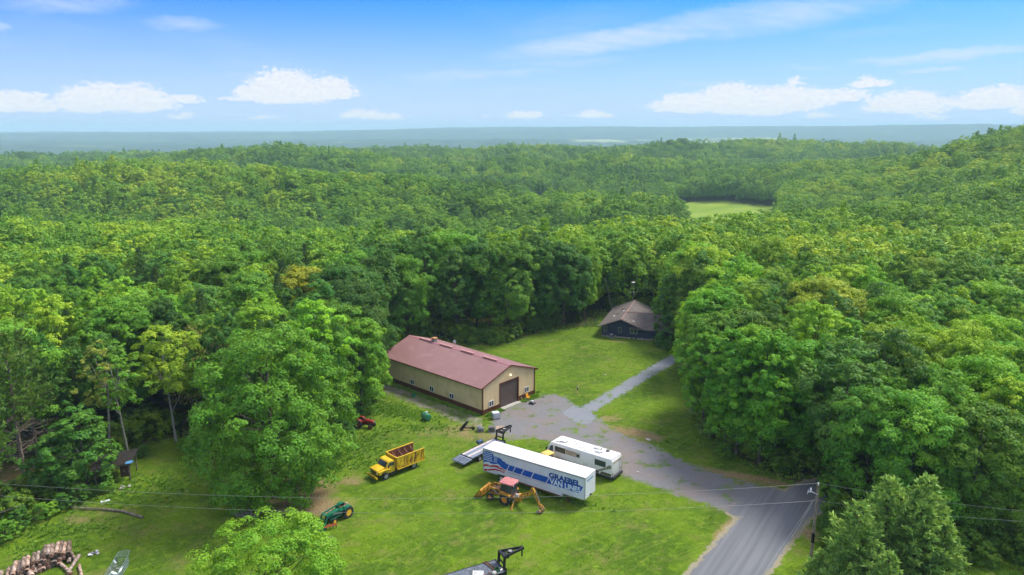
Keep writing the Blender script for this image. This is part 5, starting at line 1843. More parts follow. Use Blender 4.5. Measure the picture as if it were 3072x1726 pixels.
# ---- green farm tractor with loader
def farm_tractor(label, loc, hd, body, rim, seat, name='tractor', loader=True):
    t = thing(name, label, 'tractor', loc, hd)
    dk = CHASSIS
    MB().box(-.35, 2.35, -.2, .2, .45, .8, .03).build('chassis', dk, t)
    MB().prism([(.75, .78), (.78, 1.25), (1.2, 1.3), (2.2, 1.2), (2.36, 1.1), (2.36, .72)], 'y', -.27, .27, .04).build('hood', body, t, True)
    MB().box(2.36, 2.4, -.24, .24, .72, 1.1, .01).build('grille', dk, t)
    MB().box(-.4, .75, -.22, .22, .7, .95, .03).build('transmission', body, t)
    MB().tube((1.7, .12, 1.2), (1.7, .12, 1.75), .03).build('exhaust', dk, t)
    MB().lathe([(.15, 0), (.17, .02), (.15, .04)], (.62, 0, 1.42), 'z', 14).tube((.85, 0, 1.2), (.62, 0, 1.44), .02).build('steering_wheel', dk, t)
    s_ = MB().prism([(-.35, 1.02), (.02, 1.02), (.05, 1.1), (-.25, 1.12), (-.38, 1.5), (-.46, 1.5)], 'y', -.24, .24, .03).build('seat', seat, t, True)
    for s in (1, -1):
        wheel(t, 0, s * .72, .66, .36, rim, .58, lug=True, face=s)
        wheel(t, 1.95, s * .62, .36, .2, rim, .55, face=s)
        MB().prism([(-.55, 1.2), (-.35, 1.42), (.2, 1.45), (.5, 1.2), (.5, 1.14), (.2, 1.38), (-.33, 1.36), (-.5, 1.15)], 'y', *sorted((s * .38, s * .86)), .01).build('fender', body, t)
    MB().tube((0, -.7, .66), (0, .7, .66), .12).build('rear_axle', dk, t)
    MB().beam((1.95, -.55, .4), (1.95, .55, .4), .1, .12).build('front_axle', dk, t)
    MB().tube((2.37, -.14, 1.0), (2.42, -.14, 1.0), .07).tube((2.37, .14, 1.0), (2.42, .14, 1.0), .07).build('headlight', mat('lamp_clear', lin(210, 210, 200), .2), t)
    if loader:
        for s in (1, -1):
            a = MB().beam((.35, s * .46, .6), (.45, s * .46, 1.5), .1, .14, (1, 0, 0)).beam((.4, s * .46, 1.48), (2.75, s * .5, 1.32), .09, .15).beam((2.7, s * .5, 1.36), (3.25, s * .5, .35), .09, .16).build('loader_arm', body, t)
            MB().tube((.5, s * .46, .75), (2.1, s * .48, 1.25), .045).build('hydraulic_ram', STEEL, a)
            MB().beam((.4, s * .46, .62), (2.3, s * .4, .6), .08, .1).build('loader_frame', body, a)
        MB().beam((2.74, -.5, 1.34), (2.74, .5, 1.34), .2, .07).beam((3.0, -.5, .85), (3.0, .5, .85), .1, .1).build('cross_brace', body, t)
        bk = MB().prism([(3.2, .1), (3.25, .6), (3.34, .6), (3.32, .2), (3.85, .06), (3.85, 0)], 'y', -.75, .75).build('loader_bucket', body, t)
        for s in (1, -1):
            MB().prism([(3.22, .1), (3.3, .6), (3.8, .05)], 'y', *sorted((s * .75, s * .78))).build('bucket_side', body, bk)
    return t


GREEN = mat('tractor_green', lin(24, 112, 82), .45, 0, .1, 2.5, lin(60, 128, 96), .15, 3)
RIMY = mat('tractor_rim', lin(232, 180, 30), .5, 0, .1, 4)
farm_tractor('green tractor with front loader and yellow wheels on the lawn', (-19.64, 76.75, 0), math.atan2(-.80, -.60), GREEN, RIMY, mat('cream_seat', lin(226, 202, 160), .6))
REDP = mat('tractor_red', lin(150, 38, 30), .5, 0, .15, 2.5, lin(96, 52, 40), .2, 3)
p = g(1078, 1285)
farm_tractor('old red tractor half hidden by bushes at the wood edge', (p.x, p.y + .6, 0), math.atan2(-.25, .95), REDP, mat('rust_rim', lin(146, 78, 48), .7, 0, .15), mat('dark_seat', lin(60, 40, 36), .7), loader=False)


# ---- small yellow truck between the two white giants
def small_truck():
    hd = math.atan2(.72, -.70)
    t = thing('utility_truck', 'small yellow cab truck squeezed between the moving van trailer and the motorhome', 'truck', (5.55, 88.05, 0), hd)
    yel = mat('pale_yellow', lin(226, 190, 100), .5, 0, .08, 2, lin(196, 150, 60), .15, 2)
    gry = mat('hood_grey', lin(126, 134, 146), .4)
    MB().prism([(.4, .5), (.4, 1.35), (2.1, 1.3), (2.2, .5)], 'y', -.75, .75, .04).build('body', yel, t, True)
    MB().prism([(2.15, .5), (2.15, 1.3), (3.4, 1.15), (3.5, .95), (3.5, .5)], 'y', -.72, .72, .05).build('hood', gry, t, True)
    MB().prism([(.55, 2.1), (.6, 2.2), (1.75, 2.22), (1.85, 2.12)], 'y', -.68, .68, .02).build('cab_roof', yel, t, True)
    b = MB()
    for s in (1, -1):
        b.beam((.5, s * .7, 1.3), (.62, s * .62, 2.15), .09, .09).beam((2.15, s * .7, 1.28), (1.8, s * .62, 2.14), .08, .08)
    b.build('cab_posts', yel, t)
    MB().poly([(2.17, -.66, 1.3), (2.17, .66, 1.3), (1.83, .58, 2.12), (1.83, -.58, 2.12)], [(0, 1, 2, 3)]).build('windshield', mat('pale_glass', lin(150, 172, 188), .1, 0, .1), t)
    MB().box(-1.6, .38, -.85, .85, .7, .95, .03).build('cargo_bed', CHASSIS, t)
    for x in (2.75, -.7):
        for s in (1, -1):
            wheel(t, x, s * .72, .36, .22, STEEL, .58, face=s)


small_truck()


# ---- gooseneck flatbed trailers
def gooseneck(label, loc, hd, deck_len, strips, ramps, width=2.3):
    t = thing('flatbed_trailer', label, 'trailer', loc, hd)
    blk = mat('trailer_black', lin(30, 30, 34), .5, 0, .2, 3, lin(70, 66, 62), .2, 3)
    w = width / 2
    for s in (1, -1):
        MB().box(0, deck_len, *sorted((s * (w - .12), s * w)), .6, .86).build('side_rail', blk, t)
    MB().box(0, deck_len, -.35, .35, .5, .78).build('main_frame', blk, t)
    n = 10
    y = -w + .12
    pw = (2 * w - .24) / n
    for k in range(n):
        m = strips[min(len(strips) - 1, int(k * len(strips) / n))]
        MB().box(.04, deck_len - .04, y + .006, y + pw - .006, .78 + (k % 3) * .003, .85 + (k % 3) * .003).build('deck_plank', m, t)
        y += pw
    MB().box(-.1, .04, -w, w, .62, .872).build('tail_rail', blk, t)
    MB().box(deck_len - .04, deck_len + .12, -w, w, .6, .9).build('front_rail', blk, t)
    if ramps:
        for s in (1, -1):
            r_ = MB().prism([(-.14, .66), (-.14, .80), (-1.65, .70), (-1.75, .56)], 'y', *sorted((s * .06, s * (w - .02)))).build('ramp', strips[0], t)
            for k in range(5):
                MB().box(-1.75 + .3 * k, -1.7 + .3 * k, *sorted((s * .07, s * (w - .03))), .715 + .02 * k, .735 + .02 * k).build('cleat', blk, r_)
    rimg = mat('trailer_rim', lin(150, 150, 150), .5)
    for x in (1.3, 2.2):
        for s in (1, -1):
            wheel(t, x, s * (w + .02), .36, .24, rimg, .6, face=s)
    # the neck
    x = deck_len + .25
    nk = MB()
    for s in (1, -1):
        nk.beam((x - .1, s * .62, .6), (x, s * .62, 2.15), .14, .24, (1, 0, 0))
        nk.beam((x - .05, s * .6, 2.1), (x + 2.3, s * .12, 2.15), .12, .26)
    nk.beam((x, -.66, 2.12), (x, .66, 2.12), .24, .2)
    nk.beam((x - .05, -.6, 1.3), (x - .05, .6, 1.3), .12, .14)
    nko = nk.build('gooseneck', blk, t)
    MB().beam((x + 2.3, -.2, 2.15), (x + 2.3, .2, 2.15), .26, .28).tube((x + 2.3, 0, 2.1), (x + 2.3, 0, 1.2), .08).build('coupler', blk, nko)
    MB().box(x + .1, x + .6, -.45, .45, 1.75, 2.0, .02).build('tool_box', mat('box_dark', lin(50, 54, 62), .5), nko)
    sp = wheel(t, 0, 0, .34, .22, rimg, .6)
    sp.rotation_euler = (math.pi / 2, 0, 0)
    sp.location = (x + .95, .34, 2.12)
    sp.name = 'spare_wheel'
    for s in (1, -1):
        MB().box(x - .05, x + .08, s * .85 - .06, s * .85 + .06, .02, 1.0).box(x - .12, x + .15, s * .85 - .13, s * .85 + .13, 0, .04).build('landing_leg', blk, t)
    return t


steel_deck = mat('steel_deck', lin(132, 142, 160), .5, .2, .1, 1.5)
pale_wood = mat('pale_planks', lin(206, 196, 190), .8, 0, .12, 3, lin(176, 156, 140), .25, 3)
grey_wood = mat('grey_planks', lin(104, 112, 124), .8, 0, .15, 3, lin(80, 84, 90), .25, 3)
FB1 = gooseneck('black gooseneck flatbed trailer with fold-flat ramps behind the flag end of the moving van', (-6.15, 90.63, 0), math.atan2(.77, .64), 6.7, [steel_deck, pale_wood, steel_deck, pale_wood], True)
FB2 = gooseneck('dark gooseneck flatbed trailer loaded with junk and a rack', (-1.24 - 7.0 * .888, 65.5 - 7.0 * .459, 0), math.atan2(.459, .888), 7.0, [grey_wood], False, 2.5)

# ------------------------------------------------------------------ yard things
def on(px, py, z=0.0):
    p = g(px, py)
    return (p.x, p.y, z)


WOOD = mat('weathered_wood', lin(150, 140, 128), .85, 0, .15, 4, lin(112, 100, 88), .25, 4, .3, 30)
WHITE_PL = mat('white_plastic', lin(226, 230, 234), .5, 0, .05)

# green fuel drum
t = thing('fuel_tank', 'green cylindrical fuel tank lying in the grass beside the barn track', 'tank', (-13.35, 105.1, 0), math.radians(-52))
gt_ = mat('tank_green', lin(34, 118, 74), .45, 0, .1, 2, lin(92, 150, 110), .2, 2)
MB().lathe([(.05, -.78), (.4, -.75), (.52, -.66), (.55, -.6), (.55, .6), (.52, .66), (.4, .75), (.05, .78)], (0, 0, .62), 'x', 24).build('drum', gt_, t, True)
for x in (-.35, .05, .4):
    MB().lathe([(.56, -.03), (.575, -.02), (.575, .02), (.56, .03)], (x, 0, .62), 'x', 24, True).build('band', mat('band_pale', lin(150, 184, 156), .5), t)
MB().tube((.1, 0, 1.15), (.1, 0, 1.3), .09).box(-.02, .3, -.1, .1, 1.3, 1.42, .02).build('filler_cap', WHITE_PL, t)
for x in (-.45, .45):
    MB().box(x - .06, x + .06, -.45, .45, 0, .16).build('cradle', CHASSIS, t)

# white liquid tote
t = thing('liquid_tote', 'white cube-shaped liquid tote with wire cage on a pallet by the barn corner', 'tote', (-2.55, 105.6, 0), math.radians(25))
MB().box(-.55, .55, -.47, .47, .16, 1.1, .1).build('bottle', WHITE_PL, t, True)
b = MB()
for k in range(7):
    x = -.57 + .19 * k
    for y in (-.49, .49):
        b.tube((x, y, .14), (x, y, 1.12), .014, n=4)
    for z in (.3, .6, .9):
        pass
for z in (.16, .4, .64, .88, 1.12):
    for y in (-.49, .49):
        b.tube((-.58, y, z), (.58, y, z), .014, n=4)
    for x in (-.58, .58):
        b.tube((x, -.49, z), (x, .49, z), .014, n=4)
b.build('cage', STEEL, t)
MB().lathe([(.14, 0), (.14, .05), (.02, .06)], (0, 0, 1.1), 'z', 14).build('lid', mat('tote_cap', lin(180, 184, 188), .5), t)
b = MB()
for y in (-.42, 0, .42):
    b.box(-.58, .58, y - .06, y + .06, 0, .13)
b.build('pallet', WOOD, t)
MB().box(-.59, -.57, -.3, .3, .5, .85).build('label_plate', mat('plate_grey', lin(150, 158, 166), .6), t)


def pallet_of_stone(label, loc, rz, rows, mcol, seed):
    t = thing('pallet_stack', label, 'pallet', loc, rz, None)
    rng = random.Random(seed)
    for y in (-.45, 0, .45):
        MB().box(-.5, .5, y - .05, y + .05, 0, .1).build('runner', WOOD, t)
    for k in range(5):
        x = -.5 + .22 * k
        MB().box(x, x + .12, -.5, .5, .101, .125).build('slat', WOOD, t)
    m1 = mat('paver_a_' + mcol, lin(*{'grey': (120, 122, 126), 'dull': (108, 104, 100)}[mcol]), .9, 0, .15, 5, None, 0, 1, .4)
    z = .128
    for r_ in range(rows):
        for i in range(3):
            for j in range(3):
                if rng.random() < .92 or r_ < rows - 1:
                    x, y = -.48 + .32 * i, -.48 + .32 * j
                    MB().box(x + .01, x + .3 + rng.uniform(0, .015), y + .01, y + .3, z, z + .13 - rng.uniform(.004, .03), .012).build('stone', m1, t)
        z += .132
    return t, z


t, z = pallet_of_stone('pallet of grey stones topped with loose rubble near the barn corner', on(1441, 1294), .12, 3, 'grey', 3)
rb = mat('rubble', lin(150, 154, 162), .9, 0, .15, 4)
rng = random.Random(8)
for k in range(9):
    x, y = rng.uniform(-.35, .35), rng.uniform(-.35, .35)
    s = rng.uniform(.1, .17)
    MB().lathe([(.02, -s), (s * .8, -s * .6), (s, 0), (s * .7, s * .6), (.02, s * .9)], (x, y, z + s * .6 + (.12 if k > 5 else 0)), 'z', 7).build('rubble_stone', rb, t)
pallet_of_stone('taller pallet of dull grey stones next to a leaning pallet', on(1475, 1294), .05, 5, 'dull', 4)
t = thing('wood_pallet', 'empty wooden pallet leaning at a slant behind the gooseneck', 'pallet', on(1502, 1296), .15)
lean = lambda x, u, o: (x, -.3 + u * .86 + o * .5, .06 + u * .52 - o * .86)
tan_w = mat('fresh_pallet', lin(206, 176, 142), .85, 0, .12, 4)
for k in range(8):
    x = -.6 + .165 * k
    MB().poly([lean(x + a, u, o) for a in (0, .1) for u in (0, 1.15) for o in (0, .03)], [(0, 1, 3, 2), (4, 6, 7, 5), (0, 4, 5, 1), (2, 3, 7, 6), (0, 2, 6, 4), (1, 5, 7, 3)]).build('slat', tan_w, t)
for u in (.04, .55, 1.04):
    MB().poly([lean(x, u + a, o) for x in (-.6, .68) for a in (0, .08) for o in (.031, .12)], [(0, 1, 3, 2), (4, 6, 7, 5), (0, 4, 5, 1), (2, 3, 7, 6), (0, 2, 6, 4), (1, 5, 7, 3)]).build('runner', WOOD, t)

# black implement standing on its blade
t = thing('dozer_blade', 'black tractor blade attachment standing in the worn grass beside the stone pallets', 'implement', on(1395, 1290), math.radians(38))
bk = mat('implement_black', lin(26, 26, 30), .45, 0, .2, 3, lin(66, 60, 56), .2, 3)
MB().prism([(-.9, 0), (-.85, .5), (-.1, 1.05), (.55, 1.3), (.6, 1.1), (.1, .6), (-.3, .25), (-.35, 0)], 'y', -.06, .06).build('blade', bk, t)
MB().beam((-.2, 0, .4), (.7, -.7, .35), .14, .14).beam((.7, -.7, .35), (1.1, -.9, .1), .1, .12).build('arm', bk, t)
MB().lathe([(.1, -.06), (.26, -.05), (.26, .05), (.1, .06)], (.95, -.85, .27), 'y', 16, True).build('disc', bk, t)
MB().tube((.1, .05, .7), (.7, -.6, .5), .05).build('hydraulic_ram', STEEL, t)

# beside the big door
t = thing('plastic_chair', 'orange-yellow plastic chair leaning on the barn wall beside the big door', 'chair', (2.65, 113.75, 0), .83)
oy = mat('toy_orange', lin(226, 160, 30), .5, 0, .08)
MB().box(-.28, .28, -.28, .22, .4, .46, .02).build('seat', oy, t)
MB().prism([(.18, .44), (.3, 1.05), (.24, 1.07), (.12, .46)], 'x', -.28, .28, .01).build('backrest', oy, t)
for x in (-.25, .25):
    for y in (-.25, .2):
        MB().beam((x, y, 0), (x * .95, y * .95, .41), .06, .06).build('leg', oy, t)
    MB().beam((x * 1.1, -.25, .62), (x * 1.1, .2, .66), .05, .05).build('armrest', oy, t)
t = thing('push_mower', 'grey and white push mower with black deck in front of the orange chair', 'mower', (3.3, 111.75, 0), -.5)
MB().prism([(-.45, .12), (-.42, .3), (.35, .34), (.5, .2), (.5, .12)], 'y', -.3, .3, .04).build('deck', mat('mower_deck', lin(60, 62, 66), .5), t, True)
MB().box(-.22, .25, -.18, .18, .33, .62, .06).build('engine', mat('mower_white', lin(212, 214, 216), .5), t, True)
MB().path([(-.4, -.22, .3), (-1.1, -.22, .85), (-1.1, .22, .85), (-.4, .22, .3)], .018).build('handle', STEEL, t)
for x in (-.36, .4):
    for s in (1, -1):
        wheel(t, x, s * .32, .13, .07, STEEL, .6, 14, face=s)
t = thing('bucket', 'green plastic bucket standing at the foot of the long barn wall', 'bucket', (-16.55, 115.0, 0), 0)
MB().lathe([(.2, 0), (.26, .5), (.28, .5), (.28, .53), (.24, .53), (.18, .04)], (0, 0, 0), 'z', 18).build('pail', mat('bucket_green', lin(24, 148, 96), .5), t, True)
MB().path([(-.27, 0, .5), (-.2, 0, .7), (0, 0, .78), (.2, 0, .7), (.27, 0, .5)], .01, 5).build('handle', STEEL, t)
t = thing('plank', 'pale board dropped in the weeds beside the mower', 'board', (4.6, 112.7, .02), .35)
MB().box(-.6, .6, -.09, .09, 0, .04).build('board', WOOD, t)

# blue drum on the flatbed
t = thing('blue_drum', 'dark blue drum lying on the flatbed trailer deck', 'drum', (-4.55, 94.6, .86), .75)
MB().lathe([(.02, -.44), (.27, -.44), (.29, -.4), (.29, .4), (.27, .44), (.02, .44)], (0, 0, .29), 'x', 20).build('drum', mat('drum_blue', lin(52, 78, 104), .4, 0, .1), t, True)
MB().lathe([(.295, -.02), (.31, 0), (.295, .02)], (.15, 0, .29), 'x', 20, True).build('hoop', mat('drum_blue_b', lin(66, 96, 124), .4), t)
MB().lathe([(.295, -.02), (.31, 0), (.295, .02)], (-.15, 0, .29), 'x', 20, True).build('hoop', mat('drum_blue_b', lin(66, 96, 124), .4), t)

# load of the near flatbed (its own frame of reference)
c2, s2 = .888, .459
def fb2(x, y, z=.862):
    ox, oy = -1.24 - 7.0 * .888, 65.5 - 7.0 * .459
    return (ox + x * c2 - y * s2, oy + x * s2 + y * c2, z)
H2 = math.atan2(s2, c2)
t = thing('wood_rack', 'brown wooden rack with dark openings lying on the junk-loaded flatbed', 'rack', fb2(6.1, .3), H2 + 1.75)
rw = mat('rack_brown', lin(112, 84, 66), .85, 0, .2, 3)
for y in (-.16, .16):
    MB().box(-1.0, 1.0, y - .03, y + .03, 0, .1).build('side_bar', rw, t)
for k in range(9):
    MB().box(-1.0 + .24 * k, -.94 + .24 * k, -.13, .13, .02, .08).build('rung', rw, t)
t = thing('white_pallet', 'white painted slatted pallet on the junk-loaded flatbed', 'pallet', fb2(4.4, -.35), H2 - .5)
wp = mat('white_paint', lin(222, 222, 216), .7, 0, .08)
for k in range(5):
    MB().box(-.55, .55, -.45 + .2 * k, -.33 + .2 * k, .1, .125).build('slat', wp, t)
for x in (-.5, 0, .46):
    MB().box(x, x + .06, -.45, .47, 0, .099).build('runner', wp, t)
t = thing('green_crate', 'green plastic crate at the front of the junk-loaded flatbed', 'crate', fb2(6.3, -.75), H2 + .2)
gc_ = mat('crate_green', lin(40, 92, 56), .6)
MB().box(-.25, .25, -.2, .2, 0, .03).build('bottom', gc_, t)
for q in ((-.25, .25, -.2, -.17), (-.25, .25, .17, .2), (-.25, -.22, -.17, .17), (.22, .25, -.17, .17)):
    MB().box(*q, .03, .34).build('side', gc_, t)
for k, (x, y, lab, col, r_) in enumerate([(5.2, -.75, 'rust-brown scrap iron heap on the junk-loaded flatbed', (146, 96, 74), .28), (3.4, -.7, 'reddish broken tiles heaped on the junk-loaded flatbed', (172, 112, 92), .3),
                                          (5.9, -1.0, 'pale sack slumped near the green crate', (206, 204, 198), .22)]):
    t = thing('scrap_heap' if k < 2 else 'sack', lab, 'scrap' if k < 2 else 'sack', fb2(x, y), H2)
    m_ = mat('heap%d' % k, lin(*col), .85, 0, .3, 6, lin(90, 70, 60), .25, 5)
    rq = random.Random(k)
    if k == 2:
        MB().lathe([(.1, 0), (.25, .05), (.27, .15), (.2, .25), (.05, .3)], (0, 0, 0), 'z', 12).build('bag', m_, t, True)
    else:
        for q in range(12):
            a, d, l = rq.uniform(0, 6.28), rq.uniform(0, .35), rq.uniform(.1, .28)
            c = Vector((math.cos(a) * d * 1.6, math.sin(a) * d, rq.uniform(.03, .2 if d < .2 else .08)))
            e = c + Vector((rq.uniform(-1, 1), rq.uniform(-1, 1), rq.uniform(0, .3))).normalized() * l
            e.z = max(.03, e.z)
            MB().beam(c, e, rq.uniform(.05, .12), rq.uniform(.03, .06)).build('piece', m_, t)
t = thing('hose_reel', 'white and red ring-shaped hose reel on the junk-loaded flatbed corner', 'hose reel', fb2(6.75, -.62), 0)
MB().lathe([(.1, 0), (.2, .02), (.24, .06), (.2, .1), (.1, .12)], (0, 0, .0), 'z', 18, True).build('coil', wp, t, True)
MB().tube((0, 0, 0), (0, 0, .14), .08).build('hub', mat('hub_red', lin(150, 50, 46), .5), t)

# implement and scrap in front of the green tractor
t = thing('field_cultivator', 'rusty orange implement frame beside the loader bucket of the green tractor', 'implement', on(992, 1588), math.radians(28))
orr = mat('rust_orange', lin(190, 92, 52), .7, 0, .2, 3)
MB().beam((-.7, -.12, .42), (.75, -.12, .46), .09, .08).beam((-.7, .14, .42), (.75, .14, .46), .09, .08).beam((-.1, -.2, .5), (-.1, .25, .5), .08, .08).build('frame', orr, t)
for k in range(4):
    x = -.55 + .38 * k
    MB().beam((x, 0, .42), (x + .1, 0, .02), .05, .05, (1, 0, 0)).build('tine', CHASSIS, t)
t = thing('scrap_pile', 'tangle of silver pipes and grey metal behind the lime green maple', 'scrap', on(985, 1625), .4)
rq = random.Random(15)
for q in range(16):
    c = Vector((rq.uniform(-.9, .9), rq.uniform(-.5, .5), rq.uniform(.05, .35)))
    e = c + Vector((rq.uniform(-1, 1), rq.uniform(-.8, .8), rq.uniform(-.15, .3))) * .7
    e.z = max(.04, e.z)
    MB().tube(c, e, rq.uniform(.02, .05), n=6).build('pipe', STEEL if q % 2 else mat('scrap_grey', lin(110, 108, 108), .7), t)

# ------------------------------------------------------------------ log pile and logs
LOGB = [mat('log_bark_%d' % k, lin(*[min(255, int(q * 1.08)) for q in c]), .92, 0, .22, 4, lin(*d), .28, 3, .6, 16, .1) for k, (c, d) in enumerate([((172, 154, 142), (128, 112, 100)), ((156, 136, 122), (112, 94, 82)), ((186, 166, 150), (150, 118, 100)), ((134, 116, 102), (92, 78, 68))])]
CUT = mat('cut_end', lin(176, 130, 104), .9, 0, .15, 6, lin(120, 84, 66), .3, 4)
CUTD = mat('dark_end', lin(74, 60, 52), .9, 0, .2, 6)


def log(label, c, d, L, r, k, group=None, tilt=0.0, dark=False):
    """log with centre c, lying along the horizontal direction d (radians)"""
    t = thing('log', label, 'log', c, d, group)
    t.rotation_euler = (0, -tilt, d)
    rq = random.Random(int(c[0] * 100) + int(c[1] * 10))
    n = 5
    pr = [(r * rq.uniform(.93, 1.05), -L / 2 + L * i / n) for i in range(n + 1)]
    MB().lathe(pr, (0, 0, 0), 'x', 12).build('bark', LOGB[k % 4], t, True)
    for s in (1, -1):
        MB().lathe([(pr[0][0] * .93, s * (L / 2 + .002)), (.02, s * (L / 2 + .008))], (0, 0, 0), 'x', 12).build('cut_end', CUTD if dark else CUT, t)
    return t


lr_ = random.Random(41)
PA, PB = Vector(on(8, 1735)), Vector(on(212, 1672))
row_dir = (PB - PA).normalized()
axis = 2.05
GL = 'logs stacked in the pile on the lawn'
nrow = 17
rr = .19
tops = []
for k in range(nrow):
    f = k / (nrow - 1)
    r_ = lr_.uniform(.18, .24)
    c = PA.lerp(PB, f)
    log('weathered log in the bottom layer of the log pile', (c.x + lr_.uniform(-.1, .1), c.y + lr_.uniform(-.35, .35), r_ + .01), axis + lr_.uniform(-.06, .06), 2.4, r_, k, GL, 0, k % 2 == 0)
for lay, (k0, k1, dy) in enumerate(((2, 16, .1), (4, 15, .25), (9, 14, .35))):
    for k in range(k0, k1):
        f = (k + .5 + .5 * (lay % 2)) / (nrow - 1)
        r_ = lr_.uniform(.17, .25)
        c = PA.lerp(PB, min(f, 1))
        log('weathered log in the middle layers of the log pile' if lay < 2 else 'weathered log lying on the very top of the log pile', (c.x + lr_.uniform(-.08, .08), c.y + dy + lr_.uniform(-.3, .3), .22 + .36 * (lay + 1)), axis + lr_.uniform(-.07, .07), lr_.uniform(1.9, 2.5), r_, k + lay, GL, lr_.uniform(-.04, .04), (k + lay) % 3 == 0)
for lab, a, b_, r_, k, z in (('slanting pale log sprawled from the log pile over the grass', (172, 1688), (216, 1728), .17, 2, .25), ('long pale log propped across another at the end of the log pile', (240, 1678), (204, 1734), .17, 0, .5),
                             ('short log beside the crossed logs at the end of the pile', (238, 1700), (246, 1735), .15, 2, .17), ('log leaning against the end of the log pile', (205, 1652), (228, 1688), .16, 1, .3)):
    p, q = Vector(on(*a)), Vector(on(*b_))
    m_ = (p + q) / 2
    log(lab, (m_.x, m_.y, z), math.atan2(q.y - p.y, q.x - p.x), (q - p).length * .97, r_, k)
p = on(103, 1722)
log('fat pale freshly cut log end in front of the log pile', (p[0], p[1] - .5, .3), axis + .3, 1.3, .3, 2)
# logs by the bare soil
k7 = .18317
for lab, a, b_, r_, k in (('short dark log on the bare soil beside the huge maple', (1310, 320), (1450, 450), .15, 3), ('stubby dark log standing up from the bare soil', (1430, 280), (1475, 390), .16, 3), ('thick log with pale cut end at the edge of the bare soil', (1640, 190), (1750, 335), .2, 1)):
    p, q = Vector(on(630 + a[0] * k7, 1390 + a[1] * k7)), Vector(on(630 + b_[0] * k7, 1390 + b_[1] * k7))
    m_ = (p + q) / 2
    log(lab, (m_.x, m_.y, r_), math.atan2(q.y - p.y, q.x - p.x), max(1.0, (q - p).length), r_, k)


def branch(label, pts, r, loc, name='fallen_branch', twigs=6, seed=1):
    t = thing(name, label, 'branch', loc, 0)
    b = MB()
    for i in range(len(pts) - 1):
        b.tube(pts[i], pts[i + 1], r * (1 - i / len(pts)) + .015, r * (1 - (i + 1) / len(pts)) + .015, 7)
    b.build('limb', GREYWOOD, t, True)
    rq = random.Random(seed)
    for k in range(twigs):
        i = rq.randrange(max(1, len(pts) // 3), len(pts))
        s = Vector(pts[i])
        e = s + Vector((rq.uniform(-1, .3), rq.uniform(-.8, .8), rq.uniform(0, .5))) * rq.uniform(.6, 1.4)
        e.z = max(.03, e.z)
        MB().tube(s, e, .03, .01, 5).build('twig', GREYWOOD, t)
    return t


o = on(428, 1556)
pts = [tuple(Vector(on(x, y, z)) - Vector(o)) for x, y, z in ((428, 1556, .16), (370, 1538, .16), (320, 1533, .2), (260, 1530, .2), (225, 1528, .25), (205, 1522, .3))]
branch('long fallen grey branch lying along the edge of the lawn', pts, .15, o, twigs=16, seed=5)
o = on(960, 1412)
branch('thin pale branch behind the log with the pale cut end', [(0, 0, .1), (-1.0, -.25, .12), (-1.7, -.4, .08)], .06, o, twigs=2)

# grey lumber heap
t = thing('lumber_pile', 'fanned heap of grey weathered planks on the grass below the huge maple', 'lumber', on(730, 1545), 0)
rq = random.Random(12)
lum = mat('grey_lumber', lin(138, 132, 132), .9, 0, .15, 3, lin(104, 98, 98), .25, 4, .3, 24)
for k in range(17):
    a = rq.uniform(-.95, -.25)
    L = rq.uniform(1.5, 2.6)
    ox, oy = -1.1 + .13 * k, rq.uniform(-.25, .35)
    z = .04 + .035 * (k % 5)
    MB().beam((ox - math.cos(a) * L / 2, oy - math.sin(a) * L / 2, z), (ox + math.cos(a) * L / 2, oy + math.sin(a) * L / 2, z + .02), .15, .035).build('plank', lum, t)
MB().beam((.4, .5, .3), (1.5, 1.1, .12), .1, .08).build('plank', lum, t)

# old machine below the maple
t = thing('garden_tiller', 'old grey tiller with a rusty drawbar under the edge of the huge maple', 'tiller', on(722, 1500), math.radians(20))
MB().box(-.5, .35, -.3, .3, .35, .75, .08).build('engine_cover', mat('tiller_grey', lin(150, 152, 156), .5, 0, .1), t, True)
MB().beam((-.4, 0, .4), (-1.9, -.45, .12), .12, .1).build('drawbar', mat('rust_brown', lin(124, 68, 46), .85, 0, .2), t)
MB().tube((.35, 0, .62), (.5, 0, .62), .07).build('tail_lamp', mat('lamp_bright_red', lin(190, 40, 36), .4), t)
for s in (1, -1):
    wheel(t, 0, s * .4, .3, .16, STEEL, .55, 16, face=s)

# old tyre and junk beside the bushes
t = thing('old_tyre', 'worn black tyre lying in the weeds beside the bushes', 'tyre', on(1044, 1347), 0)
MB().lathe([(.28, .02), (.46, 0), (.52, .06), (.52, .18), (.46, .24), (.28, .22)], (0, 0, 0), 'z', 22, True).build('tread', RUBBER, t, True)
t = thing('blue_tarp', 'small crumpled blue tarpaulin in the weeds above the old tyre', 'tarpaulin', on(1040, 1322), 0)
b = MB()
rq = random.Random(3)
n = 6
V = [(-.6 + 1.2 * i / n + rq.uniform(-.05, .05), -.4 + .8 * j / n + rq.uniform(-.05, .05), .06 + rq.uniform(0, .28) * (1 if 0 < i < n and 0 < j < n else .1)) for i in range(n + 1) for j in range(n + 1)]
b.poly(V, [(i * (n + 1) + j, (i + 1) * (n + 1) + j, (i + 1) * (n + 1) + j + 1, i * (n + 1) + j + 1) for i in range(n) for j in range(n)])
b.build('sheet', mat('tarp_blue', lin(76, 106, 148), .6, 0, .1), t, True)

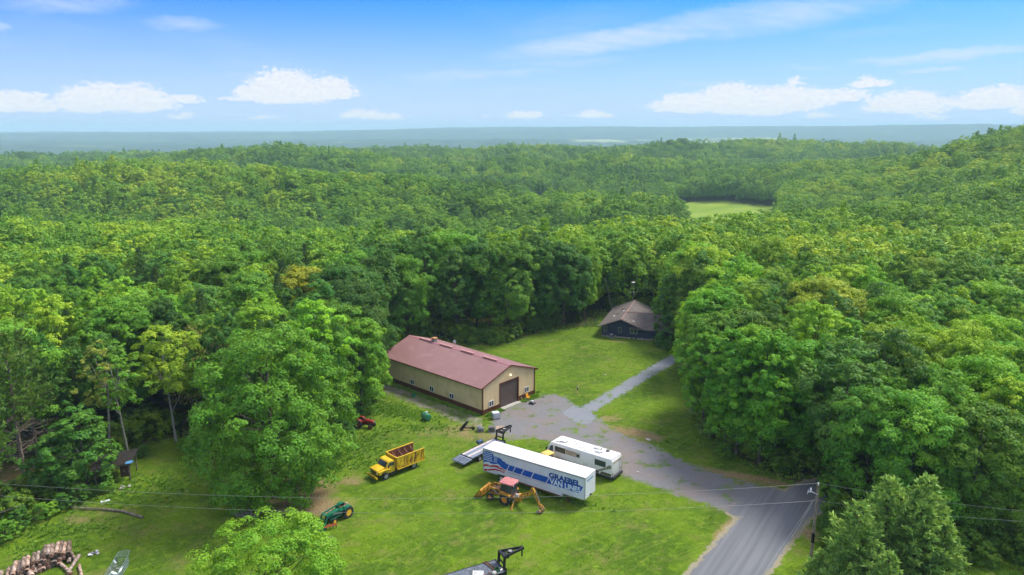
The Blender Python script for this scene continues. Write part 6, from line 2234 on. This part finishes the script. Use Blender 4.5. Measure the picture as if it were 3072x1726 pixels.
# lean-to in the wood
o = Vector(on(300, 1462))
t = thing('lean_to', 'low dark wooden lean-to under the trees with a blue tarpaulin corner', 'shed', o, .15)
dw = mat('dark_boards', lin(46, 40, 36), .9, 0, .2, 3)
for x, y, z in ((-.4, 0, 2.1), (1.2, .5, 2.15), (3.1, 1.5, 2.2), (-.2, 3.2, 2.5), (3.0, 4.2, 2.6)):
    MB().beam((x, y, 0), (x, y, z), .14, .14).build('post', GREYWOOD, t)
MB().beam((-.8, -.2, 2.2), (3.4, 1.5, 2.32), .14, .22).build('beam', GREYWOOD, t)
for k in range(7):
    u = k / 7
    a, c = Vector((-.9, -.4, 2.36)).lerp(Vector((3.5, 1.35, 2.46)), u), Vector((-.9, -.4, 2.36)).lerp(Vector((3.5, 1.35, 2.46)), u + .135)
    MB().poly([a, c, c + Vector((-.2, 3.6, .4)), a + Vector((-.2, 3.6, .4))] + [q + Vector((0, 0, -.03)) for q in (a, c, c + Vector((-.2, 3.6, .4)), a + Vector((-.2, 3.6, .4)))], [(0, 1, 2, 3), (7, 6, 5, 4), (0, 4, 5, 1), (1, 5, 6, 2), (2, 6, 7, 3), (3, 7, 4, 0)]).build('roof_board', dw, t)
MB().box(2.0, 3.2, 1.5, 1.6, .5, 2.2).build('side_board', mat('reddish_board', lin(92, 62, 52), .9, 0, .2, 2, lin(150, 140, 120), .2, 2), t)
MB().prism([(2.9, .9), (3.6, 1.0), (3.7, 1.7), (3.2, 1.9), (2.8, 1.5)], 'z', 2.48, 2.53).build('tarp_corner', mat('tarp_sky', lin(84, 140, 182), .6, 0, .1), t)

for nm, lab, cat, px, py, col, sc in (('scrap_heap', 'heap of white and pinkish household scrap in the rough grass', 'scrap', 376, 1464, (206, 196, 192), 1.0), ('scrap_heap', 'heap of grey metal sheets at the wood edge above the fallen branch', 'scrap', 228, 1502, (158, 162, 172), 1.0),
                                      ('rag_heap', 'crumpled white rags lying on the lawn beside the wire crate', 'rags', 285, 1664, (214, 216, 222), .8)):
    t = thing(nm, lab, cat, on(px, py), 0)
    rq = random.Random(px)
    for q in range(9):
        m_ = mat('scrap_%d_%d' % (px, q % 3), lin(*[int(c * (1, .62, .85)[q % 3]) for c in col]), .7, 0, .15)
        a, d = rq.uniform(0, 6.28), rq.uniform(0, .7)
        c = Vector((math.cos(a) * d, math.sin(a) * d * .6, rq.uniform(.04, .22)))
        e = c + Vector((rq.uniform(-1, 1), rq.uniform(-1, 1), rq.uniform(-.1, .35))) * .4 * sc
        e.z = max(.04, e.z)
        MB().beam(c, e, rq.uniform(.2, .4) * sc, rq.uniform(.02, .06), (rq.uniform(-.4, .4), rq.uniform(-.4, .4), 1)).build('piece', m_, t)
t = thing('white_board', 'single white panel lying in the grass by the fallen branch', 'board', on(316, 1505), .5)
MB().box(-.5, .5, -.22, .22, .05, .1, .01).build('panel', WHITE_PL, t)
for lab, px, py, s in (('pale boulder at the wood edge above the log pile', 113, 1556, .5), ('flat pale stone in the bare grass beside the driveway', 1945, 1321, .45), ('small pale stone in the lawn between barn and path', 1815, 1125, .25), ('reddish stone lying on the gravel driveway', 1913, 1417, .2)):
    t = thing('boulder', lab, 'stone', on(px, py), random.Random(px).uniform(0, 6))
    rq = random.Random(px + 1)
    b = MB()
    b.lathe([(s * .5, -.05), (s * .95, s * .12), (s * .9, s * .3), (s * .55, s * .48), (s * .1, s * .55)], (0, 0, 0), 'z', 9)
    for v in b.bm.verts:
        v.co.x *= rq.uniform(.85, 1.15); v.co.y *= rq.uniform(.7, .95)
    b.build('rock', mat('field_stone', lin(186, 176, 164), .9, 0, .15, 4), t)
t = thing('well_head', 'small grey-green well pipe with cap standing in the lawn', 'well head', on(1733, 1171), 0)
MB().tube((0, 0, 0), (0, 0, .55), .11, n=14).build('pipe', mat('well_green', lin(96, 108, 84), .6), t, True)
MB().lathe([(.15, .55), (.16, .62), (.12, .7), (.02, .72)], (0, 0, 0), 'z', 14).build('cap', mat('well_cap', lin(176, 178, 172), .5), t, True)

# wire crate of scrap
t = thing('wire_crate', 'long silver wire crate full of scrap on the lawn', 'crate', on(352, 1722), 1.75)
b = MB()
for z in (.05, .35, .65, .95):
    for s in (1, -1):
        b.tube((-1.6, s * .6, z), (1.7, s * .6, z), .018, n=5)
    for x in (-1.6, 1.7):
        b.tube((x, -.6, z), (x, .6, z), .018, n=5)
for k in range(14):
    x = -1.6 + 3.3 * k / 13
    for s in (1, -1):
        b.tube((x, s * .6, .02), (x, s * .6, .97), .014, n=4)
    b.tube((x, -.6, .05), (x, .6, .05), .014, n=4)
for k in range(6):
    y = -.6 + 1.2 * k / 5
    for x in (-1.6, 1.7):
        b.tube((x, y, .02), (x, y, .97), .014, n=4)
sv = mat('silver_wire', lin(168, 184, 190), .4, .4, .1)
b.build('cage', sv, t)
rq = random.Random(2)
for q in range(22):
    c = Vector((rq.uniform(-1.5, 1.3), rq.uniform(-.45, .45), rq.uniform(.2, .9)))
    e = c + Vector((rq.uniform(-.6, .6), rq.uniform(-.5, .5), rq.uniform(-.1, .3)))
    e.y = max(-.55, min(.55, e.y))
    MB().beam(c, e, rq.uniform(.04, .22), .03, (rq.uniform(-1, 1), rq.uniform(-1, 1), 1)).build('scrap_piece', [sv, mat('scrap_dark', lin(84, 88, 96), .6), mat('scrap_white', lin(214, 220, 224), .5)][q % 3], t)
b = MB().path([(1.7, -.6, .95), (2.5, -.5, 1.0), (2.9, 0, .9), (2.5, .6, .95), (1.7, .6, .95)], .018, 5)
for k in range(5):
    b.tube((1.8 + .2 * k, -.56, .97), (1.8 + .2 * k, .58, .96), .012, n=4)
b.build('bent_panel', sv, t)

# ------------------------------------------------------------------ utility pole and wires
pb = g(2431, 1692)
PH = 8.95
t = thing('utility_pole', 'weathered wooden utility pole with black guard band beside the road', 'utility pole', (pb.x, pb.y, 0), 0)
pw = mat('pole_wood', lin(150, 138, 122), .9, 0, .12, 3, lin(116, 104, 90), .25, 4, .3, 30)
MB().tube((0, 0, -.3), (.0, 0, PH), .17, .12, 12).build('pole', pw, t, True)
MB().tube((0, 0, 2.5), (0, 0, 3.6), .168, .163, 12).build('guard_band', mat('guard_black', lin(20, 20, 22), .6), t, True)
MB().tube((0, 0, PH), (0, 0, PH + .12), .03, n=6).lathe([(.05, 0), (.09, .05), (.06, .12), (.08, .16), (.02, .2)], (0, 0, PH + .08), 'z', 10).build('insulator', mat('insulator_grey', lin(214, 216, 220), .3), t, True)
ar = MB().beam((0, -.1, PH - 1.0), (-.75, -.1, PH - .65), .07, .07).build('bracket', mat('bracket_white', lin(206, 208, 210), .5), t)
ins = mat('insulator_white', lin(226, 228, 232), .3)
MB().lathe([(.05, 0), (.09, .06), (.05, .12), (.09, .18), (.05, .24), (.09, .3), (.04, .36)], (-.75, -.1, PH - .62), 'z', 10).build('cutout_fuse', ins, ar, True)
MB().lathe([(.04, 0), (.08, .06), (.04, .12), (.08, .18), (.03, .26)], (-.95, -.1, PH - .7), 'x', 10).tube((-1.05, -.1, PH - .95), (-1.0, -.1, PH - .45), .03).build('arrester', ins, ar, True)
MB().beam((0, 0, PH - 2.2), (-.45, 0, PH - 2.1), .05, .05).build('service_bracket', STEEL, t)


def wire(label, a, c, sag, r=.01, m=None):
    t = thing('power_line', label, 'wire', (0, 0, 0))
    a, c = Vector(a), Vector(c)
    b = MB()
    n = 28
    pts = [a.lerp(c, i / n) - Vector((0, 0, 4 * sag * (i / n) * (1 - i / n))) for i in range(n + 1)]
    for p_, q_ in zip(pts[:-1], pts[1:]):
        b.tube(p_, q_, r, r, 5, False)
    b.build('cable', m or mat('wire_alu', lin(160, 166, 156), .4, .3), t)


wl = g(-40, 1463, 8.9)
wl2 = g(-40, 1500, 7.6)
wire('upper overhead wire crossing above the lawn to the top of the utility pole', (pb.x, pb.y, PH + .2), (wl.x * 1.02, wl.y * 1.02, 8.75), 1.75)
wire('lower overhead wire crossing above the lawn to the utility pole', (pb.x - .17, pb.y, PH - 1.75), (wl2.x * 1.02, wl2.y * 1.02, 7.45), 1.75)
wr, wr2 = g(3110, 1540, 8.6), g(3110, 1570, 7.2)
wire('upper overhead wire from the utility pole into the trees beyond the young pines', (pb.x, pb.y, PH + .2), (wr.x, wr.y, 8.7), .25)
wire('lower overhead wire from the utility pole into the trees beyond the young pines', (pb.x + .17, pb.y, PH - 1.75), (wr2.x, wr2.y, 7.3), .25)
wire('upper service wire slanting from the utility pole across the road', (pb.x - .1, pb.y, PH - 1.2), (pb.x - 17, pb.y - 21, 6.2), .3)
wire('lower service wire slanting from the utility pole across the road', (pb.x - .4, pb.y, PH - 2.1), (pb.x - 17, pb.y - 21.5, 5.6), .3)
# leaning bare trunk behind the house
t = thing('leaning_trunk', 'bare grey trunk leaning in the gap left of the television mast', 'tree trunk', (24.6, 169.5, 0), 0)
MB().tube((0, 0, 0), (-2.2, .8, 9.2), .16, .08, 8).build('trunk', GREYWOOD, t, True)


# ------------------------------------------------------------------ shrubs along the edges
SHR = [(1048, 1296, 2.0, GR_DARK), (1065, 1262, 2.6, GR_DARK), (1100, 1240, 2.2, GR_MID), (1030, 1310, 3.0, GR_DARK), (1052, 1330, 1.9, GR_MID), (1000, 1345, 2.6, GR_DARK), (985, 1385, 2.4, GR_MID), (1120, 1205, 2.8, GR_FRESH),
       (60, 1590, 2.4, GR_DARK), (130, 1560, 2.0, GR_MID), (190, 1530, 2.0, GR_DARK), (20, 1625, 2.4, GR_MID), (160, 1545, 1.6, GR_FRESH), (330, 1475, 1.6, GR_MID), (240, 1508, 2.2, GR_DARK),
       (2062, 1120, 3.0, lin(120, 142, 96)), (2075, 1185, 3.2, lin(128, 146, 106)), (2095, 1255, 3.0, lin(116, 140, 92)), (2120, 1310, 2.6, lin(110, 138, 80)), (1975, 1040, 2.4, GR_DARK), (2000, 1052, 2.2, GR_DARK),
       (2170, 1370, 1.8, GR_MID), (2490, 1505, 3.0, GR_MID), (2520, 1495, 3.0, GR_DARK), (2480, 1480, 2.6, GR_DARK),
       (550, 1350, 1.6, GR_MID), (430, 1370, 1.5, GR_DARK), (880, 1420, 1.8, GR_MID)]
for px, py, h, col in SHR:
    q = g(px, py)
    where = 'around the red tractor' if 950 < px < 1130 and py < 1400 else 'along the wood edge beyond the log pile' if px < 900 else 'between the lawn and the wood beside the driveway' if px < 2200 else 'at the roadside by the utility pole'
    tone_ = 'grey-green' if col[2] > .1 else 'dark green' if col == GR_DARK else 'green'
    tree('young_tree', q.x, q.y, h * 1.15, col, tone_ + ' leafy shrub ' + where, 'shrub', 'shrubs ' + where, None, 1.35, 'shrub')


# ------------------------------------------------------------------ grass tufts and weeds
def tuft_proto(name, seed, blades, hgt_, spread, m, flowers=0):
    rng = np.random.default_rng(seed)
    V, F, tone = [], [], []
    for k in range(blades):
        a, d = rng.uniform(0, 6.283), rng.uniform(0, spread)
        p = np.array([math.cos(a) * d, math.sin(a) * d, 0])
        l = hgt_ * rng.uniform(.6, 1.2)
        lean_ = np.array([math.cos(a), math.sin(a), 0]) * l * rng.uniform(.1, .8)
        w = np.array([-math.sin(a), math.cos(a), 0]) * l * rng.uniform(.08, .16)
        i = len(V)
        V += [p - w, p + w, p + lean_ + np.array([0, 0, l])]
        F.append((i, i + 1, i + 2)); tone.append(rng.uniform())
    me = np_mesh(name, np.array(V), np.array(F), [m])
    set_attr(me, 'tone', tone, 'FACE')
    set_attr(me, 'spray', np.full(len(F), .5), 'FACE')
    return bpy.data.objects.new(name, me)


def tuft_material(name, cols):
    m = bpy.data.materials.new(name)
    m.use_nodes = True
    N = Nodes(m.node_tree)
    b = m.node_tree.nodes['Principled BSDF']
    oi = N.new('ShaderNodeObjectInfo')
    patch = N.noise(oi.outputs['Location'], .16, 3.0, .6)
    f = N.m('ADD', N.m('MULTIPLY', oi.outputs['Random'], .5), N.m('MULTIPLY', patch, .55))
    cr = N.new('ShaderNodeValToRGB')
    cr.color_ramp.elements[0].color = (*cols[0], 1)
    cr.color_ramp.elements[0].position = .2
    cr.color_ramp.elements[1].color = (*cols[-1], 1)
    cr.color_ramp.elements[1].position = .9
    for i, c in enumerate(cols[1:-1]):
        e = cr.color_ramp.elements.new(.2 + .7 * (i + 1) / (len(cols) - 1))
        e.color = (*c, 1)
    N.put(cr.inputs[0], f)
    hs = N.new('ShaderNodeHueSaturation')
    N.put(hs.inputs['Color'], cr.outputs[0])
    N.put(hs.inputs['Value'], N.m('ADD', .75, N.m('MULTIPLY', attr(N, 'tone'), .5)))
    N.put(b.inputs['Base Color'], hs.outputs[0])
    b.inputs['Roughness'].default_value = .8
    b.inputs['Specular IOR Level'].default_value = .15
    return m


def plant(name, label, P, protos, size, kinds=None, seed=3):
    rng = np.random.default_rng(seed)
    n = len(P)
    me = bpy.data.meshes.new(name)
    me.vertices.add(n)
    me.vertices.foreach_set('co', np.concatenate([P, hgt(P[:, 0], P[:, 1])[:, None]], 1).astype(np.float32).ravel())
    set_attr(me, 'size', size)
    set_attr(me, 'turn', rng.uniform(0, 6.283, n))
    a = me.attributes.new('kind_index', 'INT', 'POINT')
    a.data.foreach_set('value', (rng.integers(0, len(protos), n) if kinds is None else kinds).astype(np.int32))
    me.update()
    o = link(bpy.data.objects.new(name, me))
    tag(o, label, None, None, 'stuff')
    scatter(o, protos)


def lawn_points(n, seed):
    rng = np.random.default_rng(seed)
    x = rng.uniform(-60, 45, n)
    y = rng.uniform(60, 170, n)
    k = sdist(YARD, x, y) > -1.0
    x, y = x[k], y[k]
    k = np.ones(len(x), bool)
    for P_, mgn in ((DRIVE, .4), (PATH, -.1), (ROAD, -.9)):
        k &= sdist(P_, x, y) < mgn
    d = dirt_mask(x, y)
    k &= rng.uniform(size=len(x)) > d * 1.1
    c, s = math.cos(.8306), math.sin(.8306)
    bxl, byl = (x + 4.622) * c + (y - 106.888) * s, -(x + 4.622) * s + (y - 106.888) * c
    k &= ~((bxl > -.1) & (bxl < 12.6) & (byl > -.2) & (byl < 25))
    return np.stack([x[k], y[k]], 1)


GRASSM = tuft_material('grass_blades', [lin(54, 90, 14), lin(86, 122, 18), lin(118, 150, 30), lin(140, 142, 72)])
WEEDM = tuft_material('weed_leaves', [lin(96, 136, 44), lin(124, 166, 48), lin(158, 186, 76)])
FLOWM = mat('white_flowers', lin(226, 226, 214), .7)
G_ = lawn_points(150000, 21)
rg = np.random.default_rng(2)
plant('grass', 'short mown grass of the lawn with dry straw patches', G_, [tuft_proto('grass_tuft', 70 + k, 7, .075, .12, GRASSM) for k in range(3)], rg.uniform(.6, 1.3, len(G_)) * np.where(vnoise(G_[:, 0] / 5, G_[:, 1] / 5, 31) > .55, 1.25, .9), seed=4)

Wp = []
def weed_patch(px, py, a, b_, n, rot=0.0):
    p_ = g(px, py)
    u, v = rg.normal(size=n) * a * .5, rg.normal(size=n) * b_ * .5
    c, s = math.cos(rot), math.sin(rot)
    Wp.append(np.stack([p_.x + u * c - v * s, p_.y + u * s + v * c], 1))
for q in [(1200, 1238, 7, 2.5, 420, -.35), (1260, 1285, 7, 2, 160), (1150, 1225, 4, 3, 300), (1090, 1330, 5, 5, 260), (1050, 1380, 4, 4, 200), (430, 1450, 8, 3, 260), (340, 1490, 8, 3, 260), (150, 1590, 8, 2, 260),
          (2090, 1330, 5, 2, 160), (1620, 1430, 6, 1.0, 120, -.58), (1700, 1495, 5, .8, 100, -.58), (2950, 1690, 9, 6, 900), (120, 1650, 6, 1.5, 120)]:
    weed_patch(*q)
# along the foot of the barn walls
for n, f in ((700, lambda s: (-.35 - abs(rg.normal()) * .45, s * 24.5)), (170, lambda s: (s * 3.8, -.3 - abs(rg.normal()) * .5)), (120, lambda s: (8.6 + s * 4, -.3 - abs(rg.normal()) * .5)), (250, lambda s: (12.8 + abs(rg.normal()) * .5, s * 24))):
    q = np.array([f(rg.uniform()) for _ in range(n)])
    c, s = math.cos(.8306), math.sin(.8306)
    Wp.append(np.stack([-4.622 + q[:, 0] * c - q[:, 1] * s, 106.888 + q[:, 0] * s + q[:, 1] * c], 1))
# ragged border all round the clearing
ex = rg.uniform(-62, 46, 34000); ey = rg.uniform(58, 175, 34000)
sd_ = sdist(YARD, ex, ey)
k_ = (sd_ > -3.5) & (sd_ < -.4 + vnoise(ex / 4, ey / 4, 5) * 1.4) & (sdist(ROAD, ex, ey) < -.6) & (sdist(DRIVE, ex, ey) < -.4) & (sdist(PATH, ex, ey) < -.3)
Wp.append(np.stack([ex[k_], ey[k_]], 1))
Wp = np.concatenate(Wp)
c, s = math.cos(.8306), math.sin(.8306)
bxl, byl = (Wp[:, 0] + 4.622) * c + (Wp[:, 1] - 106.888) * s, -(Wp[:, 0] + 4.622) * s + (Wp[:, 1] - 106.888) * c
Wp = Wp[~((bxl > -.15) & (bxl < 12.6) & (byl > -.15) & (byl < 25))]
wt = [tuft_proto('weed_clump', 80 + k, 34, .26, .3, WEEDM) for k in range(3)] + [tuft_proto('flower_clump', 85, 10, .3, .25, FLOWM)]
kd = rg.integers(0, 3, len(Wp))
kd = np.where((rg.uniform(size=len(Wp)) < .035) & (vnoise(Wp[:, 0] / 3, Wp[:, 1] / 3, 17) > .62), 3, kd)
plant('weeds', 'tall weeds and white wildflowers along the walls and the edge of the wood', Wp, wt, rg.uniform(.4, 1.15, len(Wp)) * np.where(kd == 3, .45, 1.0), kd, 6)

# ------------------------------------------------------------------ undergrowth that closes the foot of the wood
bush = []
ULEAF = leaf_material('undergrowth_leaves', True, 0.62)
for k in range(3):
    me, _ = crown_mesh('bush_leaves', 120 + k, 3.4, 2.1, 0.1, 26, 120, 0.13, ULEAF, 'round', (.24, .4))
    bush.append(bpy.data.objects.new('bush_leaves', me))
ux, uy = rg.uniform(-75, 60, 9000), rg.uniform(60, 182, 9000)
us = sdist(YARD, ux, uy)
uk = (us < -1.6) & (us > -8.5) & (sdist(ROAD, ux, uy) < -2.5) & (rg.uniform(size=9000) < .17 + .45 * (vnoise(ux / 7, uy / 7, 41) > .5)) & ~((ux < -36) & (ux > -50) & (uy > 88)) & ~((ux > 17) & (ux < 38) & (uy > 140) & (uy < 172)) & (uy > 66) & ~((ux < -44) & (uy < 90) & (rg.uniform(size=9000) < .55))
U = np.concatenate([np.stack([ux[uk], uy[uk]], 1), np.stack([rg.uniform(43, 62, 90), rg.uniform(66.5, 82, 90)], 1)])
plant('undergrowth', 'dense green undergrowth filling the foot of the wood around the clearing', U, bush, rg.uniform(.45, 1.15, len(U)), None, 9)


# ------------------------------------------------------------------ haze
HAZE_DENSITY = 1.45e-4


def haze():
    m = bpy.data.materials.new('haze_air')
    m.use_nodes = True
    nt = m.node_tree
    nt.nodes.clear()
    v = nt.nodes.new('ShaderNodeVolumePrincipled')
    v.inputs['Color'].default_value = (0.62, 0.89, 1.0, 1)
    v.inputs['Density'].default_value = HAZE_DENSITY
    v.inputs['Anisotropy'].default_value = 0.0
    out = nt.nodes.new('ShaderNodeOutputMaterial')
    nt.links.new(v.outputs[0], out.inputs['Volume'])
    b = MB()
    b.box(-13500, 13500, -13500, 13500, -160, 112)
    o = b.build('haze', m)
    tag(o, 'pale blue summer haze over the distant land', None, None, 'stuff')


haze()
